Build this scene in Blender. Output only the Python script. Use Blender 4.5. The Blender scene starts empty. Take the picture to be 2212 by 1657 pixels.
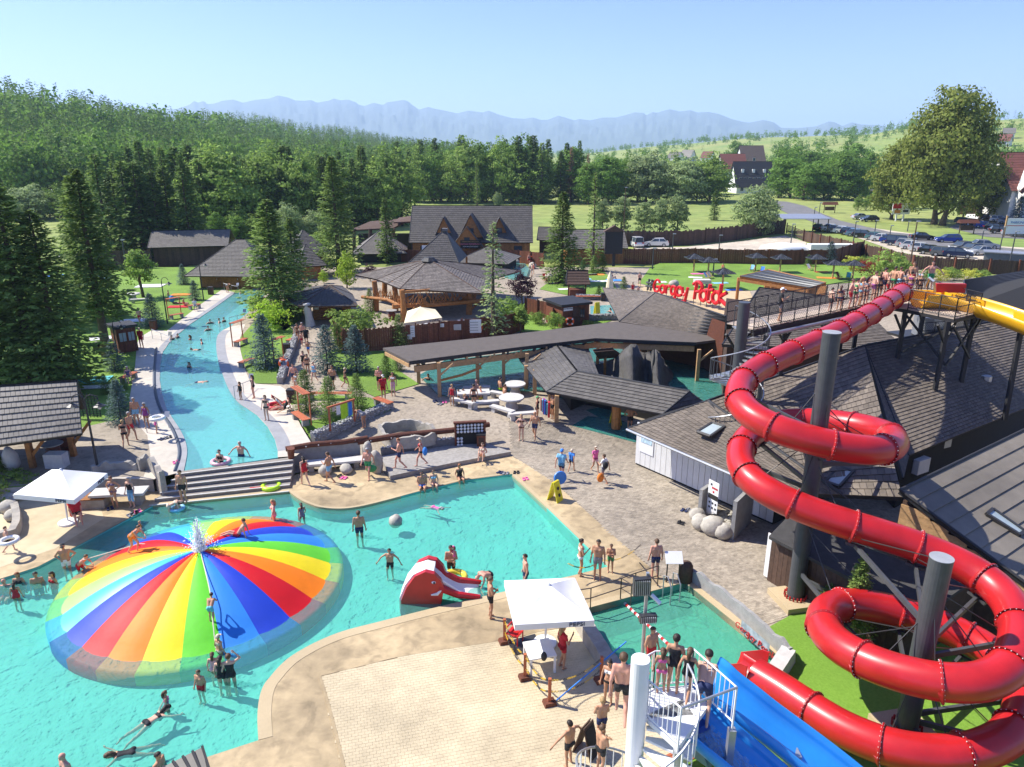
import bpy, bmesh, math, random
import numpy as np
from mathutils import Vector, Matrix, noise as mnoise
from mathutils.geometry import delaunay_2d_cdt
R = math.radians
rng = random.Random(7)
sc = bpy.context.scene
C = sc.collection
# == camera, sky, sun, exposure
H, F, PIT = 17.0, 1560.0, R(17.87)      # drone height, focal length in picture units (2212 wide), pitch
cam = bpy.data.cameras.new('camera'); cam.sensor_width = 36; cam.lens = F / 2212 * 36
cam.clip_start = .5; cam.clip_end = 90000
co = bpy.data.objects.new('camera', cam); C.objects.link(co)
co.location = (0, 0, H); co.rotation_euler = (math.pi / 2 - PIT, 0, 0); sc.camera = co
SUN_AZ, SUN_EL = R(-72), R(48)          # azimuth from +Y towards +X
w = bpy.data.worlds.new('World'); sc.world = w; w.use_nodes = True
nt = w.node_tree; bg = nt.nodes['Background']; sky = nt.nodes.new('ShaderNodeTexSky')
sky.sky_type = 'NISHITA'; sky.sun_disc = False; sky.sun_elevation = SUN_EL; sky.sun_rotation = SUN_AZ
sky.altitude = 600; sky.air_density = 1.0; sky.dust_density = .3; sky.ozone_density = 6
tint = nt.nodes.new('ShaderNodeMix'); tint.data_type = 'RGBA'; tint.blend_type = 'MULTIPLY'; tint.inputs[0].default_value = 1; tint.inputs[7].default_value = (.90, .84, 1.17, 1)
nt.links.new(sky.outputs[0], tint.inputs[6]); nt.links.new(tint.outputs[2], bg.inputs[0]); bg.inputs[1].default_value = .108
sl = bpy.data.lights.new('sun', 'SUN'); sl.energy = 4.8; sl.angle = R(.53); sl.color = (1, .95, .86)
so = bpy.data.objects.new('sun', sl); C.objects.link(so)
sd = Vector((math.sin(SUN_AZ) * math.cos(SUN_EL), math.cos(SUN_AZ) * math.cos(SUN_EL), math.sin(SUN_EL)))
so.rotation_euler = sd.to_track_quat('Z', 'Y').to_euler(); so.location = (-40, 10, 60)
sc.view_settings.view_transform = 'Standard'; sc.view_settings.look = 'None'
sc.view_settings.gamma = 1; sc.view_settings.use_curve_mapping = False; sc.view_settings.exposure = .84
sc.render.engine = 'CYCLES'
cy = sc.cycles; cy.use_denoising = True; cy.max_bounces = 6; cy.diffuse_bounces = 3; cy.glossy_bounces = 2
cy.transparent_max_bounces = 12; cy.transmission_bounces = 3; cy.volume_bounces = 1; cy.caustics_reflective = False; cy.caustics_refractive = False
cy.sample_clamp_indirect = 6
# == placing helpers
def ray(px, py):
 u = (px - 1106) / F; v = (py - 828.5) / F
 return Vector((u, math.cos(PIT) - v * math.sin(PIT), -math.sin(PIT) - v * math.cos(PIT)))
def at(px, py, z=0.0):
 d = ray(px, py); t = (z - H) / d.z
 return Vector((d.x * t, d.y * t, z))
def smooth(a, b, x):
 t = min(1, max(0, (x - a) / (b - a))); return t * t * (3 - 2 * t)
UP = .75
def zt(x, y):                            # height of the paved park ground
 return UP * smooth(38, 46, y)
def on(px, py):                          # point on the park ground
 z = 0
 for _ in range(8):
  p = at(px, py, z); z = zt(p.x, p.y)
 return at(px, py, z)
def atr(px, py, dist):                   # point on the sight line at a ground distance
 d = ray(px, py); t = dist / math.hypot(d.x, d.y)
 return Vector((0, 0, H)) + d * t
def aty(px, py, y):
 d = ray(px, py); return Vector((0, 0, H)) + d * (y / d.y)
def V(*a): return Vector(a)
# == materials
MATS = {}
def lk(nt, a, b): nt.links.new(a, b)
def M(name, col, rough=.7, var=.12, scale=3., bump=0., bscale=25., metal=0., rand=0., isl=0., spec=.4, col2=None, big=0., trans=0., coat=0., spots=0.):
 if name in MATS: return MATS[name]
 m = bpy.data.materials.new(name); m.use_nodes = True; t = m.node_tree; N = t.nodes
 b = N['Principled BSDF']; b.inputs['Roughness'].default_value = rough; b.inputs['Metallic'].default_value = metal
 b.inputs['Specular IOR Level'].default_value = spec
 if coat: b.inputs['Coat Weight'].default_value = coat; b.inputs['Coat Roughness'].default_value = .108
 geo = N.new('ShaderNodeNewGeometry')
 nz = N.new('ShaderNodeTexNoise'); nz.inputs['Scale'].default_value = scale; nz.inputs['Detail'].default_value = 5; nz.inputs['Roughness'].default_value = .62
 lk(t, geo.outputs['Position'], nz.inputs['Vector'])
 mx = N.new('ShaderNodeMix'); mx.data_type = 'RGBA'
 c2 = col2 or tuple(min(1, c * (1 + var)) for c in col); c1 = col if col2 else tuple(c * (1 - var) for c in col)
 mx.inputs[6].default_value = (*c1, 1); mx.inputs[7].default_value = (*c2, 1)
 rp = N.new('ShaderNodeMapRange'); rp.inputs[1].default_value = .32; rp.inputs[2].default_value = .68
 lk(t, nz.outputs[0], rp.inputs[0]); lk(t, rp.outputs[0], mx.inputs[0]); out = mx.outputs[2]
 def mul(val):
  nonlocal out
  v = N.new('ShaderNodeMix'); v.data_type = 'RGBA'; v.blend_type = 'MULTIPLY'; v.inputs[0].default_value = 1
  lk(t, out, v.inputs[6]); lk(t, val, v.inputs[7]); out = v.outputs[2]
 def rng01(sock, amt):
  q = N.new('ShaderNodeMapRange'); q.inputs[3].default_value = 1 - amt; q.inputs[4].default_value = 1 + amt; lk(t, sock, q.inputs[0]); mul(q.outputs[0])
 if rand: rng01(N.new('ShaderNodeObjectInfo').outputs['Random'], rand)
 if isl: rng01(geo.outputs['Random Per Island'], isl)
 if spots:
  n4 = N.new('ShaderNodeTexNoise'); n4.inputs['Scale'].default_value = spots; n4.inputs['Detail'].default_value = 3; n4.inputs['Distortion'].default_value = .8; lk(t, geo.outputs['Position'], n4.inputs['Vector'])
  q = N.new('ShaderNodeMapRange'); q.inputs[1].default_value = .52; q.inputs[2].default_value = .66; q.inputs[3].default_value = 1; q.inputs[4].default_value = .74
  lk(t, n4.outputs[0], q.inputs[0]); mul(q.outputs[0])
 if big:
  n2 = N.new('ShaderNodeTexNoise'); n2.inputs['Scale'].default_value = .25; n2.inputs['Detail'].default_value = 3; lk(t, geo.outputs['Position'], n2.inputs['Vector'])
  q = N.new('ShaderNodeMapRange'); q.inputs[1].default_value = .35; q.inputs[2].default_value = .65; q.inputs[3].default_value = 1 - big; q.inputs[4].default_value = 1 + big
  lk(t, n2.outputs[0], q.inputs[0]); mul(q.outputs[0])
 lk(t, out, b.inputs['Base Color'])
 if bump:
  n3 = N.new('ShaderNodeTexNoise'); n3.inputs['Scale'].default_value = bscale; n3.inputs['Detail'].default_value = 4; lk(t, geo.outputs['Position'], n3.inputs['Vector'])
  bp = N.new('ShaderNodeBump'); bp.inputs['Strength'].default_value = bump; bp.inputs['Distance'].default_value = .05
  lk(t, n3.outputs[0], bp.inputs['Height']); lk(t, bp.outputs[0], b.inputs['Normal'])
 if trans:
  tr = N.new('ShaderNodeBsdfTranslucent'); lk(t, out, tr.inputs[0]); ms = N.new('ShaderNodeMixShader'); ms.inputs[0].default_value = trans
  lk(t, b.outputs[0], ms.inputs[1]); lk(t, tr.outputs[0], ms.inputs[2]); lk(t, ms.outputs[0], N['Material Output'].inputs[0])
 MATS[name] = m; return m
def water(name, tint, milk, milkf, wscale=1.6, wstr=.35, gl=1.0):
 m = bpy.data.materials.new(name); m.use_nodes = True; t = m.node_tree; N = t.nodes; N.remove(N['Principled BSDF'])
 geo = N.new('ShaderNodeNewGeometry')
 def nz(s, d):
  n = N.new('ShaderNodeTexNoise'); n.inputs['Scale'].default_value = s; n.inputs['Detail'].default_value = d; n.inputs['Distortion'].default_value = .6
  lk(t, geo.outputs['Position'], n.inputs['Vector']); return n
 a, bb = nz(wscale, 2), nz(wscale * 3.4, 3)
 ad = N.new('ShaderNodeMath'); ad.operation = 'MULTIPLY_ADD'; ad.inputs[1].default_value = .45; lk(t, bb.outputs[0], ad.inputs[0]); lk(t, a.outputs[0], ad.inputs[2])
 bp = N.new('ShaderNodeBump'); bp.inputs['Strength'].default_value = wstr; bp.inputs['Distance'].default_value = .3; lk(t, ad.outputs[0], bp.inputs['Height'])
 tr = N.new('ShaderNodeBsdfTransparent'); tr.inputs[0].default_value = (*tint, 1)
 df = N.new('ShaderNodeBsdfDiffuse'); df.inputs[0].default_value = (*milk, 1); lk(t, bp.outputs[0], df.inputs['Normal'])
 gs = N.new('ShaderNodeBsdfGlossy'); gs.inputs['Roughness'].default_value = .04; gs.inputs[0].default_value = (gl, gl, gl, 1); lk(t, bp.outputs[0], gs.inputs['Normal'])
 fr = N.new('ShaderNodeFresnel'); fr.inputs[0].default_value = 1.33; lk(t, bp.outputs[0], fr.inputs['Normal'])
 m1 = N.new('ShaderNodeMixShader'); m1.inputs[0].default_value = milkf; lk(t, tr.outputs[0], m1.inputs[1]); lk(t, df.outputs[0], m1.inputs[2])
 m2 = N.new('ShaderNodeMixShader'); lk(t, fr.outputs[0], m2.inputs[0]); lk(t, m1.outputs[0], m2.inputs[1]); lk(t, gs.outputs[0], m2.inputs[2])
 lk(t, m2.outputs[0], N['Material Output'].inputs[0]); return m
# == mesh helpers
class MB:
 def __init__(s): s.v = []; s.f = []; s.mi = []; s.cur = 0
 def add(s, vs, fs):
  o = len(s.v); s.v += [tuple(v) for v in vs]; s.f += [tuple(i + o for i in f) for f in fs]; s.mi += [s.cur] * len(fs); return s
 def hexa(s, b, t):                  # bottom and top rings of 4
  return s.add(list(b) + list(t), [(3, 2, 1, 0), (4, 5, 6, 7), (0, 1, 5, 4), (1, 2, 6, 5), (2, 3, 7, 6), (3, 0, 4, 7)])
 def box(s, c, d, rz=0, taper=1.):
  x, y, z = d[0] / 2, d[1] / 2, d[2] / 2; c = Vector(c); ca, sa = math.cos(rz), math.sin(rz); r = []
  for zz, k in ((-z, 1), (z, taper)):
   for a, b in ((-x, -y), (x, -y), (x, y), (-x, y)):
    a *= k; b *= k; r.append((c.x + a * ca - b * sa, c.y + a * sa + b * ca, c.z + zz))
  return s.hexa(r[:4], r[4:])
 def beam(s, a, b, w, h=None, up=(0, 0, 1)):
  a, b = Vector(a), Vector(b); h = h or w; d = (b - a).normalized(); u = Vector(up)
  if abs(d.dot(u)) > .98: u = Vector((0, 1, 0))
  x = d.cross(u).normalized() * (w / 2); y = x.cross(d).normalized() * (h / 2)
  return s.hexa([a - x - y, a + x - y, b + x - y, b - x - y], [a - x + y, a + x + y, b + x + y, b - x + y])
 def tube(s, pts, r, n=8, caps=True, closed=False):
  pts = [Vector(p) for p in pts]; k = len(pts); rs = r if isinstance(r, (list, tuple)) else [r] * k
  o = len(s.v); up = None; vs = []
  for i, p in enumerate(pts):
   d = (pts[(i + 1) % k] - pts[i - 1]) if closed else (pts[min(i + 1, k - 1)] - pts[max(i - 1, 0)])
   d = d.normalized() if d.length > 1e-9 else Vector((0, 0, 1))
   if up is None: up = Vector((0, 0, 1)) if abs(d.z) < .9 else Vector((1, 0, 0))
   x = d.cross(up); x = x.normalized() if x.length > 1e-6 else d.orthogonal().normalized(); up = x.cross(d)
   for j in range(n):
    a = 2 * math.pi * j / n; vs.append(p + (x * math.cos(a) + up * math.sin(a)) * rs[i])
  fs = []
  for i in range(k if closed else k - 1):
   for j in range(n):
    a, b = i * n, ((i + 1) % k) * n; fs.append((a + j, b + j, b + (j + 1) % n, a + (j + 1) % n))
  if caps and not closed: fs += [tuple(range(n)), tuple(range((k - 1) * n, k * n))[::-1]]
  return s.add(vs, fs)
 def cyl(s, p, r, h, n=12, r2=None): p = Vector(p); return s.tube([p, p + Vector((0, 0, h))], [r, r if r2 is None else r2], n)
 def lathe(s, prof, c=(0, 0, 0), n=12):
  c = Vector(c); vs = []; fs = []
  for r, z in prof:
   for j in range(n):
    a = 2 * math.pi * j / n; vs.append((c.x + r * math.cos(a), c.y + r * math.sin(a), c.z + z))
  for i in range(len(prof) - 1):
   for j in range(n): fs.append((i * n + j, i * n + (j + 1) % n, (i + 1) * n + (j + 1) % n, (i + 1) * n + j))
  fs += [tuple(range(n))[::-1], tuple(range((len(prof) - 1) * n, len(prof) * n))]
  return s.add(vs, fs)
 def ball(s, c, r, n=8, m=6, sq=(1, 1, 1), jit=0, rg=rng):
  c = Vector(c); vs = []; fs = []
  for i in range(m + 1):
   t = math.pi * i / m
   for j in range(n):
    a = 2 * math.pi * j / n; k = r * (1 + jit * (rg.random() - .5)) if 0 < i < m else r
    vs.append((c.x + k * sq[0] * math.sin(t) * math.cos(a), c.y + k * sq[1] * math.sin(t) * math.sin(a), c.z + k * sq[2] * math.cos(t)))
  for i in range(m):
   for j in range(n): fs.append((i * n + j, (i + 1) * n + j, (i + 1) * n + (j + 1) % n, i * n + (j + 1) % n))
  return s.add(vs, fs)
 def torus(s, c, R_, r, n=20, m=8, ax='z'):
  pts = []
  for i in range(n):
   a = 2 * math.pi * i / n
   q = (math.cos(a) * R_, math.sin(a) * R_, 0); q = {'z': q, 'y': (q[0], 0, q[1]), 'x': (0, q[0], q[1])}[ax]
   pts.append(Vector(c) + Vector(q))
  return s.tube(pts, r, m, closed=True)
 def prism(s, poly, z0, z1):         # polygon (list of xy or xyz), extruded; z0/z1 offsets when xyz
  n = len(poly); vs = [(p[0], p[1], (p[2] if len(p) > 2 else 0) + z0) for p in poly] + [(p[0], p[1], (p[2] if len(p) > 2 else 0) + z1) for p in poly]
  fs = [tuple(range(n))[::-1], tuple(range(n, 2 * n))] + [(i, (i + 1) % n, (i + 1) % n + n, i + n) for i in range(n)]
  return s.add(vs, fs)
 def slab(s, poly, th):              # 3-D polygon given thickness along its normal (downwards)
  ps = [Vector(p) for p in poly]; nn = Vector((0, 0, 0))
  for i in range(len(ps)): nn += ps[i].cross(ps[(i + 1) % len(ps)])
  nn.normalize(); nn = -nn if nn.z < 0 else nn
  return s.prismv(ps, [p - nn * th for p in ps])
 def prismv(s, a, b):
  n = len(a); return s.add(list(a) + list(b), [tuple(range(n)), tuple(range(n, 2 * n))[::-1]] + [(i, i + n, (i + 1) % n + n, (i + 1) % n) for i in range(n)])
 def quad(s, *p): return s.add(p, [tuple(range(len(p)))])
 def mesh(s, name, mats=None, smooth=False):
  me = bpy.data.meshes.new(name); me.from_pydata(s.v, [], s.f)
  for m in (mats if isinstance(mats, (list, tuple)) else [mats]):
   if m: me.materials.append(m)
  if any(s.mi): me.polygons.foreach_set('material_index', s.mi)
  if smooth: me.polygons.foreach_set('use_smooth', [True] * len(s.f))
  me.update(); return me
 def build(s, name, mats, parent=None, smooth=False, fix=False, **kw):
  me = s.mesh(name, mats, smooth)
  if fix:
   bm = bmesh.new(); bm.from_mesh(me); bmesh.ops.recalc_face_normals(bm, faces=bm.faces); bm.to_mesh(me); bm.free()
  return link(name, me, parent, **kw)
def link(name, me, parent=None, local=False):
 o = bpy.data.objects.new(name, me); C.objects.link(o)
 if parent is not None:
  o.parent = parent
  if not local: o.matrix_parent_inverse = pmat(parent).inverted()
 return o
def pmat(o):
 m = Matrix.Translation(o.location) @ o.rotation_euler.to_matrix().to_4x4() @ Matrix.Diagonal((*o.scale, 1))
 return pmat(o.parent) @ o.matrix_parent_inverse @ m if o.parent else m
def tag(o, label=None, cat=None, group=None, kind=None):
 if label: o['label'] = label
 if cat: o['category'] = cat
 if group: o['group'] = group
 if kind: o['kind'] = kind
 return o
def thing(name, label, cat, loc=(0, 0, 0), rz=0, group=None):
 o = bpy.data.objects.new(name, None); C.objects.link(o); o.empty_display_size = .2
 o.location = loc; o.rotation_euler = (0, 0, rz); return tag(o, label, cat, group)
def dup(root, loc=None, rz=None, label=None, group=None, sc_=None, mats=None):
 r = root.copy(); C.objects.link(r)
 if loc is not None: r.location = loc
 if rz is not None: r.rotation_euler = (0, 0, rz)
 if sc_ is not None: r.scale = sc_ if isinstance(sc_, (tuple, list)) else (sc_,) * 3
 if label: r['label'] = label
 if group: r['group'] = group
 def rec(a, b):
  for ch in CH.get(a.name, ()):
   c = ch.copy(); C.objects.link(c); c.parent = b; rec(ch, c)
 rec(root, r); return r
CH = {}
def reg(root):                          # remember the children of a prototype
 for o in list(C.objects):
  if o.parent is not None:
   l = CH.setdefault(o.parent.name, [])
   if o not in l: l.append(o)
 return root
def inside(p, poly):
 x, y = p[0], p[1]; r = False; j = len(poly) - 1
 for i in range(len(poly)):
  a, b = poly[i], poly[j]
  if (a[1] > y) != (b[1] > y) and x < (b[0] - a[0]) * (y - a[1]) / (b[1] - a[1]) + a[0]: r = not r
  j = i
 return r
def cat_rom(pts, n=8, closed=False):
 pts = [Vector(p) for p in pts]; out = []; k = len(pts)
 for i in range(k if closed else k - 1):
  p0, p1, p2, p3 = (pts[(i - 1) % k] if closed or i else pts[0]), pts[i], pts[(i + 1) % k], (pts[(i + 2) % k] if closed or i + 2 < k else pts[-1])
  for j in range(n):
   t = j / n; out.append(.5 * ((2 * p1) + (p2 - p0) * t + (2 * p0 - 5 * p1 + 4 * p2 - p3) * t * t + (3 * p1 - p0 - 3 * p2 + p3) * t ** 3))
 if not closed: out.append(pts[-1])
 return out
def px(pts, z=0.): return [at(a, b, z) for a, b in pts]
def pxon(pts): return [on(a, b) for a, b in pts]
def sheet(name, poly, mat, dz=0., zf=None, step=1.2, kind='structure', parent=None, skirt=0.):
 """a ground sheet; poly in world coordinates; zf gives the height, else the points' own z"""
 mb = MB()
 if zf is None:
  ps = [Vector((p.x, p.y, p.z + dz)) for p in poly]
  if skirt: mb.prismv(ps, [p - Vector((0, 0, skirt)) for p in ps])
  else: mb.quad(*ps)
 else:
  xs = [p.x for p in poly]; ys = [p.y for p in poly]; pts = []
  n = len(poly)
  for i in range(n):
   a, b = poly[i], poly[(i + 1) % n]; k = max(1, int((a - b).length / step))
   pts += [Vector((a.x + (b.x - a.x) * j / k, a.y + (b.y - a.y) * j / k)) for j in range(k)]
  ne = len(pts); y = min(ys) + step / 2
  while y < max(ys):
   x = min(xs) + step / 2
   while x < max(xs):
    if inside((x, y), poly): pts.append(Vector((x, y)))
    x += step
   y += step
  vs, _, fs, *_r = delaunay_2d_cdt(pts, [], [list(range(ne))], 1, 1e-4)
  mb.add([(v.x, v.y, zf(v.x, v.y) + dz) for v in vs], [tuple(f) for f in fs])
 o = mb.build(name, mat, parent, fix=True)
 if not parent: tag(o, kind=kind)
 return o
# == palette
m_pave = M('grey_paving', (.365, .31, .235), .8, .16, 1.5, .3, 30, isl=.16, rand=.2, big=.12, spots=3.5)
m_cream = M('cream_paving', (.55, .455, .29), .8, .08, 2, .25, 30, isl=.035, rand=.04, big=.16)
m_joint = M('paving_ground', (.335, .28, .21), .9, .2, 5, .4, 9, big=.12, spots=3.)
m_joint2 = M('sand_joint', (.47, .385, .245), .9, .15, 6)
m_tan = M('tan_aggregate_concrete', (.44, .335, .19), .75, .16, 2.2, .35, 90, big=.26, spots=1.3)
m_tan2 = M('tan_kerb_concrete', (.47, .37, .22), .75, .12, 50, .3, 90, big=.1)
m_pale = M('pale_stone_deck', (.50, .45, .37), .6, .1, 2, .1, 40, big=.1)
m_grey_stone = M('grey_coping_stone', (.30, .30, .30), .55, .12, 2, .1, 40)
m_lawn = M('lawn_grass', (.13, .24, .025), .9, .2, 9, .8, 60, col2=(.19, .31, .045), big=.16)
m_turf = M('bright_turf', (.15, .30, .025), .9, .2, 12, .8, 60, col2=(.21, .38, .045), big=.1)
m_sand = M('beach_sand', (.50, .38, .22), .95, .1, 2, .3, 30)
m_asph = M('asphalt', (.16, .155, .15), .9, .15, 1, .2, 30, big=.1)
m_dirt = M('gravel_road', (.50, .43, .33), .95, .12, 1, .3, 10, big=.12)
m_conc = M('grey_concrete', (.30, .295, .28), .85, .15, 3, .3, 30)
m_lconc = M('light_concrete', (.52, .50, .46), .8, .1, 4, .2, 30)
m_basin = M('turquoise_pool_lining', (.15, .57, .48), .6, .06, 1.2, big=.06)
m_basin2 = M('green_pool_lining', (.12, .46, .34), .6, .08, 1.2, big=.1)
m_basin3 = M('aqua_pool_lining', (.20, .58, .55), .6, .06, 1.2)
w_main = water('pool_water_turquoise', (.78, .97, .93), (.15, .55, .48), .22, 1.7, .2)
w_green = water('pool_water_green', (.6, .93, .8), (.12, .46, .32), .5, 1.4, .26)
w_long = water('pool_water_aqua', (.7, .97, .94), (.19, .56, .53), .5, 1.8, .2)
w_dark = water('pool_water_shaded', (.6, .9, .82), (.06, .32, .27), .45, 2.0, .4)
# == ground and pools
P1N = [(622, 1060), (635, 1070), (653, 1082), (672, 1090), (693, 1096), (733, 1099), (778, 1094), (840, 1079), (903, 1062), (1003, 1037), (1106, 1024)]
P1E = [(1181, 1096), (1243, 1156), (1313, 1224)]
P1S = [(1226, 1246), (1090, 1278), (1034, 1291), (927, 1316), (820, 1343), (740, 1364), (681, 1388), (633, 1415), (605, 1438), (583, 1463), (569, 1482), (560, 1509), (556, 1549), (558, 1599), (451, 1634), (300, 1690)]
P1W = [(-220, 1318), (24, 1243), (82, 1224), (332, 1091)]
P2 = [(1262, 1316), (1480, 1258), (1690, 1428), (1655, 1480), (1560, 1512), (1400, 1512), (1330, 1455), (1290, 1400)]
P3L = [(509, 632), (460, 667), (410, 701), (385, 722), (365, 741), (352, 760), (346, 790), (345, 820), (349, 848), (360, 884), (375, 907), (390, 930), (401, 955), (404, 980), (397, 1017)]
P3R = [(600, 988), (600, 975), (594, 950), (578, 922), (555, 897), (530, 880), (517, 871), (505, 858), (492, 836), (480, 806), (470, 773), (467, 745), (470, 725), (480, 714), (497, 706), (530, 680), (556, 655), (575, 632), (545, 624)]
basin_z = -1.05
def basin(name, poly, depth, mat, wmat, wz, cope=None):
 ps = [Vector(p) for p in poly]; mb = MB(); n = len(ps); lo = [p + Vector((0, 0, -depth)) for p in ps]
 mb.quad(*lo)
 for i in range(n): mb.quad(ps[i] - V(0, 0, .015), ps[(i + 1) % n] - V(0, 0, .015), lo[(i + 1) % n], lo[i])
 tag(mb.build(name, mat, fix=True), kind='structure')
 ar = sum(ps[i].x * ps[(i + 1) % n].y - ps[i].y * ps[(i + 1) % n].x for i in range(n)); up = ps if ar > 0 else ps[::-1]
 tag(MB().quad(*[p + V(0, 0, wz) for p in up]).build(name.replace('basin', 'water'), wmat), kind='structure')
basin('leisure_pool_basin', px(P1N + P1E + P1S + [(200, 1830), (-420, 1830)] + P1W), .7, m_basin, w_main, -.09)
basin('splash_pool_basin', px(P2), 1.1, m_basin2, w_green, -.28)
basin('lazy_pool_basin', px(P3L + P3R, UP), 1.1, m_basin3, w_long, -.03)
BR = at(1580, 1830)
pave_poly = px(P3R[::-1], UP) + px([(628, 985)], .72) + pxon([(636, 1022), (773, 1000), (824, 1012), (844, 1036), (1000, 1003), (1106, 984), (1193, 1039), (1266, 1104), (1318, 1151), (1381, 1206), (1431, 1249), (1480, 1258), (1690, 1428), (1655, 1480), (1580, 1512), (1580, 1830)]) + [V(62, 8, 0), V(62, 106, 0), V(-34, 106, 0)]
pave = sheet('paved_terrace', pave_poly, m_joint, -.012, zt, 1.6)
sheet('tan_deck_north', px(P1N + [(1106, 984), (1060, 993), (844, 1038), (824, 1014), (773, 1002), (636, 1026), (622, 1040)]), m_tan, .004)
sheet('tan_deck_east', px([(1106, 984), (1193, 1039), (1266, 1104), (1318, 1151), (1381, 1206), (1431, 1249), (1480, 1258), (1262, 1316), (1226, 1246), (1313, 1224), (1243, 1156), (1181, 1096), (1106, 1024)]), m_tan, .004)
south = px(P1S + [(200, 1830), (1580, 1830), (1580, 1512), (1400, 1512), (1330, 1455), (1290, 1400), (1262, 1316)])
sheet('tan_deck_south', south, m_tan, 0)
lawnW = px(P3L[::-1], UP) + [V(-46, 106, UP), V(-120, 106, UP), V(-120, 40, UP), at(-350, 1085, UP), at(60, 1050, UP), at(250, 1032, UP), at(330, 1034, UP)]
sheet('west_lawn', lawnW, m_lawn, 0)
tag(MB().prismv([p + V(0, 0, -.01) for p in lawnW[-6:]], [V(p.x, p.y, -.4) for p in lawnW[-6:]]).build('west_retaining_wall', m_conc, fix=True), kind='structure')
sheet('west_lower_deck', px(P1W + [(380, 1086), (332, 1050), (200, 1040), (60, 1060), (-400, 1130)]), m_tan, 0.003)
sheet('west_lower_paving', px([(-300, 1280), (0, 1226), (120, 1185), (225, 1120), (205, 1062), (60, 1072), (-380, 1140)]), m_cream, .008)
# deck along the lazy pool, west side and east side, with dark gutter and grey coping
deckW = [(480, 625), (430, 660), (392, 690), (360, 715), (330, 712), (300, 730), (295, 750), (292, 790), (285, 830), (280, 860), (282, 900), (215, 915), (175, 930), (165, 1040), (250, 1034), (330, 1036), (397, 1018)]
sheet('west_pool_deck', px(deckW + P3L[::-1][1:], UP), m_pale, .006)
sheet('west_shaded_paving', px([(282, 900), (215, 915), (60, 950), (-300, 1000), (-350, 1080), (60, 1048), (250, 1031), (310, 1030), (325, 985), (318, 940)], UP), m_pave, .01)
tag(MB().tube(cat_rom(px([(338, 752), (334, 800), (336, 850), (350, 890), (372, 925), (386, 960), (388, 985), (378, 1018)], UP), 4), .11, 4).build('pool_gutter', M('dark_gutter', (.06, .08, .12), .5)), kind='structure')
def ribbon(name, pts, wid, mat, th=.02, side=1, kind='structure', dz=0.):
 ps = cat_rom(pts, 5); mb = MB(); L = []
 for i, p in enumerate(ps):
  d = ps[min(i + 1, len(ps) - 1)] - ps[max(i - 1, 0)]; nrm = V(d.y, -d.x, 0).normalized(); L.append((p + V(0, 0, dz), p + nrm * wid * side + V(0, 0, dz)))
 for (a, b), (c, d) in zip(L, L[1:]):
  mb.hexa([q - V(0, 0, th) for q in (a, b, d, c)], [q + V(0, 0, .012) for q in (a, b, d, c)])
 return tag(mb.build(name, mat, fix=True), kind=kind)
ribbon('lazy_pool_coping', px(P3L, UP), .5, m_grey_stone, .3, 1)
ribbon('lazy_pool_coping', px(P3R[1:14], UP), .75, m_grey_stone, .3, 1)
eastD = [(600, 988), (600, 975), (594, 950), (578, 922), (555, 897), (530, 880), (517, 871), (505, 858), (492, 836), (480, 806), (470, 773), (467, 745), (470, 725), (480, 714), (497, 706), (530, 700), (519, 730), (519, 755), (530, 800), (542, 828), (606, 834), (622, 845), (626, 868), (650, 920), (673, 958), (640, 985)]
sheet('east_pool_deck', px(eastD, UP), M('white_stone_deck', (.56, .495, .405), .6, .08, 2, .1, 40, big=.08), .008)
ribbon('leisure_pool_kerb', px(P1N), .16, m_tan2, .3, -1)
ribbon('leisure_pool_kerb', px([(1106, 1026)] + P1E), .2, m_tan2, .3, -1)
ribbon('leisure_pool_kerb', px(P1S[:-2]), .42, m_tan2, .3, -1)
ribbon('splash_pool_kerb', px([(1262, 1316), (1480, 1258)]), .3, m_tan2, .3, -1)
ribbon('splash_pool_kerb', px([(1480, 1258), (1690, 1428)]), .3, m_tan2, .3, -1)
# lawns of the park
def lawn(name, pts, mat=m_lawn, dz=.03): return sheet(name, pxon(pts), mat, dz)
lawn('island_lawn', [(625, 868), (650, 920), (675, 957), (845, 886), (800, 860), (700, 852)])
lawn('strip_lawn', [(519, 730), (545, 700), (620, 690), (641, 732), (604, 829), (552, 829), (532, 800), (520, 760)])
lawn('garden_lawn', [(690, 770), (722, 755), (850, 760), (860, 800), (905, 830), (810, 858), (735, 822), (720, 790)])
lawn('garden_lawn', [(560, 690), (600, 660), (655, 662), (650, 690), (615, 715)])
lawn('sunbathing_lawn', [(1405, 577), (1380, 612), (1440, 626), (1620, 628), (1850, 610), (1900, 590), (1850, 560), (1440, 563)], m_lawn)
lawn('sunbathing_lawn', [(1165, 625), (1205, 595), (1300, 580), (1325, 610), (1340, 640), (1260, 645)], m_lawn)
lawn('garden_lawn', [(1060, 700), (1100, 660), (1170, 650), (1170, 700), (1330, 690), (1270, 712), (1060, 720)], m_lawn)
sheet('beach_sand_strip', pxon([(1375, 613), (1440, 628), (1620, 629), (1640, 680), (1560, 690), (1400, 640)]), m_sand, .02)
sheet('slide_lawn', pxon([(1662, 1355), (1731, 1317), (1905, 1300), (2400, 1430), (2400, 1900), (1450, 1900), (1420, 1700), (1590, 1500), (1655, 1482), (1700, 1430)]), m_turf, .03)
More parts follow.
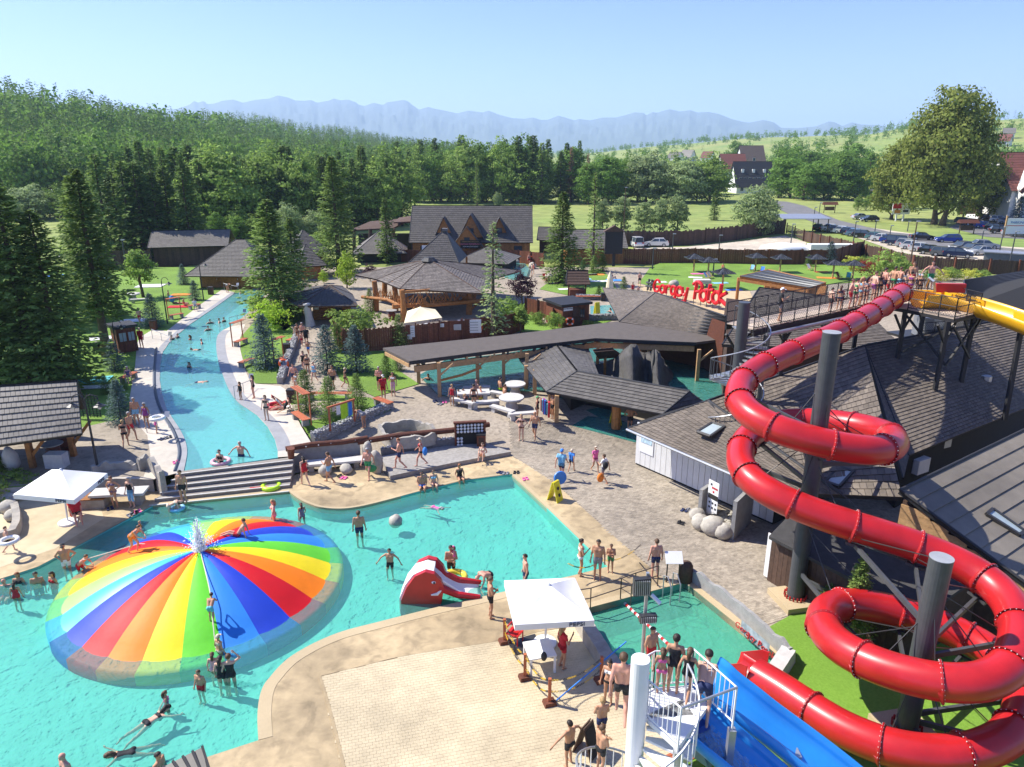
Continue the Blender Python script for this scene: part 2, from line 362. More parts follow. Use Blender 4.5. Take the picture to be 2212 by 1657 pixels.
# far pools of the park
def far_pool(name, pts, dz, wm):
 ps = pxon(pts); tag(MB().prismv([p + V(0, 0, dz) for p in ps], [p - V(0, 0, .3) for p in ps]).build(name, wm, fix=True), kind='structure')
far_pool('round_pool_water', [(1082, 583), (1090, 575), (1110, 572), (1135, 574), (1143, 585), (1138, 600), (1115, 606), (1090, 600)], .3, w_long)
far_pool('swim_pool_water', [(1275, 662), (1276, 684), (1340, 690), (1352, 706), (1430, 690), (1400, 655)], .05, w_long)
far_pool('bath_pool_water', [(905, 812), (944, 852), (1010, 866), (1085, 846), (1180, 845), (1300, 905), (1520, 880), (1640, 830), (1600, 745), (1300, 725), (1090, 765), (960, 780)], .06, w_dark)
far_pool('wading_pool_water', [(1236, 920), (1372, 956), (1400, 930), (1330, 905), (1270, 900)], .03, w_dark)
# laid pavers: near ones are single pieces, the others one joined part
def pavers(parent, poly, mat, L=.2, Wd=.1, ang=0., zf=zt, zmax=34., nobj=300, excl=()):
 ca, sa = math.cos(ang), math.sin(ang); q = [(p.x * ca + p.y * sa, -p.x * sa + p.y * ca) for p in poly]
 x0, x1 = min(a for a, b in q), max(a for a, b in q); y0, y1 = min(b for a, b in q), max(b for a, b in q)
 cells = []; r = 0; y = y0
 while y < y1:
  x = x0 + (r % 2) * L / 2
  while x < x1:
   wx, wy = x * ca - y * sa, x * sa + y * ca
   if wy < zmax and inside((wx, wy), poly):
    d = ray_px(wx, wy)
    if -30 < d[0] < 2242 and d[1] < 1690: cells.append((math.hypot(wx, wy - 4), wx, wy))
   x += L
  y += Wd; r += 1
 cells.sort(); g = .006; me = None; mb = MB()
 for i, (_, wx, wy) in enumerate(cells):
  z = zf(wx, wy); dz = .004 * (rng.random() - .5)
  if i < nobj:
   if me is None:
    b = MB().box((0, 0, -.01), (L - g, Wd - g, .05)); me = b.mesh('paver', mat)
   o = link('paver', me, parent, local=True); o.location = (wx, wy, z - .01 + dz); o.rotation_euler = (0, 0, ang)
  else: mb.box((wx, wy, z - .02 + dz), (L - g, Wd - g, .05), ang)
 if mb.f: tag(mb.build('paver_field', mat, parent), kind='stuff')
def ray_px(x, y, z=0):
 d = Vector((x, y, z - H)); f = d.y * math.cos(PIT) - d.z * math.sin(PIT); u = d.x / f; v = (-d.z * math.cos(PIT) - d.y * math.sin(PIT)) / f
 return 1106 + u * F, 828.5 + v * F
ang_e = math.atan2(*(lambda d: (d.y, d.x))(at(1313, 1224) - at(1106, 1024)))
pavers(pave, pxon([(1106, 984), (1193, 1039), (1266, 1104), (1318, 1151), (1381, 1206), (1431, 1249), (1480, 1258), (1662, 1350), (1731, 1315), (1800, 1290), (1650, 1150), (1375, 990), (1370, 950), (1240, 915), (1100, 900)]), m_pave, .2, .1, ang_e + math.pi / 2, zmax=44)
crm = px([(694, 1461), (780, 1440), (887, 1415), (1087, 1384), (1180, 1362), (1262, 1352), (1290, 1402), (1330, 1457), (1400, 1514), (1480, 1600), (1500, 1760), (770, 1760)])
crm_o = sheet('cream_terrace', crm, m_joint2, .004)
for e_ in ([(694, 1461), (780, 1440), (887, 1415), (1087, 1384), (1180, 1362), (1262, 1352)], [(772, 1770), (738, 1620), (712, 1520), (694, 1461)]): ribbon('cream_terrace_border', px(e_), .1, m_tan, .02, -1, dz=.008)
pavers(crm_o, crm, m_cream, .2, .12, R(14), zf=lambda x, y: .009)
# == terrain, mountains
def az_of(p, y=300): d = ray(p, y); return math.atan2(d.x, d.y)
hill_px = [(-900, 90, 480), (-300, 120, 520), (0, 160, 560), (100, 178, 580), (200, 192, 600), (300, 222, 640), (400, 234, 700), (480, 241, 900), (560, 246, 1200), (640, 262, 1300), (760, 275, 1400), (950, 307, 1500), (1080, 324, 1600), (1200, 332, 1700),
           (1300, 326, 1700), (1400, 313, 1600), (1500, 304, 1500), (1640, 294, 1400), (1760, 289, 1300), (1880, 285, 1200), (1960, 267, 1200), (2100, 256, 1200), (2212, 250, 1200), (2600, 235, 1200), (3400, 235, 1200)]
_az = [az_of(a) for a, b, c in hill_px]; _R = [c for a, b, c in hill_px]; _Z = [max(.6, atr(a, b, c).z - (27 if a < 1000 else 4)) for a, b, c in hill_px]
def terr(x, y):
 r = math.hypot(x, y); a = math.atan2(x, max(y, 1e-3) if y > 0 else 1e-3)
 R0 = np.interp(a, _az, _R); Z0 = np.interp(a, _az, _Z)
 r1 = 210 if a < az_of(520) else (210 + 200 * smooth(az_of(520), az_of(900), a))
 t = (r - r1) / (R0 - r1)
 h = Z0 * (smooth(0, 1, t) if t < 1 else 1 - .8 * smooth(1, 3.2, t))
 h += (mnoise.noise(V(x / 90, y / 90, 0)) * 2.5 if r > r1 else 0) * min(1, max(0, t) * 3)
 k = max(smooth(60, 68, x), smooth(-112, -120, x), smooth(104, 108, y), smooth(8, 2, y))
 return h * 1 + .62 - 4.0 * (1 - k)
mb = MB(); rows = []
NA, radii = 220, [2, 6, 10, 30, 50, 62, 75, 90, 98, 103, 106, 109, 113, 118, 124, 132, 142, 155, 170, 190, 210, 235, 260, 290, 325, 365, 410, 460, 520, 590, 670, 760, 880, 1020, 1200, 1400, 1650, 2000, 2600, 3600, 5500, 8000, 11000, 14500]
vs = []
for r in radii:
 for j in range(NA + 1):
  a = -R(88) + R(176) * j / NA; x, y = r * math.sin(a), r * math.cos(a); vs.append((x, y, terr(x, y)))
fs = [(i * (NA + 1) + j, i * (NA + 1) + j + 1, (i + 1) * (NA + 1) + j + 1, (i + 1) * (NA + 1) + j) for i in range(len(radii) - 1) for j in range(NA)]
m_mead = M('meadow_grass', (.17, .25, .05), .95, .2, .012, .5, 2, col2=(.30, .31, .09), big=.18)
tag(mb.add(vs, fs).build('terrain', m_mead, smooth=True, fix=True), kind='structure')
sk = [(-200, 236), (200, 232), (380, 236), (410, 227), (422, 218), (430, 222), (442, 218), (450, 225), (464, 224), (482, 218), (507, 215), (527, 222), (553, 216), (585, 213), (603, 206), (625, 211), (640, 217), (660, 218), (673, 216), (687, 222), (713, 217), (722, 213), (738, 217), (753, 215), (770, 221), (775, 226), (788, 229), (808, 222), (828, 227), (837, 221), (853, 219), (873, 216), (880, 218), (890, 226), (905, 237), (925, 231), (935, 234), (965, 240), (988, 245), (1010, 239), (1043, 243), (1055, 239), (1078, 248), (1106, 255), (1131, 257), (1151, 254), (1168, 259), (1183, 259), (1206, 250), (1221, 254), (1241, 260), (1251, 257), (1276, 260), (1301, 254), (1331, 254), (1371, 243), (1391, 244), (1396, 249), (1410, 242), (1418, 244), (1446, 236), (1468, 241), (1491, 238), (1506, 243), (1531, 242), (1556, 247), (1581, 257), (1606, 263), (1621, 265), (1651, 259), (1674, 264), (1691, 276), (1724, 277), (1766, 273), (1794, 262), (1806, 264), (1824, 272), (1844, 264), (1864, 269), (1899, 270), (1950, 278), (2300, 285), (2700, 290)]
sx = [az_of(a, 240) for a, b in sk]; sz = [atr(a, b, 9000).z for a, b in sk]
def mountains(name, r0, fr, lowk, mat, seed):
 vs = []; NC = 900; prof = [(.6, 0)] + [(.6 + .4 * i / 14, (i / 14) ** 1.15) for i in range(1, 15)] + [(1.05, .8), (1.15, .4), (1.3, 0)]
 for (k, hh) in prof:
  for j in range(NC + 1):
   a = sx[0] + (sx[-1] - sx[0]) * j / NC; hz = np.interp(a, sx, sz) * fr
   n = 1 - 2 * abs(mnoise.fractal(V(a * 26 + seed + k * 5, k * 17, 0), .9, 2, 5)) if 0 < hh < 1 else 0
   zz = hz * max(0, hh + .11 * n * (1 - abs(2 * hh - 1))); vs.append((math.sin(a) * r0 * k, math.cos(a) * r0 * k, zz - (2 if hh == 0 else 0)))
 fs = [(i * (NC + 1) + j, i * (NC + 1) + j + 1, (i + 1) * (NC + 1) + j + 1, (i + 1) * (NC + 1) + j) for i in range(len(prof) - 1) for j in range(NC)]
 tag(MB().add(vs, fs).build(name, mat, smooth=True, fix=True), kind='structure')
mountains('mountains', 9000, 1, 0, M('mountain_rock', (.10, .125, .13), .95, .15, .0006), 3)
mz = max(sz) + 30
hz = MB().box((0, 0, (mz - 5.2) / 2), (30000, 30000, mz + 5.2))
mh = bpy.data.materials.new('haze_air'); mh.use_nodes = True; N = mh.node_tree.nodes; N.remove(N['Principled BSDF'])
pv = N.new('ShaderNodeVolumePrincipled'); pv.inputs['Color'].default_value = (.56, .74, 1, 1); pv.inputs['Density'].default_value = 1.3e-4; pv.inputs['Anisotropy'].default_value = .2
mh.node_tree.links.new(pv.outputs[0], N['Material Output'].inputs['Volume'])
tag(hz.build('haze', mh), kind='stuff')
# == trees
m_bark = M('bark', (.13, .095, .065), .95, .25, 6, .5, 20)
fol = dict(rough=.75, scale=.9, spec=.25, isl=.32, rand=.16, trans=.42)
m_spr = M('spruce_needles', (0.096, 0.166, 0.049), col2=(0.174, 0.260, 0.061), **fol)
m_spr2 = M('spruce_needles_light', (0.148, 0.244, 0.061), col2=(0.260, 0.348, 0.086), **fol)
m_blue = M('blue_spruce_needles', (.085, .14, .125), col2=(.165, .24, .225), **fol)
m_dec = M('green_leaves', (0.109, 0.217, 0.036), col2=(0.203, 0.334, 0.058), **fol)
m_dec2 = M('light_green_leaves', (0.174, 0.290, 0.051), col2=(0.290, 0.392, 0.087), **fol)
m_lime = M('lime_leaves', (0.319, 0.493, 0.043), col2=(0.464, 0.609, 0.072), **fol)
m_will = M('willow_leaves', (0.217, 0.304, 0.109), col2=(0.348, 0.420, 0.189), **fol)
m_olive = M('maple_leaves', (.17, .235, .045), col2=(.27, .29, .06), **fol)
m_plum = M('plum_leaves', (.055, .022, .035), col2=(.10, .045, .06), **fol)
m_red = M('red_shrub_leaves', (.22, .035, .03), col2=(.30, .06, .04), **fol)
m_yel = M('yellow_shrub_leaves', (0.522, 0.522, 0.058), col2=(0.609, 0.638, 0.116), **fol)
m_dead = M('dry_spruce_needles', (0.290, 0.174, 0.109), col2=(0.377, 0.246, 0.160), **fol)
def kites(P, D, L, W, Nn):
 """numpy: kite-shaped leaf sprays from P along D, length L, width W, with face normal close to Nn"""
 S = np.cross(D, Nn); S /= np.linalg.norm(S, axis=1, keepdims=True) + 1e-9
 mid = P + D * (L * .45)[:, None]; tip = P + D * L[:, None]; hw = (W / 2)[:, None]
 v = np.stack([P, mid - S * hw, tip, mid + S * hw], 1).reshape(-1, 3)
 return v
def quads_mesh(name, v, mat):
 n = len(v) // 4; me = bpy.data.meshes.new(name); me.vertices.add(4 * n); me.loops.add(4 * n); me.polygons.add(n)
 me.vertices.foreach_set('co', v.astype(np.float32).ravel()); me.loops.foreach_set('vertex_index', np.arange(4 * n, dtype=np.int32))
 me.polygons.foreach_set('loop_start', np.arange(0, 4 * n, 4, dtype=np.int32)); me.polygons.foreach_set('loop_total', np.full(n, 4, np.int32))
 if mat: me.materials.append(mat)
 me.update(calc_edges=True); return me
def unit(a): return a / (np.linalg.norm(a, axis=1, keepdims=True) + 1e-9)
def spruce_v(seed, Ht=16., R0=3.0, nb=230, ns=13, low=.05, dens=1., size=1., thin=1.):
 g = np.random.default_rng(seed); t = low + (1 - low) * (np.arange(nb) + g.random(nb)) / nb; t = 1 - (1 - t) ** .92
 az = np.arange(nb) * 2.399 + g.normal(0, .5, nb); ln = (R0 * (1 - t) ** .82 * (1 - .25 * np.exp(-((t - low) * 9) ** 2)) + .12) * (.72 + .5 * g.random(nb)) * thin
 B = np.repeat(np.arange(nb), ns); s = np.clip(.12 + .9 * (np.tile(np.arange(ns), nb) + g.random(nb * ns)) / ns, 0, 1.02)
 l = ln[B]; a = az[B]; o = np.stack([np.cos(a), np.sin(a), 0 * a], 1); side = np.stack([-np.sin(a), np.cos(a), 0 * a], 1)
 droop = (.34 - .55 * t[B]) * l; z = t[B] * Ht - droop * s ** 1.3 + .16 * l * np.maximum(0, s - .7) / .3 * (1 - t[B])
 sp = g.normal(0, 1, nb * ns) * .16 * l * (1 - .55 * s)
 P = o * (l * s)[:, None] + side * sp[:, None]; P[:, 2] = z + g.normal(0, .05, nb * ns)
 D = unit(o * (.75 + .3 * g.random((nb * ns, 1))) + side * g.normal(0, .75, (nb * ns, 1)) + np.array([[0, 0, 1.]]) * (g.normal(-.28, .28, (nb * ns, 1)) + .5 * (t[B] ** 3)[:, None]))
 Nn = unit(np.array([[0, 0, 1.]]) + g.normal(0, .55, (nb * ns, 3)))
 L = size * (.42 + .5 * g.random(nb * ns)) * (.55 + .45 * (l / R0) ** .5) * Ht / 16
 v = kites(P, D, L, L * .5, Nn)
 # leader shoot
 return v
def trunk_mb(Ht, r, seed=0, bend=.02, lim=()):
 g = random.Random(seed); mb = MB(); pts = [V(g.uniform(-1, 1) * bend * Ht * (i / 8), g.uniform(-1, 1) * bend * Ht * (i / 8), Ht * i / 8 - (.15 if i == 0 else 0)) for i in range(9)]
 mb.tube(pts, [r * (1.25 if i == 0 else 1 - .9 * i / 8) for i in range(9)], 7); return mb
def decid_v(seed, Ht=10., cw=3.6, base=.25, ncl=150, nl=34, leaf=.34, shape=1., gap=.0, up=0.):
 g = np.random.default_rng(seed); n = ncl; u = unit(g.normal(0, 1, (n, 3))); rad = g.random(n) ** .42
 ph = g.random(6) * 6
 lump = 1 + .17 * np.sin(3 * np.arctan2(u[:, 1], u[:, 0]) + ph[0]) * np.sin(4 * u[:, 2] + ph[1]) + .12 * np.sin(5 * np.arctan2(u[:, 1], u[:, 0]) + ph[2] + 3 * u[:, 2])
 hz = Ht * (1 - base) / 2; c = u * (rad * lump)[:, None]; wz = c[:, 2]; k = np.clip(1 - .22 * shape * (wz + .2), .3, 1.3)
 Cc = np.stack([c[:, 0] * cw * k, c[:, 1] * cw * k, Ht * base + hz + wz * hz], 1)
 B = np.repeat(np.arange(n), nl); cr = cw * .27 * (.7 + .6 * g.random(n)); off = unit(g.normal(0, 1, (n * nl, 3))); off[:, 2] = np.abs(off[:, 2]) * .9 - .25
 P = Cc[B] + off * (cr[B] * (.55 + .5 * g.random(n * nl)))[:, None]
 out = unit(off + u[B] * .5 + g.normal(0, .35, (n * nl, 3))); D = unit(np.cross(out, g.normal(0, 1, (n * nl, 3))) + np.array([[0, 0, up - .25]]))
 L = leaf * (.6 + .7 * g.random(n * nl)); return kites(P, D, L, L * .62, out)
def limbs_mb(Ht, cw, base, r, seed, n=7, trunks=1):
 g = random.Random(seed); mb = MB()
 for q in range(trunks):
  ox = (q - (trunks - 1) / 2) * r * 4
  mb.tube([V(ox, 0, -.2), V(ox * 1.1, .05, Ht * base * .6), V(ox * 1.3, g.uniform(-.2, .2), Ht * base * 1.2), V(ox * 1.6, 0, Ht * .75)], [r * 1.3, r, r * .8, r * .25], 8)
  for i in range(n):
   a = 6.28 * i / n + g.random(); z0 = Ht * (base * .8 + (.5 * i / n) * (1 - base)); e = V(math.cos(a) * cw * .7, math.sin(a) * cw * .7, z0 + Ht * .22)
   s0 = V(ox * 1.2, 0, z0); mb.tube([s0, s0.lerp(e, .5) + V(0, 0, -.05 * Ht * .3), e], [r * .45, r * .28, r * .08], 5)
 return mb
PROTO = {}
def proto(key, name, tm, cm, Ht, mat): PROTO[key] = (name, tm, cm, Ht, mat)
BK = m_bark
def mk_spruce(key, name, mat, Ht=16., R0=3., **k):
 lo = k.get('low', .05); proto(key, name, trunk_mb(Ht, .02 * Ht, hash(key) % 99, .004).mesh('trunk', BK, True), quads_mesh('crown', spruce_v(len(PROTO) + 5, Ht, R0, **k), mat), Ht, mat)
def mk_dec(key, name, mat, Ht=10., cw=3.6, base=.25, trunks=1, **k):
 proto(key, name, limbs_mb(Ht, cw, base, .022 * Ht, len(PROTO), trunks=trunks).mesh('trunk', BK, True), quads_mesh('crown', decid_v(len(PROTO) + 9, Ht, cw, base, **k), mat), Ht, mat)
for i in range(3): mk_spruce('big%d' % i, 'spruce_tree', m_spr2, 18., 3.6, nb=420, ns=20, size=.62)
for i in range(3): mk_spruce('spr%d' % i, 'spruce_tree', (m_spr, m_spr, m_spr2)[i], 18., (3.0, 2.6, 2.9)[i], nb=200, ns=12, low=(.04, .12, .06)[i])
mk_spruce('bare', 'spruce_tree', m_spr2, 18., 3.2, nb=330, ns=20, low=.26, size=.62)
mk_spruce('dead', 'dry_spruce_tree', m_dead, 18., 2.2, nb=150, ns=9, low=.2, size=.8)
mk_spruce('airy', 'spruce_tree', m_spr2, 18., 2.6, nb=150, ns=10, low=.1, size=.7)
mk_spruce('larch', 'larch_tree', m_will, 12., 1.35, nb=110, ns=10, low=.08, size=.7)
for i in range(2): mk_spruce('blue%d' % i, 'blue_spruce', m_blue, 4., 1.3, nb=300, ns=18, low=.02, size=.95)
for i in range(2): mk_spruce('sap%d' % i, 'young_spruce', (m_spr2, m_spr)[i], 3.5, 1.1, nb=260, ns=17, low=.02, size=.95)
for i in range(3): mk_dec('dec%d' % i, 'leafy_tree', (m_dec, m_dec2, m_dec)[i], 14., (4.4, 4.0, 3.6)[i], .02, ncl=170, nl=28, leaf=.5, shape=1.2)
mk_dec('will0', 'willow_tree', m_will, 10., 3.6, .0, ncl=230, nl=34, leaf=.42, up=.3)
mk_dec('will1', 'willow_sapling', m_will, 10., 2.4, .0, ncl=170, nl=32, leaf=.36, up=.9)
mk_dec('pop', 'poplar_tree', m_dec, 14., 1.7, .06, ncl=90, nl=24, leaf=.45, up=.8)
mk_dec('lawn', 'young_leafy_tree', m_dec2, 5., 1.25, .28, ncl=80, nl=26, leaf=.24, shape=1.6)
mk_dec('lime', 'lime_green_tree', m_lime, 5., 1.7, .1, ncl=90, nl=26, leaf=.26)
mk_dec('bush', 'leafy_bush', m_dec2, 2.5, 1.5, .02, ncl=70, nl=24, leaf=.2)
mk_dec('lbush', 'lime_bush', m_lime, 2.5, 1.5, .02, ncl=70, nl=24, leaf=.2)
mk_dec('plum', 'plum_tree', m_plum, 4.5, 1.9, .2, ncl=90, nl=24, leaf=.24)
mk_dec('rbush', 'red_shrub', m_red, 2., 2., .0, ncl=60, nl=22, leaf=.18)
mk_dec('ybush', 'yellow_shrub', m_yel, 2., 1.6, .0, ncl=60, nl=22, leaf=.18)
mk_dec('maple', 'maple_tree', m_olive, 26., 8.5, .08, 2, ncl=680, nl=36, leaf=.7, shape=.9)
mk_dec('mleft', 'maple_tree', m_olive, 18., 5.5, .06, 1, ncl=330, nl=34, leaf=.66)
def gz(x, y): return terr(x, y) if y > 108 or x > 68 or x < -118 else (zt(x, y) if x > -12.5 else (UP if y > 35.6 else 0))
def gnd(a, b):
 d = ray(a, b); o = V(0, 0, H); t0 = 12.; t = t0
 while t < 4000:
  p = o + d * t
  if p.z <= gz(p.x, p.y):
   for _ in range(18):
    m_ = (t0 + t) / 2; p = o + d * m_
    if p.z <= gz(p.x, p.y): t = m_
    else: t0 = m_
   return V(p.x, p.y, gz(p.x, p.y))
  t0 = t; t += max(1., t * .02)
 return atr(a, b, 1500)
def tree_at(key, p, h, label, cat='tree', group=None, wf=1., rz=None):
 name, tm, cm, Ht, mat = PROTO[key]; k = h / Ht
 o = thing(name, label, cat, p, rng.random() * 6.28 if rz is None else rz, group); o.scale = (k * wf, k * wf, k)
 link('trunk', tm, o, local=True); link('crown', cm, o, local=True); return o
def plant(key, x, yb, yt, label, group=None, wf=1., cat='tree', p=None):
 p = p or gnd(x, yb); top = aty(x, yt, p.y).z; return tree_at(key, p, max(.3, top - p.z), label, cat, group, wf)
# spruces by the lazy pool, on the west lawn
g1 = 'tall dark spruces on the west lawn'
for k, x, yb, yt, wf, lb in [('big0', 82, 846, 396, 1.5, 'tallest dense dark spruce behind the tiled shed roof'), ('bare', 232, 770, 366, 1.3, 'tall spruce with bare lower trunk beside the lifeguard kiosk'),
  ('big2', 8, 850, 425, 1.5, 'broad dark spruce behind the tiled shed, at the lawn edge'), ('big1', 140, 842, 455, 1.45, 'shorter dark spruce between the tallest spruce and the kiosk spruce'),
  ('big0', 30, 700, 420, 1.5, 'dark spruce deep in the grove behind the tiled shed'), ('big2', 200, 690, 385, 1.2, 'slim spruce behind the kiosk spruce')]:
 plant(k, x, yb, yt, lb, g1, wf)
plant('big1', 600, 688, 432, 'big dark spruce standing beside the top end of the lazy pool', None, 1.7)
plant('big0', 640, 640, 470, 'dark spruce close behind the big spruce at the lazy pool end', None, 1.5)
plant('big2', 733, 590, 338, 'tall dark spruce behind the small polygonal hut', None, 1.25)
plant('spr2', 838, 568, 428, 'light green spruce in front of the grill shelter roof', None, 1.15)
plant('big1', 1213, 611, 415, 'bushy spruce on the lawn between the round pool and the black board', None, 1.4)
plant('airy', 1280, 586, 372, 'thin see-through spruce rising beside the black board', None, .9)
plant('larch', 1066, 733, 480, 'thin half-bare larch in front of the octagonal pavilion', None, 1.3)
plant('big0', 1834, 1400, 1196, 'spruce growing under the red tube slide by the dark shed', None, 1.0)
plant('sap1', 1782, 1345, 1262, 'small spruce at the corner of the dark shed under the slide', None, 1.)
for k, x, yb, yt, lb in [('blue0', 575, 793, 680, 'blue spruce on the strip lawn beside the lazy pool deck'), ('blue1', 708, 803, 704, 'blue spruce with grey-blue needles next to the gabion path, twin of another'),
  ('blue0', 770, 803, 704, 'blue spruce close to the brown plank fence'), ('blue1', 332, 707, 635, 'blue spruce beside the litter bin and steel rail of the lazy pool'),
  ('blue0', 397, 614, 571, 'small blue spruce by the hut steps'), ('blue1', 422, 648, 606, 'blue spruce beside the sunbathers bench at the pool edge'),
  ('blue0', 263, 912, 822, 'dark blue spruce beside the tiled shed and lattice screen'), ('blue1', 250, 800, 734, 'blue spruce beside the red bench with seated woman'),
  ('blue0', 257, 682, 645, 'low blue spruce near the stone picnic table'), ('blue1', 1791, 573, 522, 'blue spruce before the brown fence corner among sun shelters')]:
 plant(k, x, yb, yt, lb, 'ornamental blue spruces', 1.1)
for k, x, yb, yt, lb in [('sap0', 663, 887, 800, 'young green spruce beside the slatted bench on the island lawn'), ('sap0', 713, 906, 815, 'slim young spruce at the middle of the island lawn'),
  ('sap0', 773, 884, 808, 'young spruce behind the towel rack on the island lawn'), ('sap0', 863, 752, 680, 'young spruce against the brown plank fence by the signs'),
  ('sap0', 800, 672, 624, 'young spruce below the pavilion branch railing'), ('sap1', 1346, 642, 598, 'young spruce beside the folded cream parasol'),
  ('sap1', 1293, 642, 616, 'small low spruce beside the toy log well'), ('sap1', 1301, 586, 547, 'young spruce under the black board'), ('sap0', 1283, 590, 552, 'light young spruce beside the thin spruce trunk'),
  ('sap0', 230, 850, 808, 'tiny young spruce between towels on the west lawn'), ('sap1', 860, 800, 755, 'low dark spruce beside the pergola corner post'), ('sap0', 628, 622, 590, 'young spruce below the timber cabin wall')]:
 plant(k, x, yb, yt, lb, 'young spruces planted in the garden', 1.1)
plant('lawn', 310, 642, 536, 'young round leafy tree with straight trunk on the west lawn', None, 1.25)
plant('lime', 750, 622, 549, 'bright lime-green tree beside the polygonal hut', None, 1.)
plant('bush', 765, 738, 662, 'leafy garden tree overhanging the brown plank fence', None, 1.5, 'bush')
plant('plum', 1128, 660, 588, 'dark purple-leaved plum tree behind the first-aid hut', None, 1.1)
plant('lawn', 1125, 720, 662, 'small leafy tree beside the plank fence end', None, 1.3)
plant('bush', 1198, 712, 672, 'small leafy bush beside the first-aid hut door', None, .9, 'bush')
plant('plum', 800, 606, 570, 'dark plum bush behind the lime-green tree', None, 1.0, 'bush')
for x, yb, yt, lb in [(585, 715, 650, 'lime-green bush at the bend of the lazy pool'), (608, 690, 655, 'lime-green bush behind the bend bush'), (560, 680, 640, 'lime bush below the big spruce')]:
 plant('lbush', x, yb, yt, lb, 'lime bushes by the lazy pool', 1., 'bush')
plant('ybush', 1843, 583, 553, 'yellow shrub on the bank by the brown fence', None, 1.1, 'shrub'); plant('bush', 1866, 585, 552, 'green shrub between the yellow and the red shrub', None, 1.1, 'shrub')
plant('rbush', 1880, 598, 561, 'red-leaved shrub on the bank by the brown fence', None, 1., 'shrub'); plant('bush', 1915, 606, 538, 'tall green shrub beside the red-leaved shrub', None, 1., 'shrub'); plant('bush', 1945, 604, 560, 'pale green shrub close to the dark pole', None, .9, 'shrub')
for i, x in enumerate((2000, 2030, 2060, 2092, 2120)): plant('ybush' if i % 2 else 'bush', x, 606, 581, 'low shrub of the mixed hedge along the parking fence', 'hedge shrubs along the parking fence', 1.2, 'shrub')
for i, (x, yb, yt) in enumerate([(5, 1045, 985), (30, 1032, 1005), (18, 1068, 1018)]): plant('sap1' if i < 2 else 'bush', x, yb, yt, ('low juniper shrub beside the white parasol', 'spreading juniper shrub behind the white parasol', 'round shrub between boulders and the white parasol')[i], None, 1.7, 'shrub')
plant('maple', 2026, 486, 188, 'huge maple tree with yellowing leaves beside the billboard', None, 1.0); plant('mleft', 1925, 474, 300, 'maple overlapping the huge tree, above the parked cars', None, 1.0); plant('mleft', 2115, 478, 330, 'lower maple behind the car park notice shelter', None, .9)
plant('dec2', 2160, 470, 390, 'dark leafy tree in front of the white gabled house', None, .8); plant('blue1', 2195, 490, 425, 'blue-green spruce beside the white gabled house', None, 1.)
# trees around the meadow
for k, x, yb, yt, wf, lb in [('will0', 1630, 508, 402, 1.3, 'pale round willow at the bend of the dark fence'), ('will1', 1342, 500, 420, 1.3, 'pale willow sapling behind the black board'), ('will1', 1390, 503, 430, 1.3, 'tall pale willow sapling in the row behind the dark fence'),
  ('will1', 1425, 504, 425, 1.2, 'slender willow sapling behind the white hatchback'), ('will1', 1462, 503, 415, 1.2, 'tallest willow sapling of the row behind the dark fence'), ('will1', 1300, 500, 428, 1.2, 'willow sapling beside the thin spruce'), ('spr0', 1542, 476, 410, 1.2, 'small dark spruce alone on the meadow'),
  ('dead', 1232, 438, 318, 1., 'dry rust-brown spruce in the treeline'), ('dead', 1268, 440, 332, .9, 'dry brownish spruce beside the rust-brown one'), ('dec0', 1590, 372, 298, 1.2, 'large round tree behind the black chalet'), ('pop', 1826, 372, 292, 1.1, 'columnar poplar on the hill foot'), ('pop', 1730, 330, 305, 1., 'short poplar in front of the hill fields'),
  ('airy', 1031, 446, 340, .7, 'slim light spruce standing before the treeline'), ('will0', 1075, 446, 415, 1., 'pale bush tree at the foot of the treeline'), ('bush', 700, 540, 500, 1.4, 'pale leafy shrub behind the hip-roofed hut'), ('dec1', 520, 520, 445, 1.3, 'broad light green tree before the spruce wall')]:
 plant(k, x, yb, yt, lb, None, wf)
# the wall of trees behind the park: every trunk its own tree
def row(xs, yb, yt, kinds, lab, grp, jit=10, wf=(1., 1.3)):
 for x in xs:
  k = rng.choice(kinds); x += rng.uniform(-jit, jit); y = yb(x) if callable(yb) else yb; t = yt(x) if callable(yt) else yt
  t0 = t; t += rng.uniform(-20, 24); nm = PROTO[k][0]
  wd = rng.uniform(wf[0] * .85, wf[1] * 1.2); q = (wd - wf[0] * .85) / (wf[1] * 1.2 - wf[0] * .85); hh = t - t0; tone = {'spr2': 'light green', 'spr0': 'dark', 'spr1': 'dark', 'dec0': 'mid-green', 'dec1': 'light green', 'dec2': 'mid-green', 'will0': 'pale'}[k]
  plant(k, x, y + rng.uniform(-3, 3), t, '%s%s %s %s %s' % ('very tall ' if hh < -12 else 'tall ' if hh < -2 else 'middling ' if hh < 12 else 'short ', 'slim' if q < .33 else 'broad' if q > .7 else 'full', tone, 'pointed spruce' if 'spruce' in nm else 'leafy tree', lab), grp, wd)
SP, DE = ['spr0', 'spr1', 'spr2', 'spr2'], ['dec0', 'dec1', 'dec2']
row(range(872, 1180, 14), 436, 318, DE + ['dec1', 'spr0'], 'in the treeline behind the spa house', 'treeline behind the spa house')
row(range(870, 1190, 22), 424, 312, SP, 'rising above the treeline behind the spa house', 'treeline behind the spa house')
row(range(1110, 1260, 15), 438, 312, SP + ['dec2'], 'in the tall wood beside the meadow', 'tall wood beside the meadow')
row(range(1265, 1330, 20), 440, 352, DE, 'beside the dry brown spruces', 'leafy trees by the dry spruces')
row(range(1330, 1570, 24), 436, 348, ['dec0', 'dec1', 'will0'], 'in the clump along the meadow edge', 'clump along the meadow edge', wf=(1.2, 1.5))
row(range(1300, 1560, 30), 420, 338, DE, 'deeper in the clump along the meadow edge', 'clump along the meadow edge', wf=(1.1, 1.4))
row(range(1690, 1890, 20), 430, 338, ['dec0', 'dec2', 'dec2'], 'in the thicket across the road', 'thicket across the road', wf=(1.2, 1.6))
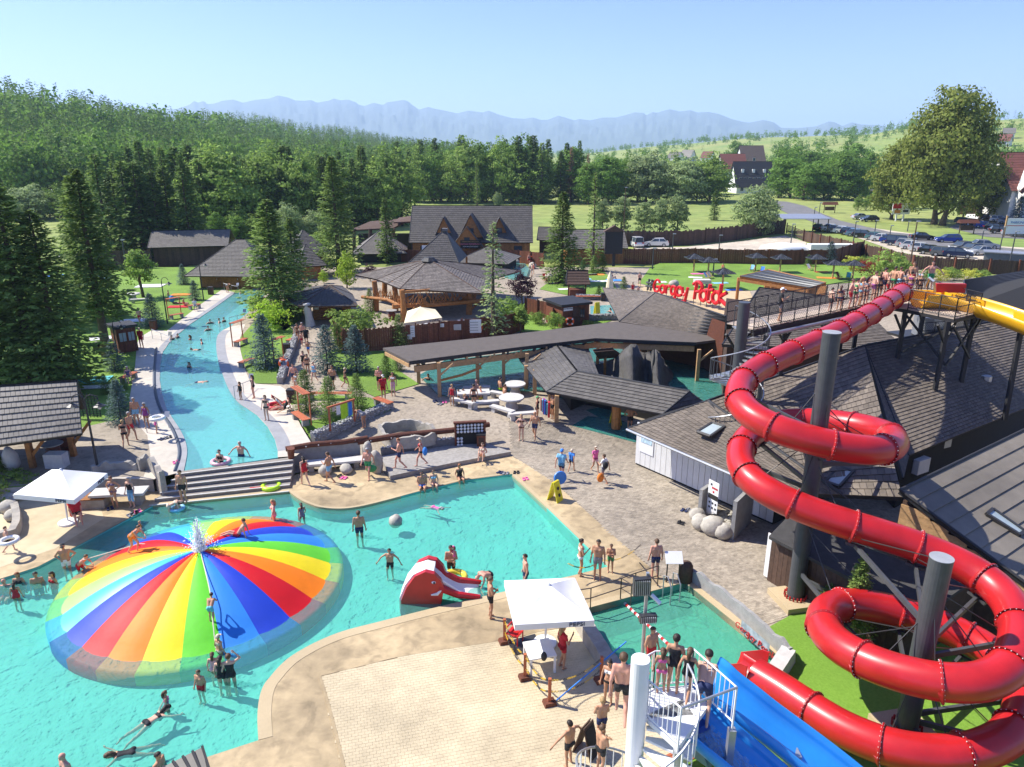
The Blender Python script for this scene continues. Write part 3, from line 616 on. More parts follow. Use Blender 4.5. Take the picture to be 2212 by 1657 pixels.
row(range(1680, 1900, 26), 405, 320, ['dec0', 'dec2'], 'far back in the thicket across the road', 'thicket across the road', wf=(1.1, 1.4))
row(range(1850, 1990, 24), 452, 405, ['dec1', 'dec2'], 'low under the huge maple', 'undergrowth trees by the huge maple', wf=(1.2, 1.6))
row(range(455, 870, 17), lambda x: 512 - (x - 455) * .06, lambda x: 336 + (x - 455) * .02, SP + ['spr2', 'dec1', 'dec1'], 'in the spruce wall behind the bath huts', 'spruce wall behind the bath huts')
row(range(470, 860, 24), 480, 326, SP + ['dec1', 'dec1'], 'second rank of the spruce wall', 'spruce wall behind the bath huts')
row(range(240, 450, 24), 560, 350, SP + ['spr1'], 'in the grove beside the campsite', 'grove beside the campsite', wf=(1.1, 1.4))
row(range(270, 460, 26), 500, 318, SP, 'far rank of the grove beside the campsite', 'grove beside the campsite')
row(range(480, 700, 30), 522, 455, ['dec1', 'will0', 'dec2'], 'low in front of the spruce wall', 'leafy fringe of the spruce wall', wf=(1.2, 1.5))
row(range(40, 470, 26), 400, 330, ['dec0', 'dec1', 'will0'], 'at the foot of the wooded hill', 'trees at the foot of the wooded hill', wf=(1.2, 1.6))
row(range(-20, 300, 30), 430, 370, ['will0', 'dec1', 'dec0'], 'along the campsite edge', 'trees along the campsite', wf=(1.2, 1.6))
row(range(-30, 290, 24), 474, 392, ['will0', 'dec1', 'spr2', 'spr0'], 'between campsite and west lawn', 'trees between campsite and west lawn', wf=(1.2, 1.6))
# far woods: one mass
def low_spruce(seed): return spruce_v(seed, 16, 3.4, nb=50, ns=4, low=.05, size=1.5)
def low_dec(seed): return decid_v(seed, 13, 4.6, .0, ncl=40, nl=6, leaf=1.3)
LOWN = [('s', spruce_v(11, 16, 3.4, nb=90, ns=5, low=.05, size=1.0)), ('s', spruce_v(12, 16, 2.8, nb=90, ns=5, low=.05, size=1.0)), ('d', decid_v(13, 13, 4.6, .0, ncl=70, nl=7, leaf=.9)), ('d', decid_v(14, 13, 4.2, .0, ncl=70, nl=7, leaf=.9))]
LOW = [('s', low_spruce(1)), ('s', low_spruce(2)), ('s', low_spruce(3)), ('d', low_dec(4)), ('d', low_dec(5)), ('d', low_dec(6))]
def mass(name, pts, mat_s, mat_d):
 A = {'s': [], 'd': []}
 for (x, y, h, kind) in pts:
  c, v = rng.choice([q for q in (LOWN if math.hypot(x, y) < 430 else LOW) if q[0] == kind]); a = rng.random() * 6.28; ca, sa = math.cos(a), math.sin(a); k = h / (16 if c == 's' else 13)
  w_ = v.copy(); w_[:, 0], w_[:, 1] = (v[:, 0] * ca - v[:, 1] * sa) * k + x, (v[:, 0] * sa + v[:, 1] * ca) * k + y; w_[:, 2] = v[:, 2] * k + terr(x, y) - .3; A[c].append(w_)
 for c, m, nm in (('s', mat_s, 'spruce_forest'), ('d', mat_d, 'leafy_forest')):
  if A[c]: tag(link(name + '_' + nm, quads_mesh(nm, np.concatenate(A[c]), m)), kind='stuff')
pts = []
gr = random.Random(3)
def clearing(x, y):
 p = ray_px(x, y, terr(x, y)); return 640 < p[0] < 810 and 268 < p[1] < 306
while len(pts) < 2700:
 a = gr.uniform(az_of(-60), az_of(1010)); r = 245 + 1250 * gr.random() ** 1.25; x, y = r * math.sin(a), r * math.cos(a); R0 = np.interp(a, _az, _R)
 if r > R0 * 1.12 or (a > az_of(420) and r < 300) or clearing(x, y): continue
 up = (r - 210) / (R0 - 210); pts.append((x, y, gr.uniform(16, 26) if up > .4 else gr.uniform(12, 22), 's' if gr.random() < .38 + .6 * up + (.2 if a > az_of(500) else 0) else 'd'))
mass('hill', pts, m_spr, m_dec)
pts = []
while len(pts) < 1250:
 a = gr.uniform(az_of(1000), az_of(2750)); r = 330 + 1500 * gr.random(); x, y = r * math.sin(a), r * math.cos(a); n = mnoise.noise(V(x / 120, y / 70, 2)); R0 = np.interp(a, _az, _R)
 if n < .12 - (.35 if r > R0 * .93 else 0) and not (r < 520 and a < az_of(1900)): continue
 if r > R0 * 1.05: continue
 pts.append((x, y, gr.uniform(7, 13), 's' if gr.random() < .35 else 'd'))
mass('valley', pts, m_spr, m_dec)
# == buildings
m_tile = M('dark_metal_tile', (.10, .09, .078), .6, .12, 3, .1, 30, isl=.14, rand=.14, spec=.35)
m_tile2 = M('grey_brown_shingle', (.145, .12, .095), .8, .15, 3, .2, 30, isl=.2, rand=.2, big=.12)
m_tile3 = M('grey_metal_tile', (.175, .158, .135), .6, .1, 2, .1, 30, isl=.1, rand=.1, spec=.35)
m_felt = M('brown_roofing_felt', (.105, .088, .075), .9, .12, 2, .2, 60)
m_black = M('black_roof_edge', (.025, .025, .027), .6, .1)
m_wood = M('orange_timber', (.36, .155, .045), .65, .3, 5, .2, 25, rand=.2)
m_wood2 = M('dark_red_plank', (.14, .045, .022), .7, .25, 6, .2, 25, rand=.25)
m_wood3 = M('dark_brown_plank', (.085, .05, .033), .8, .25, 6, .2, 25, rand=.25)
m_wood4 = M('pale_timber', (.46, .28, .13), .65, .2, 6, .15, 25, rand=.1)
m_wpanel = M('white_cladding_panel', (.66, .66, .64), .5, .05, 3, rand=.04)
m_dark = M('dark_interior', (.03, .028, .025), .9, .1)  # near-black: shade inside open shelters put into the colour, also dark boards
m_glass = M('window_glass', (.05, .07, .09), .08, .1, spec=.8)
m_sky = M('skylight_glass', (.34, .40, .40), .12, .12, 1.5, spec=.8)
m_frame = M('dark_metal_frame', (.05, .048, .046), .4, .1, metal=.3)
m_steel = M('galvanised_steel', (.42, .43, .44), .4, .1, metal=.6)
m_char = M('charcoal_steel', (.075, .08, .085), .45, .1, 4, metal=.2)
m_white = M('white_paint', (.78, .78, .76), .45, .03)
m_redp = M('red_paint', (.50, .02, .02), .4, .05)
m_rock = M('sculpted_rock', (.30, .28, .24), .9, .25, 2, .6, 8)
m_stone = M('boulder_stone', (.40, .37, .31), .85, .2, 3, .4, 14)
def lerp(a, b, t): return Vector(a).lerp(Vector(b), t)
def shingles(parent, a, b, c, d, mat, course=.38, wid=.34, nobj=0, lift=.04, local=False, name='shingle'):
 """rows of shingles on the face a-b (eave, left to right) d-c (ridge)"""
 a, b, c, d = map(Vector, (a, b, c, d)); nn = (b - a).cross(d - a)
 if nn.length < 1e-6: nn = (b - a).cross(c - a)
 nn.normalize(); nn = -nn if nn.z < 0 else nn
 h = max((d - a).length if (d - c).length > .01 else ((c + d) / 2 - (a + b) / 2).length, .3); n = max(2, round(h / course)); mb = MB(); ind = []
 for i in range(n):
  t0, t1 = i / n, min(1, (i + 1.12) / n); L0, R0, L1, R1 = lerp(a, d, t0), lerp(b, c, t0), lerp(a, d, t1), lerp(b, c, t1); W = (R0 - L0).length
  if W < .05: continue
  k = max(1, round(W / wid)) if wid else 1; off = (.5 if i % 2 else 0)
  cuts = sorted({0., 1.} | {min(1, max(0, (j + off) / k)) for j in range(k + 1)})
  for s0, s1 in zip(cuts, cuts[1:]):
   if s1 - s0 < 1e-4: continue
   g = .008 / W if wid else 0; j0 = rng.uniform(-.006, .006) if wid else 0
   q = [lerp(L0, R0, s0 + g), lerp(L0, R0, s1 - g), lerp(L1, R1, s1 - g), lerp(L1, R1, s0 + g)]
   lo = [q[0] + nn * .004, q[1] + nn * .004, q[2] + nn * .002, q[3] + nn * .002]; hi = [q[0] + nn * (lift + j0), q[1] + nn * (lift + j0), q[2] + nn * .014, q[3] + nn * .014]
   ind.append((sum(q, Vector()) / 4, lo, hi))
 if nobj:
  ind.sort(key=lambda e: (e[0] - V(0, 0, H)).length)
  for cen, lo, hi in ind[:nobj]:
   m1 = MB().hexa([p - cen for p in lo], [p - cen for p in hi]).mesh(name, mat); o = link(name, m1, parent, local=local)
   o.location = cen
  ind = ind[nobj:]
 for cen, lo, hi in ind: mb.hexa(lo, hi)
 if mb.f: tag(mb.build(name + '_rows', mat, parent, local=local), kind='stuff')
def courses(parent, a, b, c, d, mat, course=.4, lift=.05, local=False):
 a, b, c, d = map(Vector, (a, b, c, d)); nn = (b - a).cross(d - a)
 if nn.length < 1e-6: nn = (b - a).cross(c - a)
 nn.normalize(); nn = -nn if nn.z < 0 else nn; h = ((c + d) / 2 - (a + b) / 2).length; n = max(2, round(h / course))
 for i in range(n):
  t0, t1 = i / n, min(1, (i + 1.1) / n); L0, R0, L1, R1 = lerp(a, d, t0), lerp(b, c, t0), lerp(a, d, t1), lerp(b, c, t1)
  if (R0 - L0).length < .05: continue
  MB().hexa([L0 + nn * .004, R0 + nn * .004, R1 + nn * .002, L1 + nn * .002], [L0 + nn * lift, R0 + nn * lift, R1 + nn * .012, L1 + nn * .012]).build('tile_course', mat, parent, local=local)
def roof(parent, faces, mat, style='s', th=.14, course=.38, wid=.34, nobj=0, local=False, edge=m_black, ridge=True, lift=.055):
 """a roof part: slab under every face, tiles on top, ridge caps"""
 mb = MB()
 for f in faces:
  a, b, c, d = [Vector(p) for p in f]; nn = (b - a).cross(c - a) + (c - a).cross(d - a); nn.normalize(); nn = -nn if nn.z < 0 else nn; tri = (c - d).length < .01
  nu, nv_ = (1, 1) if tri or abs((d - a).dot((b - a).cross(c - a).normalized())) < .05 else (8, 8); g = []
  for i in range(nv_ + 1):
   for j in range(nu + 1): g.append(lerp(lerp(a, d, i / nv_), lerp(b, c, i / nv_), j / nu))
  if tri: mb.prismv([a, b, c], [a - nn * th, b - nn * th, c - nn * th])
  else:
   k = nu + 1
   for i in range(nv_):
    for j in range(nu):
     q = [g[i * k + j], g[i * k + j + 1], g[(i + 1) * k + j + 1], g[(i + 1) * k + j]]; mb.quad(*q); mb.quad(*[p - nn * th for p in q[::-1]])
   rim = [a, b, c, d]
   for i in range(4): mb.quad(rim[i], rim[i] - nn * th, rim[(i + 1) % 4] - nn * th, rim[(i + 1) % 4])
 r = mb.build('roof', edge, parent, local=local)
 for f in faces:
  if style == 's': shingles(r, *f, mat, course, wid, nobj, lift, True)
  elif style == 'c': courses(r, *f, mat, course, lift, True)
  if ridge:
   cp = MB(); cp.tube([Vector(f[3]) + V(0, 0, .03), Vector(f[2]) + V(0, 0, .03)], .07, 6) if (Vector(f[3]) - Vector(f[2])).length > .05 else None
   cp.tube([Vector(f[0]) + V(0, 0, .03), Vector(f[3]) + V(0, 0, .03)], .06, 6); cp.build('ridge_cap', edge, r, local=True)
 return r
def planks(parent, p0, p1, z0, z1, mat, wid=.2, th=.03, jag=0., name='plank', local=False, gap=.012, shared=True):
 p0, p1 = Vector(p0), Vector(p1); d = p1 - p0; L = math.hypot(d.x, d.y); n = max(1, round(L / wid)); a = math.atan2(d.y, d.x); w_ = L / n; me = None
 if shared: me = MB().box((0, 0, (z1 - z0) / 2), (w_ - gap, th, z1 - z0)).mesh(name, mat)
 for i in range(n):
  q = p0 + d * ((i + .5) / n); o = link(name, me, parent, local=local); o.location = (q.x, q.y, q.z + z0); o.rotation_euler = (0, 0, a)
  if jag: o.scale = (1, 1, 1 + rng.uniform(-jag, jag))
def window(parent, c, w_, h_, n, frame=m_frame, glass=m_glass, local=True):
 """window in a wall; c centre, n outward xy normal"""
 c = Vector(c); n = Vector((n[0], n[1], 0)).normalized(); x = Vector((-n.y, n.x, 0)); f = MB(); t = .06; up = V(0, 0, 1)
 for s in (-1, 1):
  f.beam(c + x * s * w_ / 2 - up * h_ / 2 + n * .02, c + x * s * w_ / 2 + up * h_ / 2 + n * .02, t, .07, n); f.beam(c - x * w_ / 2 + up * s * h_ / 2 + n * .02, c + x * w_ / 2 + up * s * h_ / 2 + n * .02, t * .98, .066, n)
 f.beam(c - up * h_ / 2 + n * .02, c + up * h_ / 2 + n * .02, .03, .05, n); o = f.build('window', frame, parent, local=local)
 MB().hexa([c - x * w_ / 2 - up * h_ / 2, c + x * w_ / 2 - up * h_ / 2, c + x * w_ / 2 - up * h_ / 2 + n * .015, c - x * w_ / 2 - up * h_ / 2 + n * .015], [c - x * w_ / 2 + up * h_ / 2, c + x * w_ / 2 + up * h_ / 2, c + x * w_ / 2 + up * h_ / 2 + n * .015, c - x * w_ / 2 + up * h_ / 2 + n * .015]).build('pane', glass, o, local=True)
def house(name, label, cat, p0, p1, dep, wh, rh, oh=.5, kind='gable', wall=m_wood, tile=m_tile, style='s', course=.4, wid=.36, plankw=.25, group=None, hip=.9, nobj=0, front=True):
 p0, p1 = Vector(p0), Vector(p1); d = p1 - p0; W = math.hypot(d.x, d.y); o = thing(name, label, cat, p0, math.atan2(d.y, d.x), group)
 MB().box((W / 2, dep / 2, wh / 2 - .15), (W - .06, dep - .06, wh + .3)).build('wall', wall, o, local=True)
 if front:
  planks(o, (0, -.02, 0), (W, -.02, 0), 0, wh, wall, plankw, .04, local=True); planks(o, (W + .02, 0, 0), (W + .02, dep, 0), 0, wh, wall, plankw, .04, local=True)
 if kind == 'flat':
  MB().box((W / 2, dep / 2, wh + .1), (W + 2 * oh, dep + 2 * oh, .22)).build('roof', tile, o, local=True); return o, W
 s = rh / (dep / 2); ez = wh - oh * s; x0, x1, y0, y1 = -oh, W + oh, -oh, dep + oh; ym = dep / 2; hz = wh + rh
 if kind == 'gable':
  fs = [((x0, y0, ez), (x1, y0, ez), (x1, ym, hz), (x0, ym, hz)), ((x1, y1, ez), (x0, y1, ez), (x0, ym, hz), (x1, ym, hz))]
  MB().prismv([V(0, 0, wh), V(0, dep, wh), V(0, ym, hz - .1)], [V(.1, 0, wh), V(.1, dep, wh), V(.1, ym, hz - .1)]).build('gable', wall, o, local=True); MB().prismv([V(W, 0, wh), V(W, dep, wh), V(W, ym, hz - .1)], [V(W - .1, 0, wh), V(W - .1, dep, wh), V(W - .1, ym, hz - .1)]).build('gable', wall, o, local=True)
 else:
  k = min(W / 2 + oh - .05, (dep / 2 + oh) * hip); A, B = (x0 + k, ym, hz), (x1 - k, ym, hz)
  fs = [((x0, y0, ez), (x1, y0, ez), B, A), ((x1, y1, ez), (x0, y1, ez), A, B), ((x0, y1, ez), (x0, y0, ez), A, A), ((x1, y0, ez), (x1, y1, ez), B, B)]
 roof(o, fs, tile, style, .12, course, wid, nobj, True); return o, W
def fence(name, label, pts, h, mat, wid=.3, jag=.03, post=2.5, group=None, postm=None, rail=True, pw=.12):
 o = thing(name, label, 'fence', pts[0], 0, group)
 for a, b in zip(pts, pts[1:]):
  planks(o, a, b, -.1, h, mat, wid, .035, jag); d = b - a; L = d.length; nrm = V(d.y, -d.x, 0).normalized(); n = max(1, round(L / post))
  if rail:
   for z in (.35, h - .35): MB().beam(a - nrm * .05 + V(0, 0, z), b - nrm * .05 + V(0, 0, z), .06, .09).build('rail', postm or mat, o)
  for i in range(n + 1):
   q = a + d * (i / n) + nrm * .07; MB().box((q.x, q.y, q.z + h / 2), (pw, pw, h + .35)).build('post', postm or mat, o)
 return o
def post(o, p, h, w_=.18, mat=m_wood, name='post'): p = Vector(p); return MB().box((p.x, p.y, p.z + h / 2), (w_, w_, h)).build(name, mat, o)
def letters(txt, size, mat, parent, loc, rz, name='lettering', rx=math.pi / 2, ext=.01, sx=1., align='CENTER', shear=0.):
 cu = bpy.data.curves.new(name, 'FONT'); cu.body = txt; cu.size = size; cu.extrude = ext; cu.align_x = align; cu.align_y = 'CENTER'; cu.shear = shear; cu.resolution_u = 2
 t = bpy.data.objects.new('t', cu); C.objects.link(t); bpy.context.view_layer.update(); me = bpy.data.meshes.new_from_object(t.evaluated_get(bpy.context.evaluated_depsgraph_get())); bpy.data.objects.remove(t); bpy.data.curves.remove(cu)
 me.name = name; me.materials.clear(); me.materials.append(mat); o = link(name, me, parent); o.location = loc; o.rotation_euler = (rx, 0, rz); o.scale = (sx, 1, 1); return o
# spa house with dormers
p0, p1 = gnd(893, 563), gnd(1144, 563); spa, W = house('spa_house', 'long timber spa house with steep dark tiled roof and dormers', 'house', p0, p1, 10, 3.3, 4.7, .5, 'gable', m_wood, m_tile, 's', .42, .42, .4, nobj=0)
def dormer(o, x, w_, z0, rise, yf, yb, win=True, wm=m_wood):
 """gabled dormer on the front roof slope in house coordinates"""
 a = MB().prismv([V(x - w_ / 2, yf, z0), V(x + w_ / 2, yf, z0), V(x, yf, z0 + rise)], [V(x - w_ / 2, yb, z0), V(x + w_ / 2, yb, z0), V(x, yb, z0 + rise)]); d = a.build('dormer', wm, o, local=True); k = .25
 for s in (-1, 1): courses(d, V(x + s * (w_ / 2 + k), yf - .4, z0 - k * 1.4), V(x + s * (w_ / 2 + k), yb, z0 - k * 1.4), V(x, yb, z0 + rise + .08), V(x, yf - .4, z0 + rise + .08), m_tile, .45, .05, True)
 if win: window(d, (x, yf - .02, z0 + rise * .3), .8, .7, (0, -1))
for fx, w_, z0, rise, yf in ((.265, 2.6, 3.75, 2.7, .9), (.74, 2.6, 3.75, 2.7, .9), (.50, 3.6, 3.6, 3.4, -.2)): dormer(spa, W * fx, w_, z0, rise, yf, 5)
dormer(spa, W * .47, 4.4, 2.6, 2.7, -1.8, 1.5)
bd = MB().box((W * .5, -1.9, 2.75), (3.1, .08, 1.25)).build('sign_board', m_dark, spa, local=True)
for tx, s, z, m_ in (('STREFA SPA & WELLNESS', .24, 3.15, m_wood4), ('GRZYSNO PRZYJEMNOŚĆ', .27, 2.78, M('pink_letters', (.85, .25, .35), .5)), ('SAUNY·BOROWINY·MASAŻE', .18, 2.42, m_white)):
 l = letters(tx, s, m_, bd, (W * .5, -1.95, z), 0); l.matrix_parent_inverse = Matrix(); l.parent = bd
for x in (.1, .9): window(spa, (W * x, -.05, 1.7), 1.2, 1.1, (0, -1))
# huts west and centre
h1, W = house('bath_hut', 'hip-roofed plank hut with double doors at the head of the lazy pool', 'hut', gnd(434, 621), gnd(572, 622), 8, 2.55, 2.9, 1.3, 'hip', m_wood, m_tile, 's', .3, .5, .22)
for x in (1.6, 4.2):
 d_ = MB().box((x, -.06, 1.1), (1.5, .06, 2.1)).build('door', m_wood, h1, local=True); MB().box((x + .6, -.12, 1.1), (.05, .06, .2)).build('handle', m_steel, d_, local=True)
MB().box((.6, -.07, 1.75), (.5, .03, .35)).build('notice', m_white, h1, local=True)
house('long_shed', 'long low dark shed with grey roof behind the bath hut', 'shed', gnd(336, 574), gnd(490, 571), 7, 3.0, 1.7, .6, 'gable', m_wood3, m_tile3, 's', .3, .5, .4)
house('timber_cabin', 'small timber cabin with dark hip roof among trees by the pavilion', 'cabin', gnd(655, 604), gnd(694, 601), 5, 2.3, 1.9, .7, 'hip', m_wood, m_tile, 's', .32, .5, .3)
house('timber_cabin', 'timber cabin half hidden behind the tall dark spruce', 'cabin', gnd(640, 575), gnd(706, 572), 7, 2.2, 2.6, .8, 'hip', m_wood2, m_tile, 's', .32, .5, .3)
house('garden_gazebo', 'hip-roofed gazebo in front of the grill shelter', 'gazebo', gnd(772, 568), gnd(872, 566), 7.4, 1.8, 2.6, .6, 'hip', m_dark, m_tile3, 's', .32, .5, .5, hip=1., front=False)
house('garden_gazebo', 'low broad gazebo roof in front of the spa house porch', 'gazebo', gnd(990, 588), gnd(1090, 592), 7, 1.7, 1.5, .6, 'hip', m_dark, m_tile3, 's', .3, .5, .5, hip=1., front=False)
house('timber_shed', 'small tiled shed behind the bushy spruce', 'shed', gnd(1165, 545), gnd(1215, 546), 4, 2.4, 1.6, .4, 'gable', m_wood3, m_tile, 's', .35, .5, .4)
house('log_cabin', 'log cabin with grey tiled roof behind the thin spruce', 'cabin', gnd(1225, 572), gnd(1345, 570), 5, 2.9, 2.0, .6, 'gable', m_wood, m_tile3, 's', .35, .5, .4)
# spire and grill shelter
sp = thing('roof_spire', 'steep dark pyramid roof with little cap behind the octagonal pavilion', 'roof', gnd(945, 620)); b = gnd(946, 620); e = [V(b.x + sx_ * 3.1 + .3 * sy_, b.y + sy_ * 3.1 + 2, 3.9) for sx_, sy_ in ((-1, -1), (1, -1), (1, 1), (-1, 1))]; ap = V(b.x + .9, b.y + 2, 7.6)
roof(sp, [(e[i], e[(i + 1) % 4], ap, ap) for i in range(4)], m_tile, 's', .1, .28, .3); MB().box((ap.x, ap.y, ap.z), (.7, .7, .35)).build('cap', m_tile3, sp)
for q in e: post(sp, V(q.x * .98 + b.x * .02, q.y, .75), 3.1, .25)
gs = thing('grill_shelter', 'open dark log shelter with sloping plank roof beside the spa house', 'shelter', gnd(820, 552))
for (a, b, c, d) in (((755, 497), (850, 492), (893, 470), (800, 478)), ((850, 480), (895, 478), (898, 465), (862, 470))):
 y_ = gnd(820, 552).y; MB().slab([aty(*a, y_), aty(*b, y_), aty(*c, y_ + 4), aty(*d, y_ + 4)], .2).build('roof', m_wood3, gs)
for x, yb in ((765, 552), (800, 553), (850, 553), (893, 550)): g_ = gnd(x, yb); MB().tube([g_, aty(x, 494, g_.y)], .28, 8).build('post', m_wood3, gs)
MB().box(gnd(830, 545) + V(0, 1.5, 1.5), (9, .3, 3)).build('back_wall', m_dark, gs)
# polygonal pavilion with branch railing
pv_ = thing('octagonal_pavilion', 'large polygonal pavilion with brown shingle roof and branch railing', 'pavilion', V(-8.5, 77, UP))
eave = [at(a, b, 3.7) for a, b in ((768, 594), (815, 604), (838, 613), (864, 624), (1043, 634), (1052, 606))] + [V(1, 84, 3.7), V(-6, 87, 3.7), V(-15, 86.5, 3.7)]; ap = aty(927, 561, 77.5)
roof(pv_, [(eave[i], eave[(i + 1) % 9], ap, ap) for i in range(9)], M('brown_wood_shingle', (.15, .13, .115), .85, .2, 2, .2, 30, isl=.2, big=.1), 's', .16, .32, .32, edge=m_wood3); MB().lathe([(.9, -.1), (.5, .25), (0.05, .35)], ap, 8).build('cap', m_black, pv_)
pp = [on(871, 695), on(1013, 679), on(854, 672), on(812, 672), on(1022, 655), V(-15, 84, UP), V(-4, 85, UP)]
for q in pp: MB().tube([q, q + V(.1, 0, 1.5), q + V(0, .05, 3.2)], [.34, .3, .27], 9).build('post', m_wood, pv_)
A0, A1 = pp[0] + V(0, -.1, 1.55), pp[1] + V(0, -.1, 1.45); MB().tube([A0 + V(-1, .1, 0), lerp(A0, A1, .5) + V(0, 0, -.1), A1 + V(1.5, 0, 0)], .22, 8).build('railing_log', m_wood, pv_)
MB().tube([A0 + V(0, 0, 1.45), A1 + V(0, 0, 1.45)], .14, 8).build('upper_log', m_wood, pv_); B0, B1 = pp[0] + V(0, 0, 1.5), pp[3] + V(0, 0, 1.4); MB().tube([B0, lerp(B0, B1, .5) + V(0, 0, .25), B1 + V(-1.5, .6, 0)], .18, 8).build('railing_log', m_wood, pv_)
for s0, s1, n in ((A0, A1, 60), (B0, B1, 34)):
 for i in range(n):
  t = (i + rng.random()) / n; u = min(1, max(0, t + rng.uniform(-.16, .16))); lo, hi = lerp(s0, s1, t) + V(0, rng.uniform(-.1, .1), .05), lerp(s0, s1, u) + V(0, rng.uniform(-.1, .1), rng.uniform(.8, 1.4))
  MB().tube([lo, lerp(lo, hi, .5) + V(rng.uniform(-.15, .15), 0, 0), hi], [rng.uniform(.035, .07), .04, .025], 5).build('branch', m_wood, pv_)
for q in (pp[0], pp[1], pp[2]): MB().tube([q + V(0, 0, .2), q + V(1.1, .4, 1.3), q + V(1.9, .6, 1.6)], .09, 6).build('brace', m_wood, pv_)
# small polygonal hut
ht = thing('polygonal_hut', 'small hut with polygonal shingle roof, stone pillar and stove pipes', 'hut', on(700, 700)); hb = on(690, 690).y
ev = [at(a, b, 2.75) for a, b in ((616, 640), (630, 655), (645, 662), (773, 661), (762, 637))] + [aty(740, 618, hb + 7.5), aty(660, 616, hb + 7)]; ev[5].z = ev[6].z = 2.75; ap = aty(713, 617, hb + 1.6)
roof(ht, [(ev[i], ev[(i + 1) % 7], ap, ap) for i in range(7)], m_tile, 's', .12, .28, .3, edge=m_wood3)
a, b = on(678, 692), on(760, 688)
for k in range(9): MB().tube([a + V(0, 0, .13 + k * .23), b + V(0, 0, .13 + k * .23)], .125, 8).build('log', m_wood, ht)
MB().tube([on(671, 704), on(671, 704) + V(-.1, 0, 1), on(671, 704) + V(-.2, 0, 2.2)], [.5, .35, .36], 9).build('stone_pillar', m_lconc, ht); MB().box(lerp(a, b, .1) + V(0, -.16, 1.3), (.5, .04, .35)).build('notice', m_white, ht)
for q in ((678, 633), (703, 622)):
 t_ = aty(*q, hb + 2); MB().tube([t_ - V(0, 0, .9), t_ + V(0, 0, .3)], .2, 10).build('stove_pipe', m_black, ht)
# pergola over the bath pool
PZ = 3.45; pg = thing('pergola', 'long flat-roofed timber pergola over the bath pool', 'pergola', on(950, 857))
top = [at(a, b, PZ) for a, b in ((884, 781), (1106, 752), (1286, 731), (1503, 740), (1560, 733), (1566, 715), (1338, 694), (1106, 723), (827, 752))]; MB().prism(top, -.16, .02).build('roof', [m_felt], pg, fix=True)
MB().prism([(p.x, p.y - .03, p.z) for p in top[:4]] + [(p.x, p.y + .12, p.z) for p in top[3::-1]], -.24, -.02).build('fascia', m_black, pg, fix=True)
f0, f1, f2 = top[0] + V(.3, .25, -.6), top[2] + V(0, .35, -.6), top[3] + V(0, .3, -.55)
for a, b, w_ in ((f0, f1, .16), (lerp(top[8], top[0], .3) + V(.4, .2, -.6), lerp(top[6], top[2], .3) + V(0, 0, -.6), .16), (f1, f2, .3)): MB().beam(a, b, .2, .42).build('beam', m_wood4, pg)
for i in range(15):
 a = lerp(top[0], top[2], i / 14); b = lerp(top[8], top[6], i / 14); MB().beam(a + V(0, .05, -.3), lerp(a, b, .9) + V(0, 0, -.3), .14, .24).build('rafter', m_black if i % 2 else m_wood4, pg)
for a, b in ((950, 857), (1032, 838), (1088, 829), (1138, 834), (1505, 824), (905, 828), (1290, 800), (1400, 790)):
 q = on(a, b); MB().box((q.x, q.y, q.z + 1.1), (.24, .24, 2.7)).build('post', m_wood4, pg); MB().beam(q + V(0, 0, 1.5), q + V(1., 0, 2.4), .12).build('brace', m_wood4, pg)
q0, q1 = on(955, 857) + V(0, -.15, 1.25), on(1040, 842) + V(0, -.15, 1.7); MB().tube([q0, lerp(q0, q1, .5) - V(0, 0, .1), q1], .09, 7).build('log', m_wood, pg)
# hip roof behind the pergola
hr = thing('bath_hall', 'broad pyramid-like shingle roof rising behind the pergola', 'building', at(1440, 740, .7)); a, b, c, d = at(1338, 695, 3.5), at(1560, 733, 3.3), at(1568, 684, 5.6), aty(1416, 633, 67); e_ = aty(1300, 660, 74); e_.z = 3.5
roof(hr, [(a, b, c, d), (e_, a, d, d)], m_tile2, 's', .16, .34, .42); MB().hexa([V(q.x, q.y, .4) for q in (lerp(a, d, .12), lerp(b, c, .12), lerp(b, c, .9), lerp(a, d, .9))], [q - V(0, 0, .25) for q in (lerp(a, d, .12), lerp(b, c, .12), lerp(b, c, .9), lerp(a, d, .9))]).build('wall', m_wood2, hr)
# folded roofs over the grotto bath
mr = thing('grotto_bath_roof', 'folded dark tiled roofs over the grotto bath by the picnic tables', 'building', on(1202, 912)); L_, Rg = 2.4, 3.25
A_, B_, C_, D_ = at(1121, 776, L_), at(1181, 847, L_), at(1247, 803, Rg), at(1198, 741, Rg); E_, F_, G_, I_ = at(1432, 896, L_), at(1490, 846, Rg), at(1271, 755, 2.5), at(1292, 810, 2.5); J_ = at(1530, 874, L_)
roof(mr, [(A_, B_, C_, D_), (B_, E_, F_, C_), (I_, G_, D_, C_), (E_, J_, F_, F_)], M('dark_olive_tile', (.115, .105, .092), .7, .12, 3, .15, 30, isl=.16, rand=.16), 's', .14, .34, .40, nobj=75, lift=.07)
for a, b in ((1202, 912), (1188, 892), (1155, 852), (1136, 842)): q = on(a, b); MB().box((q.x, q.y, q.z + .85), (.26, .26, 1.9)).build('post', m_wood4, mr)
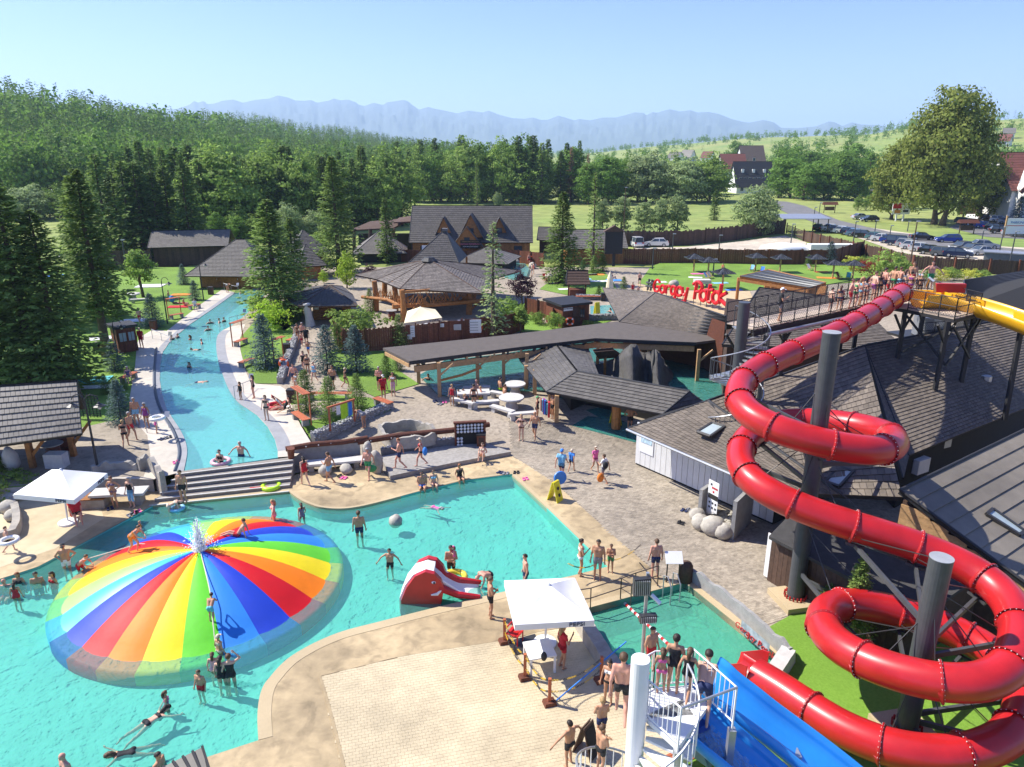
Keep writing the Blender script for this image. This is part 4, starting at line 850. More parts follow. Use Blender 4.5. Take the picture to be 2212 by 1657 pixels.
q = on(1330, 925); MB().tube([q, q + V(0, 0, 1.5)], .3, 9).build('log_pillar', m_wood, mr); MB().hexa(*[[V(p.x, p.y, z_) for p in (lerp(A_, D_, .8), lerp(B_, C_, .8), lerp(I_, C_, .3), lerp(G_, D_, .3))] for z_ in (.3, 2.2)]).build('grotto_wall', m_dark, mr); k0, k1 = lerp(B_, C_, .97) + V(0, 1.2, 0), lerp(E_, F_, .97) + V(0, 1.2, 0); MB().hexa([V(k0.x, k0.y, .2), V(k1.x, k1.y, .2), V(k1.x, k1.y + .3, .2), V(k0.x, k0.y + .3, .2)], [V(k0.x, k0.y, 2.2), V(k1.x, k1.y, 2.2), V(k1.x, k1.y + .3, 2.2), V(k0.x, k0.y + .3, 2.2)]).build('back_wall', m_dark, mr)  # back_wall is a near-black slab standing in for shade under the open roof
# grey rock tent
rt = MB(); prof = [((1284, 790), 1.3), ((1325, 775), 1.9), ((1364, 743), 3.9), ((1392, 762), 2.7), ((1420, 755), 3.9), ((1436, 785), 2.0), ((1452, 800), 1.0)]; top_ = [at(a[0], a[1], z) for a, z in prof]; n = 9; vs = [];
for i, t_ in enumerate(cat_rom(top_, 4)):
 for j in range(n):
  k = j / (n - 1); zz = t_.z * (1 - k) ** 1.9 + .4 * k; vs.append((t_.x + .25 * mnoise.noise(V(i * .6, j * .6, 1)), t_.y - 3.4 * k + .35 * mnoise.noise(V(i * .5, j * .5, 5)), zz))
m_ = len(vs) // n; fs = [(i * n + j, (i + 1) * n + j, (i + 1) * n + j + 1, i * n + j + 1) for i in range(m_ - 1) for j in range(n - 1)];
nv = len(vs); vs += [(x, y + 1.2, .3) for (x, y, z) in vs[::n]]; fs += [(i * n, nv + i, nv + i + 1, (i + 1) * n) for i in range(m_ - 1)]
o = MB().add(vs, fs).build('rock_grotto', M('grey_brick_rock', (.085, .08, .075), .9, .25, 3, .7, 8), smooth=True, fix=True); tag(o, 'tent-shaped grey rock grotto under the pergola edge', 'grotto')
ft = thing('floating_roof', 'small striped plank roof beside the rock grotto', 'roof', at(1370, 770, .6)); a, b, c, d = at(1366, 778, 2.3), at(1432, 766, 2.3), at(1405, 752, 3), at(1350, 758, 3)
a, b, c, d = at(1292, 772, 2.2), at(1346, 768, 2.2), at(1324, 753, 2.9), at(1282, 757, 2.9); roof(ft, [(a, b, c, d)], m_wood4, 'c', .2, .5, lift=.05, edge=m_wood3); post(ft, V(lerp(a, c, .5).x, lerp(a, c, .5).y, .5), 1.9)
# first-aid hut
fa, W = house('first_aid_hut', 'small red-brown first-aid hut with flat dark roof and lifebuoy', 'hut', on(1214, 710), on(1271, 703), 3.2, 2.15, 0, .25, 'flat', m_wood2, m_black, plankw=.2)
MB().box((1.55, -.05, 1.0), (.9, .06, 1.95)).build('door', m_wood3, fa, local=True); window(fa, (2.2, -.06, 1.3), .5, .8, (0, -1)); nb = MB().box((.6, -.07, 1.85), (1.0, .03, .3)).build('sign', m_white, fa, local=True)
for t_, x, z in (('PUNKT MEDYCZNY', .5, 1.9), ('+', 1.0, 1.86)): l = letters(t_, .1 if len(t_) > 1 else .3, m_black, nb, (x, -.1, z), 0); l.matrix_parent_inverse = Matrix()
# west tiled shed
ws = thing('tiled_shed', 'open shed with long grey tile roof and orange brace beside barrels', 'shed', at(70, 1010, UP)); a, b, c, d = at(-160, 985, 2.9), at(177, 937, 2.9), at(165, 823, 5.1), at(-160, 846, 5.1); e_, f_ = c + (c - b) * .9, d + (d - a) * .9; e_.z = f_.z = 2.9
roof(ws, [(a, b, c, d), (e_, f_, d, c)], m_tile3, 's', .16, .42, .22, nobj=150, lift=.07)
for x, y in ((72, 1010), (160, 985)): q = at(x, y, UP); post(ws, q, 2.1, .26); MB().beam(q + V(0, 0, .6), q + V(1.1, .3, 2.0), .16).build('brace', m_wood, ws)
MB().box(at(-60, 960, UP) + V(0, 1.2, 1.1), (11, .2, 2.4)).build('back_wall', m_wood3, ws)
# shingled halls on the east side
wb = thing('white_panel_hall', 'hall with white panel walls, open skylight and brown shingle roof', 'building', at(1372, 1003)); q0, q1 = at(1372, 1003), at(1668, 1134); d = (q1 - q0).normalized(); nr = V(d.y, -d.x, 0); L = (q1 - q0).length
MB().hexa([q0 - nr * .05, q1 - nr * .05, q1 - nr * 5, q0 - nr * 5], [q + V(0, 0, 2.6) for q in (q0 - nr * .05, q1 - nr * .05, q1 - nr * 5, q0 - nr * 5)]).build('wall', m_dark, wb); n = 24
pm = MB().box((0, 0, 1.35), (L / n - .025, .05, 2.45)).mesh('wall_panel', m_wpanel)
for i in range(n): o = link('wall_panel', pm, wb); o.location = q0 + d * (L * (i + .5) / n); o.rotation_euler = (0, 0, math.atan2(d.y, d.x))
ea, eb = at(1357, 926, 2.75), at(1676, 1064, 2.75); ra, rb = at(1452, 893, 4.0), aty(1868, 747, 41.5); rm = at(1950, 1075, 4.2); lft = at(1530, 866, 4.6)
roof(wb, [(ea, eb, lerp(eb, rm, .55), lft), (eb, rm, rb, lft)], m_tile2, 's', .16, .26, .27, nobj=150)
MB().tube([ea + V(-.1, -.12, 0), eb + V(0, -.12, 0)], .07, 6).build('gutter', m_steel, wb); MB().tube([q0 + nr * .1 + V(.5, 0, 0) + V(0, 0, .1), q0 + nr * .1 + V(.5, 0, 2.6)], .05, 6).build('downpipe', m_black, wb)
pst = MB().box(tuple(q0 + d * .8 + nr * .05 + V(0, 0, 1.6)), (1., .03, 1.3), math.atan2(d.y, d.x)).build('poster', m_white, wb)
MB().box(tuple(q0 + d * .8 + nr * .075 + V(0, 0, 1.8)), (.8, .02, .5), math.atan2(d.y, d.x)).build('picture', M('poster_print', (.45, .6, .7), .6, .5, 6), pst)
def skylight(o, quad, open_=0., glass=m_sky):
 q = [Vector(p) for p in quad]; nn = (q[1] - q[0]).cross(q[3] - q[0]).normalized(); nn = -nn if nn.z < 0 else nn; f = MB()
 q = [p + nn * .12 for p in q]; ctr = sum(q, Vector()) / 4
 if open_: q[0] += nn * open_; q[1] += nn * open_
 for i in range(4): f.beam(q[i], q[(i + 1) % 4], .12, .12, nn)
 s = f.build('skylight', m_frame, o); MB().slab([lerp(p, sum(q, Vector()) / 4, .03) + nn * .02 for p in q], .04).build('pane', glass, s)
def onplane(p, q, r_, a, b):
 d_ = ray(a, b); o_ = V(0, 0, H); nn = (Vector(q) - p).cross(Vector(r_) - p); return o_ + d_ * ((Vector(p) - o_).dot(nn) / d_.dot(nn))
def skyl(o, pl, quad, **k): skylight(o, [onplane(*pl, a, b) for a, b in quad], **k)
pl1 = (ea, eb, lft); pl2 = (eb, rm, rb)
skyl(wb, pl1, [(1512, 945), (1540, 955), (1567, 925), (1540, 917)], open_=.3)
for q in ([(1659, 838), (1672, 845), (1690, 818), (1668, 812)], [(1680, 850), (1702, 857), (1724, 826), (1700, 820)], [(1790, 878), (1796, 880), (1818, 852), (1795, 846)], [(1800, 884), (1824, 892), (1849, 858), (1822, 852)], [(1785, 1046), (1815, 1057), (1845, 1024), (1814, 1014)], [(1690, 990), (1716, 1000), (1732, 982), (1712, 974)]): skyl(wb, pl2, q)
rw = thing('east_hall', 'large dark shingle roof with skylights under the slide platform', 'building', at(2100, 1050)); a, b, c, d = at(1962, 985, 3.0), at(2330, 835, 3.0), aty(2300, 665, 46), rb
hipb = at(1950, 1035, 2.9); roof(rw, [(a, b, c, d), (hipb, a, d, d)], m_tile2, 's', .16, .3, .3, nobj=100); pl3 = (a, b, d)
for q in ([(2030, 850), (2083, 875), (2096, 870), (2045, 836)], [(2073, 832), (2122, 862), (2134, 857), (2088, 823)], [(2148, 812), (2195, 835), (2206, 830), (2160, 802)], [(1976, 858), (2026, 898), (2040, 894), (1990, 854)]): skyl(rw, pl3, q)
MB().hexa([V(p.x, p.y + .4, 0) for p in (a, b)] + [V(b.x, b.y + 6, 0), V(a.x, a.y + 6, 0)], [V(p.x, p.y + .4, 2.8) for p in (a, b)] + [V(b.x, b.y + 6, 2.8), V(a.x, a.y + 6, 2.8)]).build('wall', m_dark, rw)
for q in ((2140, 785), (2125, 820)): t_ = onplane(*pl3, q[0], q[1] + 20); MB().cyl(t_ - V(0, 0, .3), .3, 1.1, 8).build('vent_pipe', m_steel, rw)
for s in ((2115, 920), (2030, 960), (2180, 895)): t_ = at(s[0], s[1], 2.5); MB().box(t_ + V(0, -.1, 0), (1.6, .08, .45), R(26)).build('strip_window', m_sky, rw)
ac = MB(); q = at(1988, 1005, 2.0); rz = R(30); ac.box(q, (.95, .4, .75), rz); acu = thing('air_conditioner', 'white air-conditioning unit hanging below the dark hall eave', 'air conditioner', q - V(0, 0, .4)); ac.build('casing', m_white, acu)
f_ = MB()
for i in range(7): f_.box(q + V(math.sin(rz) * .21 - .1, -math.cos(rz) * .21, -.28 + i * .09), (.6, .02, .04), rz)
f_.build('grille', m_dark, acu); MB().box(q + V(0, .3, -.42), (.9, .7, .06), rz).build('bracket', m_frame, acu)
lw = thing('gabled_annex', 'annex with ribbed grey-brown roof and orange plank gable below the slide', 'building', at(2110, 1260)); a, b, c, d = at(2240, 1300, 2.4), at(2700, 1130, 2.4), at(2330, 872, 4.6), at(1944, 1060, 4.6)
a = at(2230, 1272, 2.6); roof(lw, [(a, a + (c - d), c, d)], M('weathered_roof_sheet', (.19, .165, .13), .75, .12, 1.5, .15, 20, rand=.1, big=.12), 'c', .16, .62, lift=.07); pl4 = (a, c, d); skyl(lw, pl4, [(2127, 1115), (2198, 1160), (2208, 1152), (2140, 1104)])
n_ = 8; g0, g1 = d + V(.15, 0, -.25), a + V(.1, 0, -.2)
for i in range(n_):
 z = 3.9 - i * .28; t0 = min(1, max(0, (g0.z - z) / (g0.z - g1.z))); t1 = min(1, t0 + .14); e_ = lerp(g0, g1, 1); s_ = V(g0.x, g0.y, z)
 k = lerp(g0, g1, 1); MB().beam(V(g0.x, g0.y, z), V(k.x, k.y, z) if z < g1.z else lerp(g0, g1, t0) * 1, .05, .27).build('plank', m_wood4, lw) if t0 > .02 else None
MB().hexa([V(g0.x + .1, g0.y + .1, 0), V(g1.x + .1, g1.y + .1, 0), V(g1.x + 5, g1.y + 3, 0), V(g0.x + 5, g0.y + 3, 0)], [g0 + V(.1, .1, -.2), g1 + V(.1, .1, -.2), V(g1.x + 5, g1.y + 3, 2.2), V(g0.x + 5, g0.y + 3, 4)]).build('wall', m_wood3, lw)
ds = thing('dark_shed', 'low plank shed with dark felt roof beneath the red tube slide', 'shed', at(1700, 1310)); a, b, c, d = at(1661, 1158, 2.2), at(1995, 1330, 2.2), at(2120, 1240, 2.5), at(1712, 1105, 2.5)
MB().slab([a, b, c, d], .14).build('roof', M('dark_felt_tile', (.05, .048, .046), .85, .2, 3, .2, 30), ds); k0, k1 = at(1674, 1283), at(1860, 1370); k0 = V(lerp(a, d, .1).x, lerp(a, d, .1).y, 0) + V(.1, .1, 0); k1 = V(b.x, b.y, 0) + V(-.2, .4, 0)
planks(ds, k0, k1, 0, 2.05, m_wood3, .22, .04); MB().hexa([k0 + V(.05, .1, 0), k1 + V(0, .1, 0), V(c.x, c.y, 0), V(d.x, d.y, 0)], [k0 + V(.05, .1, 2), k1 + V(0, .1, 2), V(c.x, c.y, 2.2), V(d.x, d.y, 2.2)]).build('wall', m_wood3, ds)
bx_ = MB().box(k0 + V(.1, -.12, 1.1), (.75, .04, 2.0), math.atan2((k1 - k0).y, (k1 - k0).x)).build('height_chart', m_white, ds)
# roofs behind the bridge
bw = thing('gabled_hall', 'shingled gable hall behind the spiral stair tower', 'building', V(16, 50, 0)); a, b, c, d = aty(1560, 745, 47), aty(1960, 760, 47), aty(1850, 650, 58), aty(1640, 622, 56); roof(bw, [(a, b, c, d)], m_tile2, 's', .16, .3, .3); e_ = aty(1575, 735, 48); MB().hexa([V(a.x + .5, a.y + .5, .2), V(b.x, b.y + .5, .2), V(b.x, 58, .2), V(a.x + 3, 58, .2)], [V(a.x + .5, a.y + .5, a.z - .2), V(b.x, b.y + .5, b.z - .2), V(b.x, 57, c.z - .8), V(a.x + 3, 57, d.z - 1)]).build('wall', m_wood3, bw)
br_ = thing('ribbed_roof_hall', 'far hall with black ribbed metal roof beside the yellow slide', 'building', V(48, 60, 0)); a, b, c, d = aty(2090, 655, 58), aty(2330, 720, 58), aty(2330, 570, 72), aty(2082, 606, 70); roof(br_, [(a, b, c, d)], m_black, 'c', .2, .6, lift=.09, edge=m_frame); MB().hexa([V(q.x, q.y, .2) for q in (a, b, c, d)], [q - V(0, 0, .25) for q in (a, b, c, d)]).build('wall', m_dark, br_)
cn = thing('timber_canopy', 'open orange timber canopy with dark ribbed roof by the bridge', 'canopy', on(1612, 644)); a, b, c, d = at(1598, 597, 3.9), at(1748, 622, 3.7), at(1784, 611, 4.4), at(1660, 583, 4.6); roof(cn, [(a, b, c, d)], m_char, 'c', .3, .55, lift=.08, edge=m_wood)
for q in (a, b, c, d, lerp(a, b, .5)): MB().tube([V(q.x, q.y + .3, UP), q + V(0, .3, -.2)], .18, 8).build('post', m_wood, cn)
MB().beam(a + V(0, .2, -.4), b + V(0, .2, -.4), .2, .3).build('beam', m_wood, cn); MB().beam(lerp(d, c, 0) + V(0, -.2, -2), c + V(0, -.2, -2), .15, 3.4).build('back_wall', m_wood, cn)
dr = thing('pool_kiosk', 'corner of a dark slatted kiosk roof at the pool edge', 'kiosk', at(430, 1700)); a, b, c = at(330, 1668, 2.0), at(437, 1614, 2.2), at(455, 1672, 2.0); MB().slab([a, b, c + V(.1, -.3, 0), at(380, 1720, 1.9)], .12).build('roof', m_frame, dr)
for i in range(6): MB().beam(lerp(a, b, i / 5) + V(0, 0, .03), lerp(at(380, 1720, 1.9), c, i / 5) + V(0, 0, .03), .06, .06).build('slat', m_black, dr)
post(dr, V(lerp(a, c, .6).x, lerp(a, c, .6).y, -.9), 2.9, .15, m_wood3)
# == fences
fence('plank_fence', 'curved brown plank fence with notices below the pavilion', [on(726, 742), on(748, 764), on(793, 760), on(950, 743), on(1092, 727), on(1130, 712)], 1.95, m_wood2, .2, .03, 2.2)
fence('red_fence', 'red-brown plank fence in front of the spa house', [gnd(868, 566), gnd(950, 570), gnd(1085, 566), gnd(1120, 568), gnd(1175, 575)], 1.9, m_wood2, .3, .02, 3)
fence('lawn_fence', 'long red-brown plank fence behind the sun shelters', [gnd(1333, 570), gnd(1500, 570), gnd(1659, 573), gnd(1797, 573), gnd(1862, 551)], 2.3, m_wood2, .34, .03, 4)
fence('meadow_fence', 'dark uneven log fence between the gravel yard and the meadow', [gnd(1348, 533), gnd(1486, 530), gnd(1590, 519), gnd(1659, 508), gnd(1694, 505)], 2.7, m_wood3, .4, .08, 5)
fence('parking_fence', 'tall dark red fence with leaning posts along the car park', [gnd(1736, 521), gnd(1790, 535), gnd(1841, 548), gnd(1900, 562), gnd(1971, 582), gnd(2060, 587), gnd(2135, 591), gnd(2260, 596)], 1.9, m_wood3, .32, .05, 3.2, postm=m_wood2, pw=.2)
gt = thing('yard_gate', 'dark slatted sliding gate between the two fences', 'gate', gnd(1700, 506)); a, b = gnd(1698, 506), gnd(1734, 521)
for k in range(7): MB().beam(a + V(0, 0, .4 + k * .24), b + V(0, 0, .4 + k * .24), .05, .13).build('slat', m_wood3, gt)
for q in (a, lerp(a, b, .5), b): post(gt, q, 2.3, .16, m_wood3)
fence('west_fence', 'dark plank fence behind the west lawn trees', [gnd(150, 585), gnd(330, 578)], 2.6, m_wood3, .45, .04, 5)
fence('garden_fence', 'red-brown plank fence beside the first-aid hut', [on(1135, 678), on(1190, 690), on(1196, 705)], 1.7, m_wood2, .2, .02, 2)
bb = thing('black_board', 'tall black screen board on a post behind the young spruce', 'screen', gnd(1325, 575)); q = gnd(1325, 575); a, b = aty(1306, 548, q.y), aty(1346, 500, q.y); MB().box(((a.x + b.x) / 2, q.y, (a.z + b.z) / 2), (b.x - a.x, .6, b.z - a.z)).build('screen', m_black, bb); MB().box((q.x, q.y, (q.z + a.z) / 2), (.4, .4, a.z - q.z)).build('post', m_black, bb); MB().prismv([V(a.x - .3, q.y - .5, b.z), V(b.x + .3, q.y - .5, b.z), V((a.x + b.x) / 2, q.y - .5, b.z + .9)], [V(a.x - .3, q.y + .5, b.z), V(b.x + .3, q.y + .5, b.z), V((a.x + b.x) / 2, q.y + .5, b.z + .9)]).build('roof', m_wood3, bb)
# == slides
m_red = M('red_fibreglass', (.46, .014, .016), .36, .16, .9, coat=.3, big=.08)
m_redf = M('dark_red_flange', (.36, .012, .014), .45, .1)
m_yell = M('yellow_fibreglass', (.80, .42, .015), .35, .05, 1, coat=.3)
m_bluef = M('blue_fibreglass', (.03, .30, .74), .3, .08, 1.5, coat=.35)
m_blue2 = M('deep_blue_fibreglass', (.012, .06, .32), .35, .06)
m_wood5 = M('bleached_boards', (.50, .40, .31), .8, .15, 3, rand=.12)
pathp = [(1949, 632, 9.2), (1884, 680, 9.0), (1834, 712, 8.85), (1734, 752, 8.55), (1679, 775, 8.35), (1618, 797, 8.15), (1590, 830, 7.95), (1583, 860, 7.8), (1605, 897, 7.6), (1659, 925, 7.4), (1734, 947, 7.2), (1819, 969, 7.0), (1884, 979, 6.9), (1930, 975, 6.75), (1953, 957, 6.65), (1925, 935, 6.55), (1871, 921, 6.4), (1809, 911, 6.25), (1734, 905, 6.1), (1670, 905, 6.0), (1620, 922, 5.9), (1592, 965, 5.75), (1588, 1001, 5.6), (1608, 1036, 5.45), (1659, 1066, 5.25), (1709, 1089, 5.05), (1771, 1114, 4.85), (1834, 1134, 4.7), (1909, 1156, 4.5), (1971, 1174, 4.35), (2059, 1206, 4.1), (2134, 1245, 3.9), (2190, 1290, 3.75), (2210, 1345, 3.6), (2208, 1405, 3.5), (2188, 1455, 3.4), (2140, 1486, 3.25), (2046, 1485, 3.05), (1953, 1461, 2.9), (1873, 1432, 2.75), (1809, 1405, 2.6), (1771, 1365, 2.45), (1764, 1330, 2.35), (1787, 1303, 2.25), (1830, 1299, 2.15), (1886, 1304, 2.05), (1953, 1322, 1.95), (2019, 1343, 1.85), (2086, 1372, 1.75), (2140, 1402, 1.65), (2185, 1437, 1.6), (2225, 1490, 1.52), (2228, 1555, 1.42), (2185, 1605, 1.33), (2113, 1631, 1.25), (2033, 1640, 1.15), (1953, 1625, 1.05), (1886, 1607, .98), (1819, 1581, .9), (1752, 1535, .82), (1686, 1482, .75), (1634, 1457, .7)]
ctl = [at(*p) for p in pathp]
for _ in range(2): ctl = [ctl[0]] + [(ctl[i - 1] + ctl[i] * 2 + ctl[i + 1]) / 4 for i in range(1, len(ctl) - 1)] + [ctl[-1]]
cl = cat_rom(ctl, 10); acc = [0]
for a, b in zip(cl, cl[1:]): acc.append(acc[-1] + (b - a).length)
TL = acc[-1]; NS = int(TL / .16)
def along(s):
 s = min(max(s, 0), TL); i = min(max(int(np.searchsorted(acc, s)) - 1, 0), len(cl) - 2); return cl[i].lerp(cl[i + 1], (s - acc[i]) / max(1e-6, acc[i + 1] - acc[i]))
TR = .53; ts = thing('tube_slide', 'long red spiral tube slide winding round two grey pillars', 'slide', ctl[-1])
nsec = int(TL / 2.05); sl_ = TL / nsec
bm_ = MB().cyl((0, 0, 0), .018, .05, 5).mesh('bolt', m_white)
FL = []
for i in range(nsec):
 s0 = i * sl_; pts = [along(s0 + sl_ * j / 14) for j in range(15)]; MB().tube(pts, TR, 22, caps=False).build('tube_section', m_red, ts, smooth=True)
 p = along(s0); d = (along(s0 + .1) - along(s0 - .1)).normalized(); FL.append((p, d))
 fl = MB().tube([p - d * .022, p - d * .022, p + d * .022, p + d * .022], [TR - .01, TR + .065, TR + .065, TR - .01], 28, caps=False).build('flange', m_redf, ts)
 x = d.cross(V(0, 0, 1)).normalized(); y = x.cross(d); b = MB()
 for k in range(24):
  a = 6.283 * k / 24; q = p + (x * math.cos(a) + y * math.sin(a)) * (TR + .04); b.beam(q - d * .035, q + d * .035, .022, .022)
 tag(b.build('bolt_ring', m_white, fl, local=True), kind='stuff')
# outlet trough
d = (along(TL) - along(TL - .3)).normalized(); d.z = -.02; sx_ = d.cross(V(0, 0, 1)).normalized(); mb = MB(); n = 12
for j in range(2):
 pass
vs = [];
for k in range(7):
 p = along(TL) + d * (k * .17)
 for r_ in (TR, TR + .05):
  for j in range(n + 1): a = math.pi + math.pi * j / n; vs.append(p + sx_ * math.cos(a) * r_ + V(0, 0, math.sin(a) * r_))
m2 = 2 * (n + 1); fs = []
for k in range(6):
 for j in range(n):
  o1, o2 = k * m2, (k + 1) * m2; fs += [(o1 + j, o1 + j + 1, o2 + j + 1, o2 + j), (o1 + n + 1 + j, o2 + n + 1 + j, o2 + n + 2 + j, o1 + n + 2 + j)]
 fs += [(o1, o2, o2 + n + 1, o1 + n + 1), (o1 + n, o1 + 2 * n + 1, o2 + 2 * n + 1, o2 + n)]
fs += [(j, j + 1, n + 2 + j, n + 1 + j) for j in range(n)] + [(6 * m2 + j, 6 * m2 + j + 1, 6 * m2 + n + 2 + j, 6 * m2 + n + 1 + j) for j in range(n)]
MB().add(vs, fs).build('outlet_trough', m_red, ts, smooth=True)
for s_ in (-1, 1): MB().prismv([along(TL) + sx_ * s_ * (TR + .02), along(TL) + d * 1. + sx_ * s_ * (TR + .02), along(TL) + d * .25 + sx_ * s_ * (TR + .02) + V(0, 0, .55), along(TL) + sx_ * s_ * (TR + .02) + V(0, 0, .6)], [along(TL) + sx_ * s_ * (TR + .06), along(TL) + d * 1. + sx_ * s_ * (TR + .06), along(TL) + d * .25 + sx_ * s_ * (TR + .06) + V(0, 0, .55), along(TL) + sx_ * s_ * (TR + .06) + V(0, 0, .6)]).build('side_wing', m_red, ts)
MB().box(along(TL) + d * .5 + V(0, 0, -.75), (1.6, .5, .6), math.atan2(d.y, d.x)).build('outlet_base', m_conc, ts)
def pillar(px_, top, r_, label, zb=0.):
 b = at(*px_, zb); t = aty(*top, b.y).z; o = thing('support_pillar', label, 'pillar', b); MB().cyl(b, r_, t - b.z, 24).build('shaft', m_char, o, smooth=False); MB().cyl(b + V(0, 0, t - b.z), r_ + .005, .02, 24).build('cap', M('pillar_cap', (.30, .31, .32), .5), o)
 MB().box((b.x, b.y, b.z + .1), (1.5, 1.5, .3), .2).build('footing', m_tan2, o); bb_ = MB()
 for k in range(18): a = 6.283 * k / 18; bb_.box((b.x + math.cos(a) * (r_ + .1), b.y + math.sin(a) * (r_ + .1), b.z + .32), (.05, .05, .18), a)
 bb_.build('anchor_bolts', m_redf, o); return o, b, t
P_1, b1, t1 = pillar((1716, 1300), (1790, 718), .31, 'tall grey steel pillar inside the upper red spiral'); P_2, b2, t2 = pillar((1955, 1586), (2012, 1205), .31, 'shorter grey steel pillar inside the lower red spiral')
for Pp, bb_, tt in ((P_1, b1, t1), (P_2, b2, t2)):
 for p, d in FL:
  v = V(p.x - bb_.x, p.y - bb_.y, 0)
  if v.length < 4.6 and p.z < tt - .3 and p.z > .9:
   u = v.normalized(); e_ = p - u * .25 - V(0, 0, TR + .08); s0 = V(bb_.x, bb_.y, p.z - TR - .25) + u * .3
   MB().beam(s0, e_, .1, .16).build('arm', m_char, Pp); MB().beam(e_ - d * .3, e_ + d * .3, .12, .1).build('saddle', m_char, Pp)
   zc = min(tt - .15, p.z + 1.3); MB().tube([V(bb_.x, bb_.y, zc) + u * .3, p - u * .3 - V(0, 0, .3)], .018, 5).build('stay_cable', m_frame, Pp)
# bridge and platform
BZ = 8.5; br = thing('slide_bridge', 'black steel footbridge with mesh railings leading to the slide platform', 'bridge', V(12, 36, 0))
N0, N1 = at(1628, 712, BZ), at(1888, 656, BZ); dd = (N1 - N0).normalized(); pn = V(-dd.y, dd.x, 0); L = (N1 - N0).length; n = int(L / .25); me = MB().box((0, 0, 0), (.235, 1.7, .05)).mesh('deck_board', m_wood5)
for i in range(n): o = link('deck_board', me, br); o.location = N0 + dd * (i + .5) * .25 + pn * .85; o.rotation_euler = (0, 0, math.atan2(dd.y, dd.x))
for s in (0, 1.7): MB().beam(N0 + pn * s - V(0, 0, .2), N1 + pn * s - V(0, 0, .2), .1, .28).build('girder', m_black, br)
PF = [at(a, b, BZ) for a, b in ((1888, 656), (1961, 667), (2062, 688), (2114, 676))]; PF += [PF[3] + V(-.6, 4.2, 0), PF[2] + V(-2.6, 5.2, 0), N1 + pn * 1.7]
y0, y1 = min(p.y for p in PF), max(p.y for p in PF); MB().prism(PF, -.25, -.06).build('platform_frame', m_black, br, fix=True); MB().prism([lerp(p, sum(PF, Vector()) / 7, .01) for p in PF], -.055, 0).build('platform_deck', m_wood5, br, fix=True)
def railing(parent, pts, h=1.1, post=1.1, mat=m_black, mesh_=True, bars=0, r_=.025, name='railing'):
 for a, b in zip(pts, pts[1:]):
  d = b - a; n = max(1, round(d.length / post)); mb = MB()
  for z in ((.08, h * .55, h) if not bars else (.1, h)): mb.tube([a + V(0, 0, z), b + V(0, 0, z)], r_, 5)
  for i in range(n + 1): q = a + d * (i / n); mb.tube([q - V(0, 0, .1), q + V(0, 0, h)], r_ * 1.2, 5)
  if bars:
   k = max(1, round(d.length / bars))
   for i in range(k): q = a + d * ((i + .5) / k); mb.tube([q + V(0, 0, .1), q + V(0, 0, h)], r_ * .55, 4)
  R_ = mb.build(name, mat, parent)
  if mesh_:
   w_ = MB(); Ld = d.length; u = d.normalized(); s = .16; k = int((Ld + h) / s)
   for i in range(k):
    for sg in (1, -1):
     x0 = i * s if sg > 0 else i * s; z0 = 0.; x1 = x0 - h; z1 = h
     if x1 < 0: z1 = x0; x1 = 0
     if x0 > Ld: z0 = x0 - Ld; x0 = Ld
     if sg < 0: x0, x1 = Ld - x0, Ld - x1
     if z1 - z0 > .05: w_.beam(a + u * x0 + V(0, 0, z0), a + u * x1 + V(0, 0, z1), .008, .008)
   if w_.f: w_.build('wire_mesh', mat, R_, local=True)
railing(br, [N0, N1]); railing(br, [N0 + pn * 1.7, N1 + pn * 1.7, PF[5], PF[4]]); railing(br, [PF[1], PF[2], PF[3], PF[4]])
for p, z in [(N0 + pn * .8, 4.2), (lerp(N0, N1, .35) + pn * .8, 4.5), (lerp(N0, N1, .7) + pn * .8, 4.6), (PF[1] + V(0, .2, 0), 4.3), (PF[2] + V(-.2, .2, 0), 3.8), (PF[3] + V(-.2, 0, 0), 3.6), (PF[4], 4.5), (PF[5], 5), (PF[6], 4.8)]:
 MB().beam(V(p.x, p.y, z - 1.4), p - V(0, 0, .2), .2, .2).build('column', m_black, br); MB().beam(p - V(0, 0, 1.4), p - V(0, 0, .25) + dd * 1.1, .1, .1).build('brace', m_black, br); MB().beam(p - V(0, 0, 1.4), p - V(0, 0, .25) - dd * 1.1, .1, .1).build('brace', m_black, br)
for a, b in ((PF[2], PF[3]), (PF[1], PF[2])): MB().beam(a - V(0, 0, 2.6), b - V(0, 0, .4), .1, .1).build('brace', m_black, br); MB().beam(a - V(0, 0, .4), b - V(0, 0, 2.6), .1, .1).build('brace', m_black, br)
pp_ = thing('water_pipe', 'grey insulated water pipe along the bridge and down a post', 'pipe', at(1660, 900, 4)); a, b = N0 + dd * .6 - pn * .35 - V(0, 0, .3), lerp(N0, N1, .95) - pn * .35 - V(0, 0, .35); MB().tube([a, b], .11, 10).build('pipe', m_steel, pp_); MB().tube([a, a - V(0, 0, .3), a - V(0, 0, 4.5)], .14, 8).build('down_pipe', m_char, pp_)
tk = thing('water_tank', 'grey cylindrical water tank on the service deck below the platform', 'tank', at(2010, 740, 6)); q = at(2005, 722, 6.0); MB().cyl(q, .95, 1.2, 20).build('drum', m_steel, tk); MB().box(q + V(.4, .3, -.1), (4.6, 2.6, .15), .3).build('service_deck', m_frame, tk); railing(tk, [q + V(-1.6, -1.7, 0), q + V(2.9, -.4, 0)])
for s in (V(-1.4, -1.2, 0), V(2.5, 0, 0), V(.5, 1.3, 0)): MB().beam(q + s - V(0, 0, 2.6), q + s - V(0, 0, .1), .14).build('column', m_black, tk)
